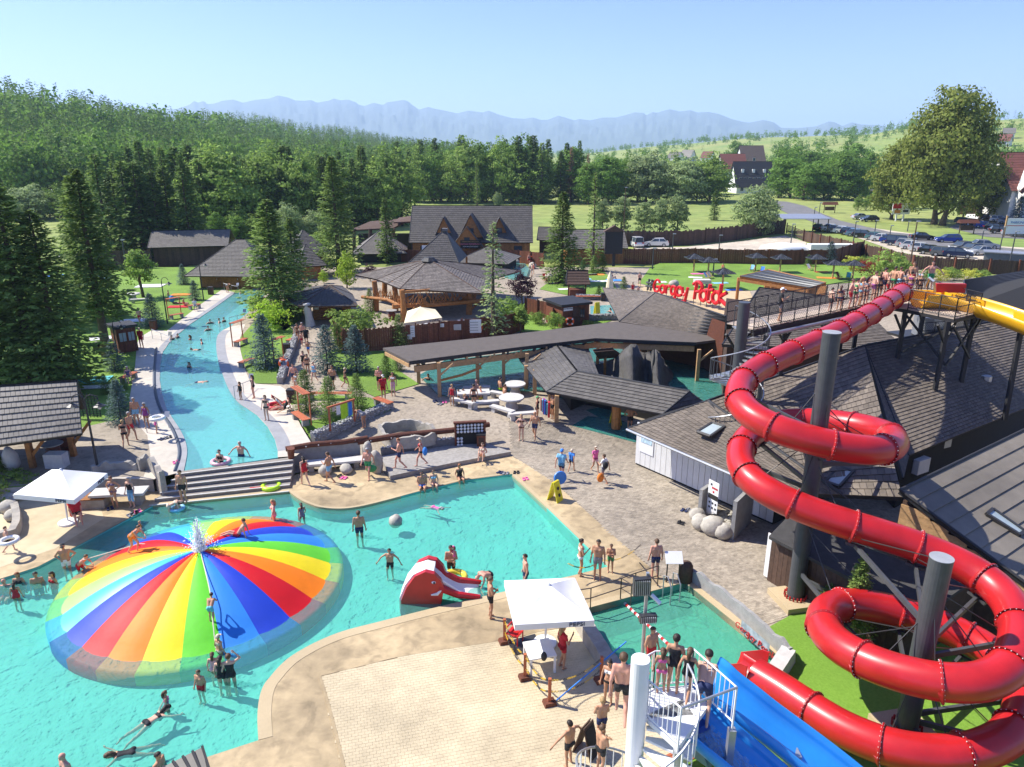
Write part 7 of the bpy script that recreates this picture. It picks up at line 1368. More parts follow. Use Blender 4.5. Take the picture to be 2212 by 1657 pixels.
bn = thing('painted_banner', 'lettered mountain painting on the splash pool wall', 'banner', at(1640, 1385)); a, b = at(1607, 1352, .25), at(1668, 1405, .25); d = (b - a).normalized(); nb_ = V(d.y, -d.x, 0) * -.14; nb_ = -nb_ if nb_.y > 0 else nb_
MB().quad(a + nb_ - V(0, 0, .2), b + nb_ - V(0, 0, .2), b + nb_ + V(0, 0, .3), a + nb_ + V(0, 0, .3)).build('painting', M('mural_grey', (.3, .34, .36), .8, .5, 2), bn); letters('Gorący Potok', .36, m_redp, bn, lerp(a, b, .5) + nb_ * 1.2 - V(0, 0, .02), math.atan2(d.y, d.x), shear=.2)
rockwall('rock_screen', 'jagged rock backrest behind the west stone table', px([(205, 1050), (250, 1040), (305, 1042)], 0), 1.15, .35, .2, m_roughc, 9); rockwall('rock_slab', 'tall leaning rock slab beside the wide steps', px([(305, 1045), (330, 1040), (358, 1075)], 0), 1.45, .3, .25, m_roughc, 12); rockwall('rock_basin_wall', 'rock rim of the small basin at the west edge', px([(-60, 1180), (30, 1160), (36, 1110), (20, 1098)]), .5, .4, .1, m_roughc, 15)
def slab_table(name, label, cat, c, w_, d_, h_, rz, top=m_lconc, leg=m_rock, group=None, round_=False):
 o = thing(name, label, cat, c, rz, group)
 if round_: MB().lathe([(w_ / 2 * .96, h_ - .12), (w_ / 2, h_ - .06), (w_ / 2 * .97, h_)], (0, 0, 0), 20).build('top', top, o, local=True); MB().lathe([(w_ * .28, -.05), (w_ * .2, h_ * .5), (w_ * .3, h_ - .12)], (0, 0, 0), 12).build('pedestal', leg, o, local=True)
 else:
  MB().box((0, 0, h_ - .06), (w_, d_, .12)).build('top', top, o, local=True)
  for s in (-1, 1): MB().box((s * w_ * .36, 0, (h_ - .12) / 2 - .03), (.28, d_ * .7, h_ - .1)).build('leg', leg, o, local=True)
 return o
slab_table('stone_table', 'white stone table before the jagged rock backrest', 'table', at(262, 1088, 0), 2.6, .9, .72, .12); slab_table('stone_bench', 'long white stone bench against the log-topped wall', 'bench', at(722, 1012, 0), 3.4, .7, .5, .22)
sb_ = thing('slatted_bench', 'orange slatted bench on a rough stone base by the white parasol', 'bench', at(190, 1095)); q = at(190, 1098); MB().box(q + V(0, .3, .22), (1.7, .9, .5), .1).build('stone_base', m_rock, sb_)
for i in range(7): MB().box(q + V(0, -.08 + i * .13, .5), (1.75, .1, .05), .1).build('slat', m_wood, sb_)
# terrace slab, plunge tub, log wall
tp_ = px([(844, 1037), (980, 1008), (1104, 984), (1042, 962), (930, 975), (822, 994)], 0); tag(MB().prism([(p.x, p.y, 0) for p in tp_], -.05, .25).build('stone_terrace', M('terrace_paving', (.30, .28, .25), .8, .2, 5, .3, 20, big=.1), fix=True), kind='structure')
wl = thing('log_wall', 'grey concrete wall topped with two long brown logs', 'wall', at(700, 1000)); a, b, c, d = at(632, 1006, 0), at(778, 995, 0), at(822, 991, 0), at(1032, 960, .1)
MB().beam(a + V(0, .2, .5), b + V(0, .2, .5), .25, 1.15).build('wall', m_conc, wl); MB().beam(c + V(0, .2, .2), d + V(0, .2, .2), .3, .75).build('block_wall', M('split_block', (.17, .165, .16), .9, .2, 8, .5, 12), wl)
for k, (p, q, r_) in enumerate(((at(617, 970, 1.25), at(794, 946, 1.25), .15), (at(772, 955, 1.1), at(1057, 917, 1.2), .17))): lg = MB().tube([p, lerp(p, q, .3) + V(0, .05, .04), lerp(p, q, .7) - V(0, .05, .03), q], [r_, r_ * 1.05, r_, r_ * .95], 10).build('log', m_wood2, wl); [MB().ball(lerp(p, q, t) + V(0, -r_ * .9, .02), .045, 6, 4).build('knob', m_lconc, lg, local=True) for t in (.1, .25, .4, .55, .7, .85)]
MB().tube([at(630, 1014, 0), at(629, 992, .7), at(628, 968, 1.4)], [.2, .15, .22], 9).build('carved_post', m_wood2, wl)
gv = MB()
for i in range(150): gv.ball(lerp(c, d, rng.random()) + V(rng.uniform(-.1, .1), rng.uniform(.1, .35), .6), rng.uniform(.04, .09), 5, 4)
tag(gv.build('gravel_top', m_lconc, wl), kind='stuff')
bp_ = thing('ball_rack', 'brown framed rack with rows of white balls behind the log', 'rack', on(1016, 966)); q = on(1016, 964); w_, h_ = 1.75, 1.55; rz = R(8); dx = V(math.cos(rz), math.sin(rz), 0)
for s in (-1, 1): MB().box(q + dx * s * w_ / 2 + V(0, 0, h_ / 2), (.1, .2, h_), rz).build('frame', m_wood2, bp_)
MB().box(q + V(0, 0, h_), (w_ + .2, .25, .1), rz).build('frame', m_wood2, bp_); MB().box(q + V(0, .08, h_ / 2), (w_, .05, h_), rz).build('back_board', m_dark, bp_); bl = MB().ball((0, 0, 0), .085, 10, 7).mesh('ball', m_white, True)
for r_ in range(3):
 for c_ in range(8): o = link('ball', bl, bp_); o.location = q + dx * (-w_ / 2 + .16 + c_ * .205) + V(0, -.05, h_ - .18 - r_ * .2)
for r_ in range(3):
 for c_ in range(2): o = link('ball', bl, bp_); o.location = q + dx * (-w_ / 2 + .16 + c_ * .205) + V(0, -.05, .55 - r_ * .2)
tb = [at(a, b, .55) for a, b in ((820, 938), (838, 960), (870, 965), (938, 955), (925, 935), (880, 926))]; tag(MB().prism([(p.x, p.y, 0) for p in tb], .1, .42).build('plunge_tub_water', M('thermal_water', (.28, .27, .16), .15, .1, 3, .2, 6), fix=True), kind='structure'); rockwall('plunge_tub', 'small rock-rimmed plunge tub behind the log wall', tb + [tb[0]], .6, .25, .12, m_roughc, 21)
for a, b, lb in ((837, 942, 'bald bather in the rock-rimmed plunge tub'), (880, 937, 'blonde bather in the rock-rimmed plunge tub')): p = at(a, b, .55); person(V(p.x, p.y, -.45), 'sit', 'm' if 'bald' in lb else 'f', 1.7, 180, 2, 'grey' if 'bald' in lb else 'blond', S + 'white', lb)
# gabion walls
def gabion(label, pts, h, th=.5):
 o = thing('gabion_wall', label, 'wall', pts[0])
 for a, b in zip(pts, pts[1:]):
  d = b - a; L = d.length; u = d.normalized(); n_ = V(u.y, -u.x, 0); MB().beam(a + V(0, 0, h / 2 - .1), b + V(0, 0, h / 2 - .1), th - .08, h + .1).build('core', m_conc, o); mb = MB()
  for i in range(int(L * 75)):
   s = rng.random() * L; f = rng.random(); z = rng.uniform(.03, h); nn = n_ * (th / 2 - .03) * (1 if f < .6 else rng.uniform(-1, 1)); z = z if f < .6 else h; mb.ball(a + u * s + nn + V(0, 0, z), rng.uniform(.05, .085), 5, 4, (1.2, 1, .8))
  tag(mb.build('gabion_stone', M('gabion_rubble', (.34, .335, .32), .9, .2, 8, isl=.35), o), kind='stuff')
gabion('grey gabion wall round the island lawn beside the towel rack', [at(676, 953, .4), at(765, 917, .45), at(846, 884, .6)], .55); gabion('gabion wall along the path between lawn and blue spruces', [at(605, 829, UP), at(622, 780, UP), at(641, 731, UP)], .5); gabion('gabion wall beyond the first-aid hut by the swim pool', [at(1245, 645, UP), at(1370, 650, UP)], .5); gabion('low gabion wall in front of the swim pool', [at(1270, 693, UP), at(1340, 690, UP)], .6)
# == parasols
m_canv = M('white_canvas', (.80, .79, .76), .8, .03, 3); m_ecru = M('cream_canvas', (.82, .72, .47), .8, .03)
def parasol(label, cor, peak, base, mat=m_canv, text=None, tside=(0,), val=.22, pr=.04):
 b = Vector(base); o = thing('parasol', label, 'parasol', b); mb = MB(); n = 6
 for i in range(4):
  A, B = Vector(cor[i]), Vector(cor[(i + 1) % 4]); vs = []
  for r_ in range(n + 1):
   for j in range(r_ + 1): t = r_ / n; q = lerp(peak, lerp(A, B, j / max(1, r_)), t); vs.append(q - V(0, 0, .1 * math.sin(math.pi * t) * (math.sin(math.pi * j / max(1, r_)))))
  idx = lambda r_, j: r_ * (r_ + 1) // 2 + j; fs = []
  for r_ in range(n):
   for j in range(r_ + 1):
    fs.append((idx(r_, j), idx(r_ + 1, j), idx(r_ + 1, j + 1)))
    if j < r_: fs.append((idx(r_, j), idx(r_ + 1, j + 1), idx(r_, j + 1)))
  MB().add(vs, fs).build('canopy_panel', mat, o, smooth=True); vl = MB().quad(A, B, B - V(0, 0, val), A - V(0, 0, val)).build('valance', mat, o); MB().tube([Vector(peak) - V(0, 0, .1), A - V(0, 0, .06)], .018, 5).build('rib', m_steel, o)
  if text and i in tside:
   d = (B - A).normalized(); nn = V(d.y, -d.x, 0); l = letters(text, val * .95, M('navy_print', (.03, .04, .09), .6), vl, lerp(A, B, .78) - V(0, 0, val / 2) + nn * .02, math.atan2(d.y, d.x), sx=1.15)
 MB().tube([b, Vector(peak)], pr, 10).build('pole', m_white, o); MB().lathe([(.42, 0), (.42, .1), (.1, .16)], b, 18).build('base', m_white, o); MB().ball(Vector(peak), .06, 8, 5).build('finial', m_white, o); return o
cz = 2.25
parasol('white square parasol with dark lettering beside the splash pool', [at(1112, 1350, cz), at(1284, 1340, cz), at(1242, 1248, cz), at(1089, 1254, cz)], at(1186, 1262, 2.85), at(1177, 1391), m_canv, 'PEPSI', (0,))
parasol('white square parasol over the seated lifeguard at the west deck', [at(28, 1068, 2.2), at(160, 1080, 2.2), at(232, 1022, 2.2), at(112, 1014, 2.2)], at(131, 1014, 2.85), at(147, 1130), m_canv, 'PEPSI', (0, 1))
q = on(915, 700); parasol('cream parasol with red lettering behind the brown plank fence', [at(873, 698, 2.6), at(955, 686, 2.6), at(940, 668, 2.6), at(880, 672, 2.6)], at(908, 663, 3.3), q, m_ecru, 'TYSKIE', (0,), .3)
fp = thing('folded_parasol', 'folded cream parasol beside the young spruce', 'parasol', on(1316, 645)); q = on(1316, 645); MB().tube([q, q + V(0, 0, .5)], .05, 6).build('pole', m_white, fp); MB().lathe([(.35, .4), (.45, 1.2), (.32, 2.4), (.06, 3.1)], q, 10).build('canopy', m_ecru, fp)
# == wood sun shelters
def shelter():
 o = thing('sun_shelter', 'x', 'sun shelter'); MB().cyl((0, 0, 0), .12, 2.0, 8).build('post', m_wood4, o); e = [V(math.cos(a) * 1.65, math.sin(a) * 1.65, 1.95) for a in [.785 + i * 1.5708 for i in range(4)]]; ap = V(0, 0, 2.55)
 for i in range(4):
  MB().slab([e[i], e[(i + 1) % 4], ap], .06).build('roof_panel', m_char, o)
  for k in range(1, 6): p = lerp(e[i], e[(i + 1) % 4], k / 6); MB().beam(p + V(0, 0, .05), lerp(p, ap, 1 - abs(k - 3) / 3.2) + V(0, 0, .05), .05, .05).build('batten', m_black, o)
 return reg(o)
sh0 = shelter(); sh_l = ['behind the pink towel, close to the red-brown fence', 'next to the first one by the fence, over a deck chair', 'with stone table nearby, farthest from the fence', 'over a blue deck chair by the fence', 'between the timber canopy and the fence', 'in front of the blue spruce', 'over the striped towel near the red shrub', 'at the bank foot by the red shrub', 'on the west lawn behind the kiosk trees']
for i, (x, y) in enumerate([(1498, 587), (1529, 595), (1560, 623), (1631, 585), (1684, 588), (1760, 588), (1798, 602), (1841, 603), (152, 582)]):
 p = gnd(x, y); o = sh0 if i == 0 else dup(sh0); o.location = p; o.rotation_euler = (0, 0, rng.uniform(-.2, .2)); o['label'] = 'dark pyramid sun shelter ' + sh_l[i]; o['group'] = 'sun shelters on the lawns'
# == big sign
sg = thing('lettered_sign', 'big red handwritten-style letters standing on the beach sand', 'sign', on(1480, 655)); GL = {'G': [[(.75, .8), (.5, 1), (.22, .8), (.1, .4), (.28, .03), (.6, .1), (.72, .45), (.42, .42)]], 'o': [[(.3, .6), (.08, .4), (.12, .1), (.34, 0), (.52, .22), (.48, .5), (.3, .6)]], 'r': [[(.1, .62), (.14, 0)], [(.14, .35), (.3, .6), (.48, .56)]], 'ą': [[(.45, .55), (.2, .6), (.06, .3), (.18, .02), (.4, .15), (.48, .6), (.5, 0), (.42, -.2), (.58, -.25)]], 'c': [[(.48, .5), (.28, .62), (.08, .35), (.2, .02), (.5, .1)]], 'y': [[(.05, .62), (.14, .2), (.38, .2), (.5, .65)], [(.46, .4), (.3, -.3), (.05, -.32)]], 'P': [[(.3, .95), (.2, 0)], [(.05, .85), (.4, 1.05), (.72, .85), (.6, .55), (.25, .45)]], 't': [[(.3, .95), (.2, .1), (.4, 0)], [(.05, .6), (.52, .68)]], 'k': [[(.18, 1), (.1, 0)], [(.52, .62), (.14, .3), (.58, 0)]], '#': [[(.25, 0), (.4, 1)], [(.6, 0), (.75, 1)], [(.05, .33), (.85, .38)], [(.1, .65), (.9, .7)]]}
S0, S1 = on(1394, 633), on(1562, 672); cur = 0.; tot = 12.6; d = (S1 - S0); u = d.normalized()
for i, ch in enumerate('#Gorący Potok'):
 if ch == ' ': cur += .75; continue
 sc1 = 1.15 + .75 * cur / tot; b = S0 + d * (cur / tot); mb = MB()
 for stt in GL[ch]: mb.tube(cat_rom([b + u * x * 1.45 * sc1 * (.85) + V(0, 0, (y + .32) * 1.45 * sc1 * .8) for x, y in stt], 4), .16 * sc1 * .75, 7)
 mb.build('letter', m_char if ch == '#' else M('bright_red_letter', (.62, .012, .02), .4), sg); MB().beam(b + u * .3 - V(0, 0, .1), b + u * .3 + V(0, .05, 1.), .06).build('stake', m_char, sg); cur += {'G': 1.15, 'P': 1.1, '#': 1.3}.get(ch, .92)
# == red elephant slide
es = thing('play_slide', 'red and white animal-shaped play slide standing in the pool', 'slide', at(925, 1290, -.7)); c0 = at(925, 1285, -.09); cs = []
for i in range(13):
 t = i / 12; x = -1.0 + 2.1 * t; cs.append((x, 1.45 * math.sin(min(1, t * 1.12) * math.pi) ** .7 if t < .9 else .35))
def prof(y0, y1, pts, name, mat, dz=0): MB().prismv([c0 + V(x, y0, z + dz) for x, z in pts], [c0 + V(x, y1, z + dz) for x, z in pts]).build(name, mat, es)
bodyp = [(-1.05, -.6), (-1.0, .15), (-.75, .75), (-.4, 1.25), (0, 1.45), (.35, 1.35), (.6, 1.05), (.72, .7), (.62, .2), (.45, -.6)]
for y0, y1 in ((-.62, -.4), (.4, .62)): prof(y0, y1, bodyp, 'side_shell', m_red)
prof(-.4, .4, [(-1.12, -.6), (-1.1, .1), (-.85, .72), (-.5, 1.2), (0, 1.38), (.3, 1.3), (.3, 1.1), (-.6, .6), (-.7, -.6)], 'white_back', m_white); trough('chute', [c0 + V(.1, 0, 1.35), c0 + V(.7, .05, .85), c0 + V(1.3, .15, .35), c0 + V(2.1, .25, .16)], .45, .25, m_white, es, .05, 8, 5)
for s in (-.62, .42): MB().tube([c0 + V(.5, s + .1, .7), c0 + V(1.2, s + .2, .3), c0 + V(2.1, s + .3, .12)], [.16, .14, .1], 8).build('red_rim', m_red, es)
MB().ball(c0 + V(.32, -.62, .98), .09, 8, 6, (1, .4, .7)).build('eye', m_white, es); MB().ball(c0 + V(.34, -.66, .98), .045, 8, 6).build('pupil', m_black, es); MB().tube([c0 + V(.2, -.63, .42), c0 + V(.45, -.63, .47), c0 + V(.62, -.63, .66)], [.03, .07, .03], 6).build('mouth', m_white, es)
# == swim rings and toys
def ring(a, b, z, R_, r_, col, label, mode=at): p = at(a, b, z); return tag(MB().torus(p + V(0, 0, r_ * .6), R_, r_, 22, 8).build('swim_ring', M('vinyl_' + col, CC[col], .35, .05), smooth=True), label, 'swim ring')
ring(983, 1250, -.09, .42, .13, 'yellow', 'yellow swim ring floating beside the play slide'); ring(586, 1053, .02, .42, .13, 'lime', 'lime swim ring lying on the bottom step'); ring(477, 999, UP - .03, .45, .11, 'lpink', 'pale pink swim ring around the woman in black cap'); ring(383, 1100, -.09, .3, .09, 'lblue', 'small blue swim ring around the toddler'); ring(595, 880, UP, .5, .16, 'red', 'red swim ring lying beside the deck chair'); ring(1356, 664, .85, .55, .16, 'pink', 'pink swim ring in the swim pool'); ring(340, 905, 2.0, .35, .1, 'white', 'clear white ring held by the girl in pink'); ring(20, 1170, .75, .33, .09, 'white', 'clear swim ring carried by the boy on the deck')
tag(MB().tube([at(540, 1056, .1), at(580, 1053, .1)], .09, 8).build('pool_noodle', m_redp), 'red foam noodle on the bottom step', 'pool noodle'); br_o = MB().lathe([(.0, -.06), (.34, -.06), (.37, 0), (.34, .06), (0, .06)], (0, 0, 0), 20).build('round_bag', M('vinyl_blue', CC['blue'], .4)); br_o.location = at(1210, 1032, .55); br_o.rotation_euler = (1.4, 0, .3); tag(br_o, 'round blue inflatable carried by the man in pale shirt', 'inflatable')
cr = thing('crocodile_float', 'green inflatable crocodile lying on the island lawn', 'inflatable', at(665, 916, UP)); q = at(665, 916, UP); g_ = M('vinyl_green', (.03, .42, .08), .35)
for i in range(5): MB().ball(q + V(-.25 + .12 * i, .1 * math.sin(i), .16 + .05 * (i % 2)), .2 - .02 * i, 8, 6).build('segment', g_, cr)
# == furniture
def slat_bench(label, p, rz, L=1.7, shade=False, col=m_wood, group=None):
 o = thing('slatted_bench', label, 'bench', p, rz, group)
 for s in (-1, 1): MB().box((s * L * .38, 0, .2), (.2, .42, .42)).build('leg', m_conc, o, local=True)
 for i in range(5): MB().box((0, -.2 + i * .1, .44), (L, .085, .045)).build('slat', col, o, local=True)
 if shade:
  for s in (-1, 1): MB().beam((s * L * .48, .3, 0), (s * L * .48, .3, 2.1), .07).build('post', col, o, local=True)
  for i in range(4): MB().box((0, -.05 + i * .13, 2.1), (L * 1.05, .09, .04)).build('shade_slat', col, o, local=True)
 return o
m_ob = M('bright_red_brown_slat', (.42, .12, .05), .6, .15, 5, rand=.15)
for a, b, rz, L, shd, lb in [(650, 912, -.9, 1.9, True, 'orange slatted bench with overhead slats on the island lawn'), (828, 878, -.75, 1.7, False, 'orange slatted bench at the gabion end of the island lawn'), (712, 862, 0, 3.2, False, 'long low orange bench behind the young spruces'), (382, 688, .9, 1.4, True, 'red bench with shade frame beside the lazy pool'), (521, 745, 1.3, 1.6, True, 'red bench on the strip lawn at the bend'), (533, 790, 1.2, 1.5, False, 'red bench with a pink bag on the strip lawn'), (279, 822, 1.4, 1.6, False, 'red bench under the seated grey-haired woman'), (421, 667, .9, 1.3, False, 'bench under the woman in pale clothes'), (632, 742, 1.2, 1.3, False, 'orange bench on top of the gabion path wall'), (610, 785, 1.2, 1.2, True, 'tall frame bench with lifebuoy by the gabion path'), (1300, 648, 0, 6, False, 'long red bench on the swim pool gabion'), (1480, 1655, .5, 1.8, False, 'brown slatted bench under the white spiral stair')]: slat_bench(lb, on(a, b) if b > 1100 else at(a, b, UP), rz, L, shd, m_ob)
for a, b, w_, rnd, lb in [(1023, 868, 2.2, False, 'crowded stone picnic table by the pergola'), (1105, 880, 1.7, True, 'round white stone table in the sun by the grotto roof'), (1113, 850, 1.5, True, 'round stone table in the shade of the pergola'), (287, 648, 1.8, True, 'round stone table on the west lawn')]: slab_table('picnic_table', lb, 'table', on(a, b), w_, 1.0, .75, .1, m_lconc, m_lconc, None, rnd)
for a, b, rz, lb in [(1000, 878, -.6, 'stone bench in front of the crowded picnic table'), (1048, 880, .25, 'stone bench beside the woman in black bikini'), (1085, 862, -.5, 'stone bench under the man in red trunks'), (1130, 905, .2, 'stone bench beside the woman in green cap'), (1085, 895, -.7, 'stone bench of the round white table'), (1030, 848, .1, 'stone bench behind the crowded picnic table'), (303, 654, .3, 'stone bench of the west lawn table')]: slab_table('stone_bench', lb, 'bench', on(a, b), 1.9, .42, .45, rz, m_lconc, m_lconc)
def bin_(a, b, lb, mat=m_wood2): p = on(a, b) if b > 850 else at(a, b, UP); o = thing('litter_bin', lb, 'bin', p); MB().box(p + V(0, 0, .42), (.5, .5, .85), 0, 1.05).build('box', mat, o); MB().box(p + V(0, 0, .88), (.56, .56, .08)).build('lid', m_black, o); MB().box(p + V(0, -.27, .5), (.3, .02, .4)).build('panel', m_wood3, o)
bin_(1040, 966, 'brown litter bin at the end of the block wall'); bin_(631, 868, 'dark litter bin behind the overhead-slat bench', m_wood3); bin_(333, 712, 'litter bin beside the blue spruce at the lazy pool'); bin_(456, 636, 'litter bin near the bath hut steps', m_wood3); bin_(620, 765, 'litter bin on the gabion path', m_wood3); bin_(1303, 650, 'black bin on the swim pool gabion', m_black); bin_(1412, 622, 'brown bin beside the first sign letter')
# towel rack
tr_ = thing('towel_rack', 'brown towel rack on the island lawn gabion', 'rack', at(714, 932, UP)); a, b = at(714, 931, UP), at(766, 911, UP)
for q in (a, b): post(tr_, q, 1.5, .1, m_ob)
MB().beam(a + V(-.1, 0, 1.5), b + V(.1, 0, 1.5), .12, .1).build('bar', m_ob, tr_)
for i, (t, c, w_, h_) in enumerate([(.2, 'beige', .22, .3), (.38, 'white', .3, .6), (.58, 'lime', .42, 1.0), (.72, 'lime', .3, .9), (.86, 'blue', .35, .95)]):
 p = lerp(a, b, t) + V(0, -.06, 1.46); tw = MB(); n = 6; u = (b - a).normalized()
 for k in range(n): tw.quad(p + u * w_ * (k / n - .5) + V(0, .03 * (k % 2), 0), p + u * w_ * ((k + 1) / n - .5) + V(0, .03 * ((k + 1) % 2), 0), p + u * w_ * ((k + 1) / n - .5) + V(0, .03 * ((k + 1) % 2), -h_), p + u * w_ * (k / n - .5) + V(0, .03 * (k % 2), -h_))
 tag(tw.build('hanging_towel', cloth(c)), '%s towel hanging on the brown rack%s' % (c.replace('lime', 'lime-green'), (', small one at the post', ' beside the lime ones', ', the wider', ', the narrower', ' at the far post')[i]), 'towel')
cl_ = thing('clothes_row', 'row of colourful clothes hanging under the grotto roof corner', 'clothes', on(1180, 890)); q0, q1 = at(1170, 858, 2.2), at(1186, 868, 2.2)
for i in range(7): p = lerp(q0, q1, i / 6); MB().box(p - V(0, 0, .5), (.12, .3, rng.uniform(.6, 1.0))).build('garment', cloth(['red', 'teal', 'purple', 'blue', 'navy', 'teal', 'red'][i]), cl_)
def deckchair(a, b, rz, col, lb):
 o = thing('deck_chair', lb, 'deck chair', gnd(a, b) if b < 700 else at(a, b, UP), rz)
 for s in (-1, 1): MB().beam((s * .28, -.5, .02), (s * .28, .45, .85), .04).build('frame', m_wood4, o, local=True); MB().beam((s * .25, .45, .02), (s * .25, -.45, .4), .04).build('leg', m_wood4, o, local=True)
 MB().hexa([V(-.25, -.42, .32), V(.25, -.42, .32), V(.25, -.05, .2), V(-.25, -.05, .2)], [V(-.25, -.42, .34), V(.25, -.42, .34), V(.25, -.05, .22), V(-.25, -.05, .22)]).hexa([V(-.25, -.05, .2), V(.25, -.05, .2), V(.25, .45, .85), V(-.25, .45, .85)], [V(-.25, -.05, .22), V(.25, -.05, .22), V(.25, .43, .87), V(-.25, .43, .87)]).build('sling', cloth(col), o, local=True)
for a, b, rz, c, lb in [(614, 888, 1.9, 'white', 'striped deck chair under the reclining woman'), (604, 880, 1.9, 'red', 'red deck chair on the white pool deck'), (1526, 603, .8, 'lblue', 'pale blue deck chair under a sun shelter'), (1533, 602, .5, 'beige', 'beige deck chair next to the pale blue one'), (1624, 586, -.6, 'lblue', 'light blue deck chair by the fence shelter'), (1646, 590, -.5, 'blue', 'dark blue deck chair alone by the fence'), (1748, 584, .4, 'white', 'white deck chair near the blue spruce'), (1811, 602, .5, 'brown', 'brown deck chair near the bank shelter'), (1832, 603, -.5, 'teal', 'teal deck chair near the bank shelter'), (1178, 606, .4, 'red', 'red deck chair by the plum tree'), (1326, 640, .2, 'red', 'small red chair beside the folded parasol')]: deckchair(a, b, rz, c, lb)
def towel(a, b, w_, d_, rz, c, lb): p = gnd(a, b); o = MB().box((0, 0, 0), (w_, d_, .02)).build('beach_towel', M('towel_' + c, CC[c], .9, .25, 3)); o.location = p + V(0, 0, .05); o.rotation_euler = (0, 0, rz); tag(o, lb, 'towel')
for r_ in [(325, 618, 3.2, 2.2, .1, 'white', 'white blanket below the round leafy tree'), (200, 822, 2.4, 1.7, .2, 'teal', 'turquoise patterned blanket on the west lawn'), (208, 837, 2.2, .8, .15, 'white', 'narrow white towel beside the turquoise blanket'), (215, 732, 2., 1.2, .5, 'white', 'white towel behind the kiosk'), (288, 693, 2.4, 1.4, .2, 'white', 'white towel behind the blue spruce and bin'), (388, 663, 2.4, 1.2, .1, 'red', 'red patterned towel of the sitting woman'), (392, 637, 2.2, 1.1, .1, 'orange', 'orange towel near the pool edge sunbathers'), (120, 596, 5, 2, .1, 'blue', 'blue towels beneath the far grove'), (215, 600, 3, 2, .1, 'lblue', 'pale blue towel beneath the far grove'), (1510, 592, 2.2, 1, .1, 'pink', 'pink towel by the sun shelters'), (1502, 600, 1.8, .9, -.2, 'white', 'white towel below the pink one'), (1420, 610, 2.4, 1, .1, 'white', 'white towel near the lawn path'), (1556, 612, 2, .9, .2, 'lblue', 'pale towel by the stone grill shelter'), (1550, 632, 2.6, 1, .2, 'lime', 'lime towel by the beach sand'), (1585, 627, 2, .9, .1, 'blue', 'blue towel by the beach sand'), (1790, 601, 3, 1.2, -.2, 'orange', 'striped orange towel under a bank shelter'), (1775, 588, 2, .9, .1, 'red', 'red towel between the two bank shelters'), (1272, 594, 2.4, 1.2, .1, 'white', 'white towel at the gabion lawn'), (1285, 594, 2.6, 1.2, .1, 'orange', 'orange towel at the gabion lawn'), (1258, 604, 2.4, 1, .3, 'lblue', 'pale blue towel at the gabion lawn'), (1300, 608, 3, 1.1, 0, 'white', 'white towel beside the sitting sunbather'), (1326, 606, 2, 1.4, 0, 'blue', 'blue towels of the sitting sunbather'), (1200, 612, 2, 1.2, .4, 'navy', 'dark towel by the lying man'), (1222, 625, 1.8, .9, .3, 'white', 'small white towel by the log well')]: towel(*r_)
# lifeguard kiosk
kq, W = house('lifeguard_kiosk', 'small red-brown lifeguard kiosk with flat dark roof beside the lazy pool', 'kiosk', at(258, 764, UP), at(299, 757, UP), 1.7, 2.1, 0, .2, 'flat', m_wood2, m_black, plankw=.18)
window(kq, (W * .3, -.06, 1.35), .6, .8, (0, -1), m_wood2, m_sky); window(kq, (W * .75, -.06, 1.35), .55, .8, (0, -1), m_wood2, m_sky)
def chair(label, p, rz):
 o = thing('lifeguard_chair', label, 'chair', p, rz); MB().box((0, 0, .45), (.48, .46, .04)).build('seat', m_redp, o, local=True); MB().box((0, -.24, .78), (.48, .04, .55)).build('backrest', m_redp, o, local=True)
 for sx_ in (-1, 1):
  for sy_ in (-1, 1): MB().beam((sx_ * .22, sy_ * .2, 0), (sx_ * .22, sy_ * .2, .45), .035).build('leg', m_redp, o, local=True)
  MB().beam((sx_ * .25, -.22, .66), (sx_ * .25, .2, .66), .04).build('armrest', m_redp, o, local=True)
chair('red armchair of the lifeguard under the white west parasol', at(165, 1115), R(-140)); chair('empty red armchair beside the square parasol', at(1112, 1388), R(150))
tl = thing('white_table', 'white plastic table with a bag beside the square parasol', 'table', at(1165, 1440), .25);
MB().box((0, 0, .72), (.95, .95, .05)).build('top', m_white, tl, local=True); [MB().box((sx_ * .42, sy_ * .42, .35), (.07, .07, .7)).build('leg', m_white, tl, local=True) for sx_ in (-1, 1) for sy_ in (-1, 1)]; bg_ = MB().ball((0, 0, 0), .18, 8, 6, (.6, .5, 1)).build('shoulder_bag', m_black); bg_.location = at(1175, 1418, .9); tag(bg_, 'small black bag on the white table', 'bag')
tag(MB().box(at(1135, 1392, .03), (1.1, .8, .03), .4).build('floor_mat', m_frame), 'dark ribbed mat under the square parasol', 'mat')
# posts with chains
m_ch = M('yellow_chain', (.75, .48, .02), .5); cps = [(1090, 1388), (1134, 1466), (1187, 1521), (1298, 1472)]; cp_l = ['by the man in black trunks', 'beside the white table', 'with wooden foot on the cream paving', 'by the woman in white top']
for (a, b), lb in zip(cps, cp_l): p = at(a, b); o = thing('chain_post', 'wooden chain post ' + lb, 'post', p); MB().box(p + V(0, 0, .5), (.1, .1, 1.0)).build('shaft', m_ob, o); MB().box(p + V(0, 0, .07), (.42, .34, .14), .3, .85).build('foot', m_wood2, o)
def chain(a, b, lb, m_=m_ch):
 o = thing('barrier_chain', lb, 'chain', lerp(a, b, .5)); n = 36; lk_ = [MB().torus((0, 0, 0), .022, .006, 8, 4, 'z').mesh('chain_link', mm) for mm in (m_ch, m_black)]
 for i in range(n): t = (i + .5) / n; q = lerp(a, b, t) - V(0, 0, .28 * 4 * t * (1 - t)); l = link('chain_link', lk_[(i // 6) % 2], o); l.location = q; l.scale = (1.6, 1.3, 1.3); l.rotation_euler = ((i % 2) * 1.57, 0, math.atan2((b - a).y, (b - a).x))
ct = [at(a, b, 0) for a, b in cps]
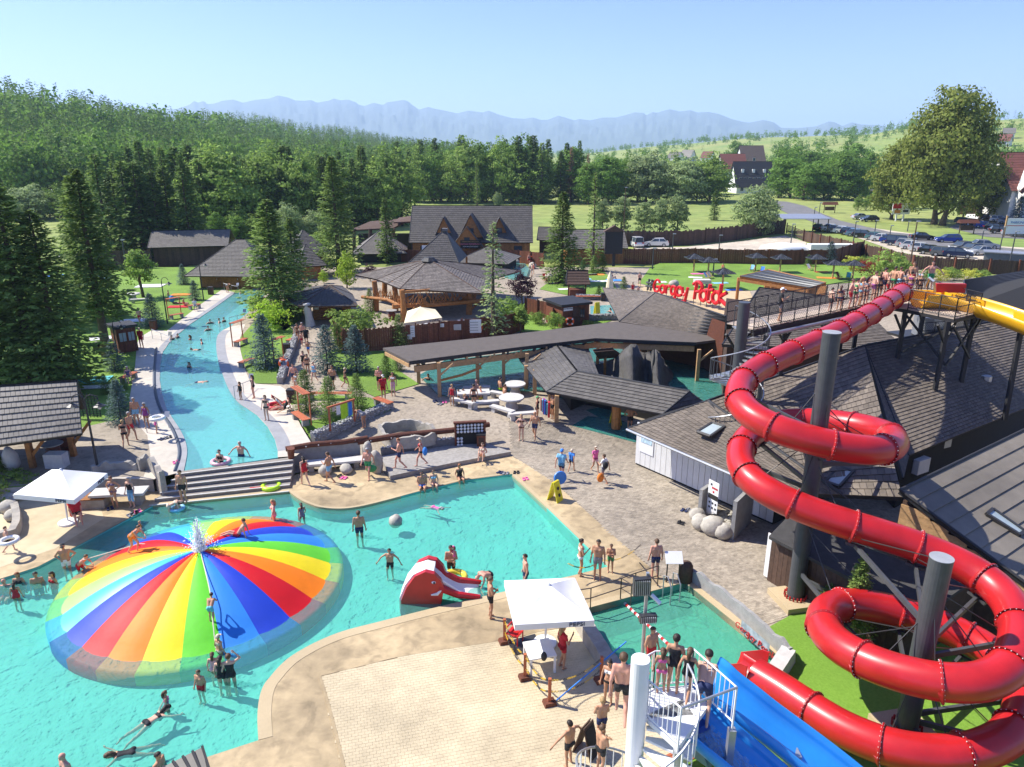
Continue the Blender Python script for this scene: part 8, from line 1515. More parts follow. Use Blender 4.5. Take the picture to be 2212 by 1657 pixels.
for i in range(3): chain(ct[i] + V(0, 0, .95), ct[i + 1] + V(0, 0, .95), 'yellow and black chain, upper strand of barrier section %s' % ('by the red chair', 'by the white table', 'by the spiral stair')[i]); chain(ct[i] + V(0, 0, .5), ct[i + 1] + V(0, 0, .5), 'yellow and black chain, lower strand of barrier section %s' % ('by the red chair', 'by the white table', 'by the spiral stair')[i])
c2_ = [at(1226, 1258), at(1298, 1246), at(1382, 1216)]; chain(c2_[0] + V(0, 0, .9), c2_[1] + V(0, 0, .8), 'yellow chain before the woman in white bikini'); chain(c2_[1] + V(0, 0, .8), c2_[2] + V(0, 0, .9), 'yellow chain rising to the post on the paving edge'); o = MB().tube([at(1382, 1216), at(1382, 1216, 1.0)], .025, 6).build('barrier_post', m_frame); tag(o, 'thin metal post holding the yellow chain', 'post')
tag(MB().tube([at(1202, 1513, .05), at(1353, 1386, 1.2)], .025, 8).build('cleaning_pole', M('vinyl_blue', CC['blue'])), 'long blue cleaning pole leaning over the splash pool', 'pole')
rl = thing('footbridge_rail', 'brown steel handrails along the narrow deck by the splash pool', 'railing', at(1380, 1290)); m_brs = M('brown_steel', (.12, .09, .07), .4, .1, metal=.3)
for pts in ([(1250, 1322), (1275, 1318), (1340, 1296), (1362, 1310)], [(1340, 1296), (1371, 1284), (1420, 1268)]):
 ps = [at(a, b - 2, 0) for a, b in pts]
 for z in (.5, .95): MB().tube([p + V(0, 0, z) for p in ps], .022, 6).build('rail', m_brs, rl)
 for p in ps: MB().tube([p, p + V(0, 0, .95)], .025, 6).build('post', m_brs, rl)
for a, b in ((1432, 1278), (1452, 1272)): p = at(a, b); MB().tube([p - V(0, 0, .3), p + V(0, 0, .75), p + V(.1, -.25, .85), p + V(.2, -.5, .5), p + V(.2, -.5, -.4)], .025, 6).build('ladder_rail', m_steel, rl)
inf = thing('info_stand', 'tilted white information board on steel legs', 'sign', at(1452, 1262)); p = at(1452, 1258); MB().slab([p + V(-.35, -.2, 1.0), p + V(.35, -.2, 1.0), p + V(.35, .2, 1.35), p + V(-.35, .2, 1.35)], .05).build('board', m_white, inf); [MB().tube([p + V(s, 0, 0), p + V(s, 0, 1.1)], .03, 6).build('leg', m_frame, inf) for s in (-.25, .25)]
o = MB().lathe([(.3, 0), (.28, .7), (.2, .85), (.05, .9)], at(1480, 1254), 12).build('wooden_bollard', m_wood3, smooth=True); tag(o, 'thick wooden bollard at the splash pool corner', 'bollard')
lr = thing('lane_rope', 'red and white float rope across the splash pool', 'rope', at(1390, 1340, -.28)); a, b = at(1344, 1298, -.24), at(1450, 1398, -.24); MB().tube([a, b], .012, 5).build('cord', m_rope, lr)
fl_ = [MB().lathe([(.02, -.05), (.06, -.03), (.06, .03), (.02, .05)], (0, 0, 0), 8).mesh('float', c) for c in (m_redp, m_white)]
for i in range(44): f = link('float', fl_[(i // 2) % 2], lr); f.location = lerp(a, b, (i + .5) / 44); f.rotation_euler = (1.57, 0, math.atan2((b - a).y, (b - a).x) + 1.57)
fd = thing('floodlight_mast', 'grey mast with two floodlights and a camera above the splash pool', 'light', V(3.3, 15.2, 0)); q = V(3.28, 15.2, 0); MB().tube([q, q + V(0, 0, 7.3)], .045, 8).build('mast', m_steel, fd)
for dz, s, nm in ((7.0, -.15, 0), (6.1, .05, 1)): h_ = MB().box(q + V(s, -.12, dz), (.42, .14, .46 if nm == 0 else .2), .15).build('floodlight', m_frame, fd); [MB().box(q + V(s - .17 + k * .048, -.21, dz), (.02, .05, .4 if nm == 0 else .16), .15).build('cooling_fin', m_steel, h_, local=True) for k in range(8)]
MB().tube([q + V(.1, -.1, 6.75), q + V(.3, -.25, 6.6)], .05, 8).build('camera', m_white, fd)
def aframe(a, b, lb, rz, col=(.85, .75, .03), h_=1.05, txt=True):
 p = on(a, b); o = thing('wet_floor_sign' if txt else 'sandwich_board', lb, 'sign', p, rz); m_ = M('sign_yellow', col, .5) if txt else m_wood3
 for s in (-1, 1): pn_ = MB().hexa([V(-.27, s * .3, 0), V(.27, s * .3, 0), V(.27, s * .33, 0), V(-.27, s * .33, 0)], [V(-.25, s * .02, h_), V(.25, s * .02, h_), V(.25, s * .05, h_), V(-.25, s * .05, h_)]).build('panel', m_, o, local=True)
 if txt: [MB().cyl((0, 0, 0), .09, .01, 12).build('pictogram', m_black, o, local=True).__setattr__('matrix_local', Matrix.Translation((0, -.36 + .27 * z, z)) @ Matrix.Rotation(1.3, 4, 'X')) for z in (.35, .7)]
 else: MB().hexa([V(-.22, -.35, .1), V(.22, -.35, .1), V(.22, -.34, .1), V(-.22, -.34, .1)], [V(-.21, -.09, .95), V(.21, -.09, .95), V(.21, -.08, .95), V(-.21, -.08, .95)]).build('chalkboard', m_dark, o, local=True)
aframe(1199, 1080, 'yellow wet-floor sign on the tan deck strip', .9); aframe(1329, 917, 'yellow wet-floor sign in the shade by the wading pool', .5); aframe(1289, 684, 'yellow wet-floor sign by the swim pool', .4, h_=1.5); aframe(1266, 1625, 'brown sandwich board beside the white spiral stair', .9, txt=False)
# concrete stair entrance with notice board
se = thing('stair_entrance', 'two rough concrete slabs flanking the spiral stair entrance', 'wall', at(1570, 1150))
for pts, h_ in (([(1510, 1112), (1530, 1098)], 1.4), ([(1580, 1166), (1618, 1126)], 2.0)): a, b = px(pts); MB().beam(a + V(0, 0, h_ / 2 - .05), b + V(0, 0, h_ / 2 - .05), .18, h_).build('slab', m_conc, se)
nb2 = thing('rules_board', 'white rules board with pictograms at the spiral stair', 'sign', at(1537, 1120)); a, b = at(1525, 1110), at(1546, 1122); d = (b - a).normalized(); bd_ = MB().hexa([a + V(0, -.05, .3), b + V(0, -.05, .3), b + V(0, 0, .3), a], [a + V(0, -.05, 1.9), b + V(0, -.05, 1.9), b + V(0, 0, 1.9), a + V(0, 0, 1.9)]).build('board', m_white, nb2); n_ = V(d.y, -d.x, 0)
for i, (t, z, c) in enumerate([(.25, 1.7, m_black), (.4, 1.55, m_redp), (.6, 1.55, m_redp), (.8, 1.55, m_redp), (.5, 1.35, m_redp), (.2, .75, m_black), (.5, .75, m_black), (.8, .75, m_black), (.2, .5, m_black), (.5, .5, m_black), (.8, .5, m_black)]): MB().box(lerp(a, b, t) + V(0, -.06, z), (.1, .012, .1), math.atan2(d.y, d.x)).build('pictogram', c, bd_)
MB().box(lerp(a, b, .5) + V(0, -.06, 1.08), ((b - a).length * .95, .012, .25), math.atan2(d.y, d.x)).build('text_band', m_dark, bd_)
# lifebuoys
def buoy(a, b, z, lb, y=None): p = at(a, b, z) if y is None else aty(a, b, y); o = thing('lifebuoy', lb, 'lifebuoy', p); MB().torus(p, .33, .085, 24, 8, 'y').build('ring', M('orange_red', (.75, .1, .02), .5), o, smooth=True); [MB().box(p + V(math.cos(t) * .33, 0, math.sin(t) * .33), (.14, .2, .14)).build('band', m_white, o) for t in (.78, 2.35, 3.93, 5.5)]
buoy(1231, 694, 1.6, 'lifebuoy on the first-aid hut wall', on(1214, 710).y - .15); buoy(1736, 1250, 1.1, 'lifebuoy on the dark shed by the pillar', at(1700, 1290).y); buoy(1033, 708, 1.6, 'lifebuoy on the brown fence behind the larch', on(1033, 733).y - .2); buoy(1148, 559, 1.8, 'lifebuoy on the red fence by the round pool', gnd(1148, 572).y - .3); buoy(613, 786, 1.5, 'lifebuoy on the tall frame bench')
# notices on the plank fence
fy = lambda x: on(x, 764 - (x - 748) * .11).y - .15
for x, y, w_, h_, lb in [(887, 716, .7, 1.0, 'no-smoking notice on the brown plank fence'), (948, 703, .9, .3, 'small white plate on the brown plank fence'), (1014, 705, 2.1, 1.2, 'large pale price board on the brown plank fence'), (979, 707, 1.4, .5, 'stone-like name plate on the brown plank fence'), (880, 728, .8, .4, 'pale plate below the no-smoking notice')]:
 p = aty(x, y, fy(x)); o = thing('notice_board', lb, 'sign', p); MB().box(p, (w_, .04, h_), R(4)).build('board', m_white if 'stone' not in lb else m_lconc, o); [MB().box(p + V(0, -.03, h_ * (.3 - k * .2)), (w_ * .75, .012, h_ * .06), R(4)).build('text_line', m_steel, o) for k in range(4)]
mpb = thing('map_board', 'white site map board on the red fence of the spa house', 'sign', gnd(925, 568)); p = aty(925, 541, gnd(925, 568).y - .3); MB().box(p, (1.9, .05, 1.5)).build('board', m_white, mpb); [MB().box(p + V(dx_, -.04, dz_), (.35, .012, .25), .3).build('map_patch', c, mpb) for dx_, dz_, c in ((-.4, .2, m_wood), (.1, .35, m_tile3), (.3, -.1, m_wood2), (-.2, -.3, m_steel), (.45, .3, m_wood4))]
# lamps
def lamp(lb, base, top, arms=1):
 b = Vector(base); o = thing('street_lamp', lb, 'lamp', b); h_ = top; MB().tube([b, b + V(0, 0, h_)], [.07, .045], 8).build('pole', m_black, o)
 for s in ((-1, 1) if arms == 2 else (1,)): MB().tube([b + V(0, 0, h_ - .3)] + [b + V(s * (.35 - .35 * math.cos(t)), 0, h_ + .35 * math.sin(t) * 1.1) for t in (.4, 1., 1.6, 2.2, 2.9)], .025, 6).build('arm', m_black, o); sh_ = MB().lathe([(.05, .22), (.09, .12), (.3, 0), (.28, -.01)], b + V(s * .7, 0, h_ - .25), 14).build('lamp_shade', m_frame, o); MB().lathe([(.05, .08), (.11, 0), (.06, -.12)], b + V(s * .7, 0, h_ - .3), 10).build('bulb_glass', m_lconc, sh_, local=True)
lamp('black two-armed lamp post beside the tiled shed', at(212, 1016, UP), 3.9, 2); lamp('black curved lamp post on the lazy pool lawn', at(362, 699, UP), 4.2); lamp('curved lamp over the lifeguard kiosk', at(255, 772, UP), 2.8); lamp('curved lamp at the bath hut corner', at(440, 648, UP), 4.2)
# rails at the lazy pool
m_sr = m_steel
for pts, lb in [([(330, 732), (370, 742)], 'steel entry rail of the lazy pool by the kiosk'), ([(318, 935), (365, 924)], 'steel entry rail of the lazy pool in the shade'), ([(508, 862), (545, 838)], 'steel entry rail at the white deck steps'), ([(485, 628), (515, 630)], 'steel entry rail at the bath hut end'), ([(497, 706), (530, 690)], 'steel entry rail at the bend')]:
 a, b = px(pts, UP); o = thing('entry_rail', lb, 'railing', a); MB().tube([a, a + V(0, 0, .9), b + V(0, 0, .6), b - V(0, 0, .3)], .025, 6).build('rail', m_sr, o); MB().tube([lerp(a, b, .5), lerp(a, b, .5) + V(0, 0, .75)], .022, 6).build('post', m_sr, o); MB().slab([b + V(-.15, -.1, .75), b + V(.15, -.1, .75), b + V(.15, .1, 1.05), b + V(-.15, .1, 1.05)], .03).build('notice', m_steel, o)
for a, b, lb in [(142, 972, 'wooden barrel table under the shed roof edge'), (119, 992, 'wooden barrel table next to the shed brace'), (847, 690, 'wooden barrel below the pavilion railing')]:
 p = at(a, b, UP); o = thing('barrel_table', lb, 'barrel', p); MB().lathe([(.3, 0), (.38, .45), (.3, .9)], p, 14).build('barrel', m_wood2, o, smooth=True); MB().cyl(p + V(0, 0, .9), .55, .05, 18).build('table_top', m_conc, o); [MB().torus(p + V(0, 0, z), .355, .015, 18, 4).build('hoop', m_frame, o) for z in (.25, .65)]
rock('standing_stone', 'tall pale standing stone under the tiled shed', at(27, 1012, UP), (.45, .35, .7), m_lconc, 44); tag(MB().box(at(125, 1008, UP) + V(0, 0, .4), (1.0, .6, .8)).build('stone_block', m_lconc), 'pale stone block beside the white parasol', 'block')
lt = thing('lattice_screen', 'dark arched lattice screen beside the tiled shed', 'trellis', at(190, 900, UP)); q = at(190, 905, UP)
for i in range(9): MB().beam(q + V(-.9 + i * .22, 0, .1), q + V(-.9 + i * .22, 0, 1.5 + .25 * math.sin(i / 8 * 3.14)), .03).build('slat', m_black, lt); MB().beam(q + V(-.9, 0, .2 + i * .17), q + V(.9, 0, .2 + i * .17), .03).build('slat', m_black, lt)
stp = thing('baby_stroller', 'black baby stroller on the west lawn under the trees', 'stroller', at(214, 763, UP)); q = at(214, 763, UP); MB().ball(q + V(0, 0, .75), .32, 10, 7, (1, .8, .9)).build('hood', m_black, stp, smooth=True); MB().box(q + V(0, -.1, .5), (.4, .6, .25)).build('seat', m_frame, stp); [MB().torus(q + V(sx_ * .25, sy_ * .3, .14), .12, .03, 12, 5, 'x').build('wheel', m_black, stp) for sx_ in (-1, 1) for sy_ in (-1, 1)]; MB().tube([q + V(-.2, -.3, .6), q + V(-.2, -.55, 1.0), q + V(.2, -.55, 1.0), q + V(.2, -.3, .6)], .02, 5).build('handle', m_frame, stp)
lw_ = thing('log_well', 'toy log well with pitched plank roof on the lawn', 'well', on(1246, 640)); q = on(1246, 640); MB().box(q + V(0, 0, .45), (1.8, 1.5, .9)).build('crib', m_wood2, lw_); roof(lw_, [(q + V(-1.4, -1.2, 1.6), q + V(1.4, -1.2, 1.6), q + V(1.2, 0, 3), q + V(-1.2, 0, 3)), (q + V(1.4, 1.2, 1.6), q + V(-1.4, 1.2, 1.6), q + V(-1.2, 0, 3), q + V(1.2, 0, 3))], m_wood3, 'c', .1, .35); [post(lw_, q + V(s, 0, 0), 2.4, .14, m_wood2) for s in (-1, 1)]
sgr = thing('stone_grill', 'pale stone barbecue block on the sunbathing lawn', 'grill', on(1516, 620)); q = on(1516, 620); MB().box(q + V(0, 0, .7), (2.0, 1.1, .5)).build('top', m_lconc, sgr); [MB().box(q + V(s * .75, 0, .25), (.4, 1.0, .6)).build('leg', m_lconc, sgr) for s in (-1, 1)]
# sandals
sl0 = MB().box((-.07, 0, .02), (.09, .26, .03)).box((.07, .04, .02), (.09, .26, .03), .15).box((-.07, .05, .05), (.09, .04, .04)).box((.07, .09, .05), (.09, .04, .04)); sm = [sl0.mesh('sandal', cloth(c)) for c in ('black', 'pink', 'navy', 'grey')]
for i, (a, b, lb) in enumerate([(735, 1030, 'beside the egg-shaped boulder'), (742, 1034, 'in front of the egg-shaped boulder'), (238, 1100, 'between table and pool edge'), (282, 1114, 'in the row on the west pool edge'), (290, 1110, 'in the row near the west pool edge'), (298, 1107, 'in the row by the wide steps'), (1080, 1022, 'at the pool corner'), (1092, 1024, 'at the pool corner edge'), (1115, 1022, 'near the pool corner stone'), (1135, 1036, 'on the tan deck strip'), (1478, 1104, 'near the notice board'), (1490, 1104, 'beside the notice board boulders'), (1472, 1131, 'alone on the paving'), (960, 870, 'under the pergola by the picnic tables'), (940, 868, 'at the pergola post'), (950, 874, 'in the heap by the pergola post'), (660, 940, 'on the island lawn by the stone'), (380, 1000, 'on the shaded deck by the gutter'), (348, 950, 'in the pile by the shaded rail'), (356, 948, 'in the pile beside the shaded rail'), (365, 946, 'at the end of the shaded pile')]):
 o = link('sandals', sm[i % 4]); o.location = (on(a, b) if b > 860 and a > 620 or b > 1030 else at(a, b, UP)) + V(0, 0, .01); o.rotation_euler = (0, 0, rng.uniform(-1, 1)); o.scale = (1.3,) * 3; tag(o, 'pair of %s sandals %s' % (('black', 'pink', 'navy', 'grey')[i % 4], lb), 'sandals')
for p, rz, c, lb, s in [(at(1297, 1032, .55), .3, 'orange', 'orange tote bag carried by the woman in white shirt', (.2, .12, .26)), (at(1308, 1005, 1.15), .2, 'black', 'black backpack on the woman in white shirt', (.16, .12, .2)), (at(918, 975, 1.35), .2, 'blue', 'blue backpack on the woman in hat', (.14, .14, .26)), (at(802, 1012, .55), .2, 'green', 'dark green bag carried past the boulders', (.3, .12, .22)), (at(371, 646, 1.3), 0, 'blue', 'blue bag beside the boy on the west lawn', (.3, .2, .4))]: o = MB().ball((0, 0, 0), 1, 10, 7, s).build('bag', cloth(c), smooth=True); o.location = p; o.rotation_euler = (0, 0, rz); tag(o, lb, 'bag')
# == road, car park, cars
def gsheet(name, pts, mat, dz): tag(MB().quad(*[gnd(a, b) + V(0, 0, dz) for a, b in pts]).build(name, mat, fix=True), kind='structure')
gsheet('car_park', [(1780, 492), (1870, 520), (1940, 545), (2030, 560), (2300, 580), (2300, 540), (2130, 531), (2010, 511), (1880, 492), (1815, 478)], m_dirt, .04); gsheet('yard', [(1360, 545), (1420, 548), (1560, 548), (1740, 545), (1742, 524), (1695, 509), (1600, 522), (1480, 534), (1370, 536)], m_dirt, .05); gsheet('upper_car_park', [(2050, 492), (2130, 512), (2300, 522), (2300, 455), (2180, 455), (2090, 470)], m_asph, .04)
gsheet('road', [(1660, 434), (1668, 445), (1700, 461), (1750, 478), (1810, 497), (1880, 512), (1960, 524), (2060, 538), (2300, 566), (2300, 548), (2130, 532), (2074, 518), (2009, 510), (1924, 502), (1874, 491), (1814, 477), (1779, 463), (1741, 446), (1700, 436)], m_asph, .07)
m_car = {k: M('car_paint_' + k, c, .25, .03, 2, coat=.6, metal=.2) for k, c in dict(white=(.75, .75, .74), black=(.015, .015, .018), silver=(.42, .43, .44), grey=(.14, .145, .15), blue=(.02, .06, .32), navy=(.02, .03, .08), teal=(.12, .25, .26), lblue=(.18, .28, .42)).items()}
m_rub = M('tyre_rubber', (.02, .02, .02), .9); m_lamp = M('headlamp_glass', (.7, .72, .74), .1); m_tail = M('tail_lamp_red', (.45, .01, .01), .3)
def car(kind):
 o = thing('car', 'x', 'car'); est = kind == 'estate'; van = kind == 'van'; L = 4.3 if not van else 4.6
 lo = [(-2.15, .28), (2.1, .28), (2.18, .55), (2.05, .78), (1.1, .95), (-2.05, .98), (-2.2, .6)]; up = {'hatch': [(1.1, .94), (.35, 1.45), (-1.3, 1.48), (-1.95, .97)], 'estate': [(1.1, .94), (.4, 1.45), (-1.7, 1.5), (-2.08, .97)], 'van': [(1.5, .94), (1.0, 1.75), (-2.1, 1.82), (-2.15, .97)], 'sedan': [(1.1, .94), (.4, 1.42), (-.9, 1.42), (-1.6, .97)]}[kind]
 def body_(pts, w0, w1, name, mat, k=None):
  z0, z1 = min(p[1] for p in pts), max(p[1] for p in pts); wv = lambda z: w0 + (w1 - w0) * (z - z0) / (z1 - z0); return MB().prismv([V(x, -wv(z), z) for x, z in pts], [V(x, wv(z), z) for x, z in pts]).build(name, mat, o, local=True)
 b = body_(lo, .86, .84, 'body', m_car['white']); body_(up, .82, .64, 'cabin', m_glass); t = [(x, z) for x, z in up]; rf = [(t[1][0] - .05, t[1][1] - .02), (t[1][0], t[1][1] + .03), (t[2][0], t[2][1] + .03), (t[2][0] - .03, t[2][1] - .02)]; body_(rf, .67, .64, 'roof_panel', m_car['white'])
 for xx in (t[0][0] - .05, (t[1][0] + t[2][0]) / 2, t[3][0] + .1):
  x1 = {t[0][0] - .05: t[1][0], t[3][0] + .1: t[2][0]}.get(xx, xx)
  for s in (-1, 1): MB().beam((xx, s * .825, .96), (x1, s * .655, t[1][1]), .09, .04).build('pillar', m_car['white'], o, local=True)
 for x in (-1.32, 1.32):
  for s in (-1, 1): w_ = MB().tube([V(x, s * .7, .32), V(x, s * .9, .32)], .32, 16).build('wheel', m_rub, o, local=True); MB().tube([V(x, s * .895, .32), V(x, s * .915, .32)], .2, 12).build('rim', m_steel, w_, local=True)
 for s in (-1, 1): MB().box((2.1, s * .62, .68), (.14, .36, .14)).build('headlight', m_lamp, o, local=True); MB().box((-2.12, s * .66, .82), (.14, .3, .2)).build('tail_light', m_tail, o, local=True)
 MB().box((2.16, 0, .42), (.06, .5, .12)).build('number_plate', m_white, o, local=True); return reg(o)
CARS = {k: car(k) for k in ('hatch', 'estate', 'van', 'sedan')}; used_c = set()
def put_car(kind, a, b, hd, col, lb):
 s = CARS[kind]; o = s if kind not in used_c else dup(s); used_c.add(kind); o.location = gnd(a, b) + V(0, 0, .06); o.rotation_euler = (0, 0, R(hd)); o['label'] = lb; o['group'] = 'parked cars'
 for c in [q for q in C.objects if q.parent == o] if o is s else o.children:
  if c.name.split('.')[0] in ('body', 'roof_panel', 'pillar'): setm(c, m_car[col])
bpy.context.view_layer.update()
rowA = [(1797, 500, 'hatch', 'white'), (1810, 503, 'hatch', 'grey'), (1823, 505, 'hatch', 'white'), (1838, 508, 'estate', 'navy'), (1851, 511, 'hatch', 'lblue'), (1866, 514, 'estate', 'black'), (1893, 519, 'hatch', 'teal'), (1906, 522, 'sedan', 'white'), (1926, 526, 'hatch', 'blue'), (1941, 531, 'van', 'navy'), (1962, 535, 'estate', 'silver'), (1972, 539, 'hatch', 'white'), (1992, 544, 'hatch', 'white'), (2013, 550, 'hatch', 'black'), (2040, 554, 'estate', 'grey'), (2068, 556, 'hatch', 'navy')]
lb_a = ['nearest the yard gate', 'second from the yard gate', 'third from the yard gate', 'with long roof, fourth from the gate', 'fifth from the yard gate', 'estate after the pale blue hatchback', 'behind the red shrub', 'saloon next to the teal car', 'before the parked van', 'with high roof, the only van in the row', 'estate after the van', 'next to the silver estate', 'by the dark fence pole', 'close to the fence bend', 'behind the hedge', 'last before the grey container']
for (a, b, k, c), l in zip(rowA, lb_a): put_car(k, a, b, -28 + rng.uniform(-4, 4), c, '%s car parked along the fence, %s' % (c.replace('lblue', 'pale blue'), l))
for a, b, k, c, hd, lb in [(1991, 519, 'sedan', 'black', -12, 'black saloon driving on the road'), (2047, 524, 'estate', 'blue', 168, 'blue estate driving on the road'), (1858, 474, 'sedan', 'silver', 8, 'silver saloon parked on the verge by the maple'), (1877, 479, 'hatch', 'black', 190, 'black car parked on the verge behind the silver saloon'), (2075, 541, 'hatch', 'grey', 200, 'grey small car across from the container'), (2098, 546, 'hatch', 'grey', 195, 'grey hatchback beside the small car'), (2125, 537, 'hatch', 'silver', -10, 'beige-silver car facing the lawn bank'), (2117, 551, 'sedan', 'silver', 190, 'silver saloon in front of the container'), (1372, 533, 'van', 'white', 100, 'white van parked by the dark meadow fence'), (1417, 533, 'hatch', 'white', 172, 'white hatchback on the gravel yard'), (1766, 499, 'hatch', 'black', 60, 'black car under the metal roof by the gate')]: put_car(k, a, b, hd, c, lb)
for i, (a, b) in enumerate([(2082, 484), (2104, 488), (2126, 493), (2148, 498), (2162, 505), (2188, 509), (2207, 512), (2135, 476), (2158, 480), (2176, 484), (2194, 487), (2208, 480), (2150, 468), (2172, 468), (2200, 470)]): c = ('navy', 'black', 'blue', 'black', 'black', 'white', 'grey', 'black', 'white', 'silver', 'white', 'grey', 'black', 'navy', 'black')[i]; put_car(('estate', 'hatch')[i % 2], a, b, -25 + rng.uniform(-5, 5), c, '%s car in the upper car park, %s' % (c, ('at its open end', 'second at the open end', 'beside the notice shelter', 'past the notice shelter', 'near the lawn bank', 'next to the parking board', 'behind the parking board', 'second row by the maple', 'second row, white pair start', 'second row, silver', 'second row beyond the silver one', 'second row end', 'back row by the trees', 'back row middle', 'back row near the gabled house')[i]))
ctn = thing('grey_container', 'long grey container shed beside the parking fence', 'container', gnd(2150, 575)); a, b = gnd(2120, 580), gnd(2260, 590); MB().beam(a + V(0, 0, 1.2), b + V(0, 0, 1.2), 2.6, 2.5).build('box', M('grey_sheet', (.16, .17, .18), .5), ctn); MB().beam(a + V(-.2, 0, 2.55), b + V(0, 0, 2.55), 2.9, .15).build('roof', m_steel, ctn)
# billboard, notice shelters, poles, parking board
bl_ = thing('billboard', 'roadside billboard with red and white poster beside the maple', 'billboard', gnd(1945, 478)); q = gnd(1945, 478); a, b = aty(1926, 463, q.y), aty(1968, 439, q.y); MB().box(((a.x + b.x) / 2, q.y, (a.z + b.z) / 2), (b.x - a.x, .2, b.z - a.z)).build('panel', m_white, bl_); pan = [(.25, .75, .5, .45, m_redp), (.3, .25, .35, .3, M('poster_orange', (.6, .25, .05), .6)), (.75, .3, .3, .2, m_black)]
for fx, fz, w_, h_, m_ in pan: MB().box((a.x + (b.x - a.x) * fx, q.y - .12, a.z + (b.z - a.z) * fz), ((b.x - a.x) * w_, .03, (b.z - a.z) * h_)).build('poster_patch', m_, bl_)
for s in (.3, .7): MB().box((a.x + (b.x - a.x) * s, q.y + .1, (q.z + a.z) / 2), (.3, .3, a.z - q.z + .2)).build('leg', m_white, bl_)
b2 = thing('wooden_billboard', 'brown picture billboard behind the maple trunks', 'billboard', gnd(2105, 472)); q = gnd(2105, 473); MB().box(q + V(0, 0, 3), (9, .3, 3.6)).build('panel', M('poster_brown', (.3, .19, .13), .7, .4, .6), b2); [post(b2, q + V(s, 0, 0), 1.4, .3, m_wood3) for s in (-3, 3)]
pk = thing('parking_board', 'white parking notice board at the lawn bank', 'sign', gnd(2190, 508)); q = gnd(2192, 513); MB().box(q + V(0, 0, 2.2), (4.6, .2, 3)).build('board', m_white, pk); l = letters('PARKING', .7, M('sign_blue', (.05, .2, .5), .5), pk, q + V(0, -.15, 2.9), 0); MB().box(q + V(0, -.12, 2.3), (4.2, .03, .12)).build('stripe', m_redp, pk); [post(pk, q + V(s, 0, 0), 4.2, .25, m_wood4) for s in (-2.3, 2.3)]
for a, b, lb in [(2087, 505, 'roofed notice shelter on the lawn bank beside the road'), (1791, 460, 'small roofed notice board on the verge')]:
 q = gnd(a, b); o = thing('notice_shelter', lb, 'shelter', q); MB().prismv([q + V(-2, -.8, 2.2), q + V(2, -.8, 2.2), q + V(2, 0, 2.9), q + V(-2, 0, 2.9)], [q + V(-2, .8, 2.2), q + V(2, .8, 2.2), q + V(2, 0, 2.95), q + V(-2, 0, 2.95)]).build('roof', m_wood2, o); [post(o, q + V(s, 0, 0), 2.4, .15, m_wood3) for s in (-1.5, 1.5)]; MB().box(q + V(0, 0, 1.2), (2.6, .1, 1)).build('board', m_wood3, o)
poles = [(1960, 606, 478, 'tall dark lighting pole rising from the shrubs'), (1706, 545, 484, 'thin lamp pole inside the gravel yard'), (1755, 495, 448, 'lamp pole at the yard gate'), (1766, 487, 438, 'second lamp pole by the yard gate'), (1888, 512, 476, 'lamp pole in the car row behind the fence'), (1920, 522, 487, 'slim lamp pole in the car row'), (1840, 545, 478, 'lamp pole at the fence corner'), (2118, 534, 497, 'camera pole at the car park bank'), (2158, 548, 490, 'dark pole by the parking board'), (2176, 592, 500, 'tall pole beside the container'), (1960, 500, 478, 'short pole on the verge below the billboard'), (1552, 550, 508, 'pole in the gravel yard'), (1452, 548, 505, 'slim pole before the white hatchback'), (1409, 582, 536, 'dark pole at the end of the lawn fence'), (1540, 595, 560, 'slim post among the sun shelters'), (1347, 505, 405, 'tall utility pole with camera behind the black board'), (275, 590, 518, 'lamp pole behind the west lawn')]
for a, b, t, lb in poles: q = gnd(a, b); z = aty(a, t, q.y).z; o = thing('lamp_pole', lb, 'pole', q); MB().tube([q, V(q.x, q.y, z)], [.11, .07], 7).build('mast', m_wood3 if z - q.z > 6 else m_char, o); MB().box((q.x + .15, q.y - .1, z), (.5, .25, .14)).build('lamp_head', m_steel, o)
bn_ = thing('lawn_stall', 'white tarp-covered pile and boards behind the lawn fence', 'pile', gnd(1700, 548)); q = gnd(1695, 552)
rg = random.Random(4); mb = MB().ball((0, 0, 0), 1, 14, 8, (4.2, 2.2, 1.1)); mb.v = [tuple(Vector(v) * (1 + .2 * mnoise.noise(Vector(v) * .8))) for v in mb.v]; o = mb.build('tarp', m_white, bn_, smooth=True, local=True); o.location = (0, 1, .6); MB().box((8, 0, .8), (9, 1.8, 1.6)).build('box', m_white, bn_, local=True)
for i in range(9): MB().beam((-6 + rg.random() * 3, rg.uniform(-1, 1), .2 + i * .08), (-3 + rg.random() * 2, rg.uniform(-1, 1), .3 + i * .08), .25, .08).build('board', m_wood4, bn_, local=True)
gr_ = thing('metal_carport', 'flat grey metal roof over the yard gate', 'carport', gnd(1725, 500)); q = gnd(1722, 502); MB().slab([q + V(-4, -2, 3), q + V(6, -2, 3), q + V(6, 4, 3.5), q + V(-4, 4, 3.5)], .15).build('roof', m_steel, gr_); [post(gr_, q + V(x, y, 0), 3, .15, m_wood3) for x in (-3.6, 5.6) for y in (-1.6, 3.4)]
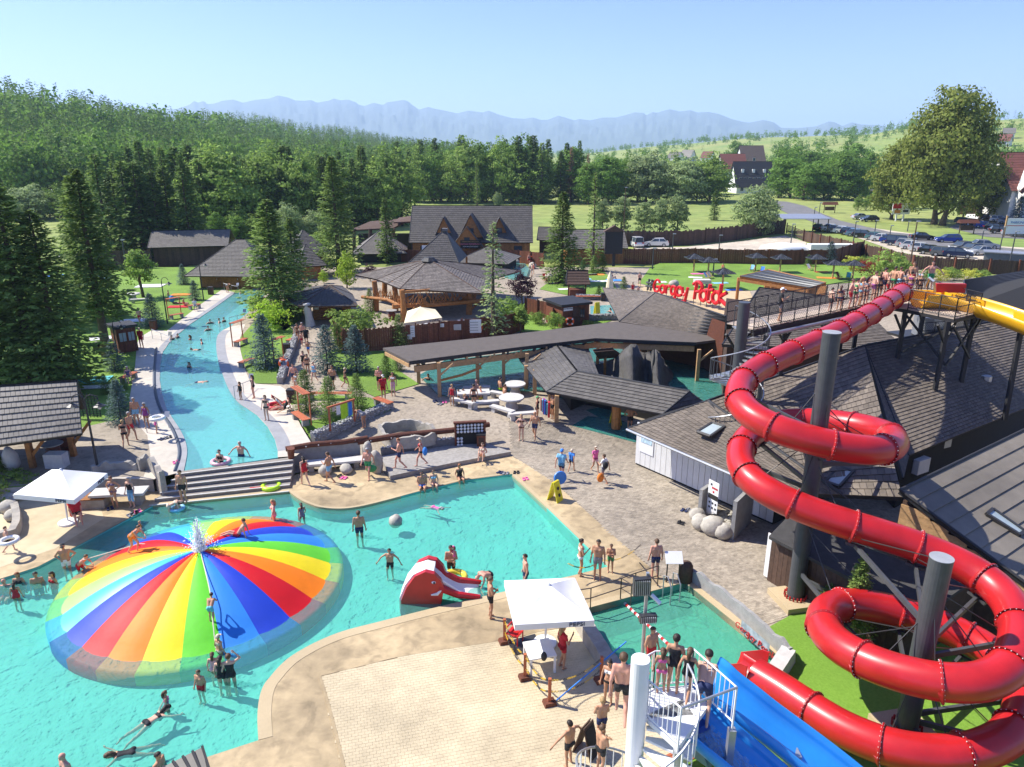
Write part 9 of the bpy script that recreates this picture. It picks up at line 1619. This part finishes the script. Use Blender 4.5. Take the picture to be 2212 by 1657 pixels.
# == houses
def far_house(lb, a0, a1, b, dep, wh, rh, kind='gable', wall=m_white, tile=m_tile, wins=(), style='c', name='village_house', oh=.6):
 o, W = house(name, lb, 'house', gnd(a0, b), gnd(a1, b), dep, wh, rh, oh, kind, wall, tile, style, .8, None, .6, front=False)
 for fx, z, w_, h_ in wins: window(o, (W * fx, -.03, z), w_, h_, (0, -1), m_white)
 return o, W
m_rtile = M('red_brown_tile', (.17, .06, .045), .8, .15, 2, rand=.1)
o, W = far_house('black chalet with white lower storey and many windows', 1590, 1668, 418, 12, 3.2, 9, wall=m_white, tile=m_black, wins=[(.15, 1.7, 1.2, 1.5), (.38, 1.7, 1.2, 1.5), (.62, 1.7, 1.2, 1.5), (.85, 1.7, 1.2, 1.5)])
for k in range(7): window(o, (W * (.12 + .126 * k), 1.1 + .6, 5.2), .9, 1.7, (0, -1), m_white);
for k in range(3): MB().box((W * (.2 + .3 * k), 3.6, 8.6), (1, 1, 1.4)).build('dormer', m_white, o, local=True)
far_house('brown-roofed villa with white gables behind the black chalet', 1560, 1610, 405, 14, 8, 7, tile=m_rtile, wins=[(.3, 5, 1.4, 1.8), (.7, 5, 1.4, 1.8)]); far_house('large villa with red-brown roofs above the black chalet', 1600, 1648, 395, 14, 11, 8, tile=M('brown_tile', (.10, .075, .06), .8), wins=[(.3, 8, 1.6, 2), (.7, 8, 1.6, 2), (.5, 12, 1.4, 1.6)])
o, W = far_house('white house with red roof edge and blue windows beyond the car park', 2172, 2260, 482, 16, 8, 8, tile=m_rtile)
gq = MB().prismv([V(1, -3, 8), V(14, -3, 8), V(7.5, -3, 15.5)], [V(1, 4, 8), V(14, 4, 8), V(7.5, 4, 15.5)]).build('front_gable', m_white, o, local=True); MB().box((7.5, .6, 4), (13, 7, 8)).build('front_wall', m_white, o, local=True)
for s in (-1, 1): MB().beam((7.5 + s * 7.6, -3.3, 7.2), (7.5, -3.3, 15.9), .8, .5, (0, 1, 0)).build('barge_board', m_rtile, o, local=True)
for x, z in ((4.5, 3.5), (9.5, 3.5), (7.5, 10)): window(o, (x, -3.05, z), 2.4, 2.6, (0, -1), M('blue_frame', (.05, .25, .45), .5))
far_house('grey weathered barn roof in the thicket across the road', 1832, 1882, 424, 9, 2.5, 3.2, tile=m_tile3, wall=m_conc)
for a0, a1, b, rh, lb, tl_ in [(1440, 1462, 352, 5, 'white village house on the valley edge', m_tile), (1468, 1490, 350, 6, 'village house with grey roof behind the willow clump', m_tile3), (1512, 1532, 352, 5, 'village house with red-brown roof in the valley', m_rtile), (2150, 2178, 318, 5, 'house with brown roof on the field slope', m_rtile), (2165, 2190, 300, 4, 'small house high on the field slope', m_tile3), (306, 344, 290, 9, 'dark-roofed chalet high in the wooded hill', m_tile)]: far_house(lb, a0, a1, b, 10, 5, rh, tile=tl_, wins=[(.3, 3, 1.5, 1.8), (.7, 3, 1.5, 1.8)])
# campsite
for i, (a, b) in enumerate([(92, 446), (120, 444), (146, 442), (180, 448), (215, 450), (250, 447), (285, 444), (100, 462), (130, 466)]):
 q = gnd(a, b); o = thing('caravan', 'white caravan at the campsite, %s' % ('by the hill edge', 'next to the hill edge one', 'before the willow trees', 'behind the tall spruces', 'in the middle of the row', 'past the middle', 'last by the grove', 'in front of the awning', 'beside the front one')[i], 'caravan', q, rng.uniform(-.3, .3)); MB().prismv([V(-3, -1.2, .5), V(3, -1.2, .5), V(3.1, -1.2, 1.5), V(2.6, -1.2, 2.7), V(-2.8, -1.2, 2.7), V(-3.1, -1.2, 1.5)], [V(-3, 1.2, .5), V(3, 1.2, .5), V(3.1, 1.2, 1.5), V(2.6, 1.2, 2.7), V(-2.8, 1.2, 2.7), V(-3.1, 1.2, 1.5)]).build('body', m_white, o, local=True); [MB().box((x, -1.22, 1.8), (1.0, .04, .6)).build('window', m_glass, o, local=True) for x in (-1.5, 1.5)]; [MB().tube([V(x, -1.1, .32), V(x, 1.1, .32)], .32, 12).build('wheel', m_rub, o, local=True) for x in (-.4,)]
aw = thing('white_marquee', 'long white marquee roof at the campsite', 'tent', gnd(110, 436)); q = gnd(110, 436); MB().prismv([q + V(-20, -3, 2.6), q + V(-20, 3, 2.6), q + V(-20, 0, 4)], [q + V(22, -3, 2.6), q + V(22, 3, 2.6), q + V(22, 0, 4)]).build('roof', m_canv, aw); [post(aw, q + V(x, -2.8, 0), 2.7, .15, m_white) for x in (-19, -10, 0, 10, 21)]
# scattered shrubs in the garden
for i, (k, a, b, t, lb) in enumerate([('lbush', 545, 660, 640, 'lime shrub under the big spruce trunk'), ('sap1', 590, 650, 620, 'dark little spruce under the big spruce'), ('bush', 635, 665, 640, 'green bush beside the polygonal hut eave'), ('sap0', 560, 720, 700, 'tiny spruce on the strip lawn'), ('bush', 742, 700, 672, 'green bush against the hut log wall'), ('sap0', 730, 760, 700, 'light spruce at the fence corner'), ('blue0', 733, 700, 655, 'small blue spruce in front of the log hut'), ('bush', 905, 735, 705, 'slim bush against the plank fence'), ('sap0', 943, 738, 715, 'small sapling at the plank fence'), ('sap1', 835, 815, 765, 'dark spruce beside the pergola end'), ('bush', 1160, 700, 672, 'low bush by the garden fence'), ('bush', 1090, 690, 640, 'bush at the pavilion corner behind the larch'), ('sap1', 660, 590, 560, 'small spruce by the timber cabin'), ('lime', 700, 612, 585, 'lime bush beside the timber cabin'), ('bush', 1268, 708, 690, 'small shrub at the first-aid hut corner'), ('sap1', 1260, 586, 560, 'small spruce left of the thin spruce trunk'), ('bush', 1000, 600, 575, 'bush between pavilion and low gazebo'), ('sap0', 270, 842, 818, 'tiny fir by the red bench'), ('ybush', 40, 1030, 1012, 'yellowish juniper behind the white parasol'), ('bush', 2050, 596, 575, 'hedge plant beside the parking fence middle'), ('sap1', 1745, 575, 550, 'little spruce at the lawn fence')]):
 plant(k, a, b, t, lb.replace(' left of', ' next to'), None, 1.2, 'shrub')
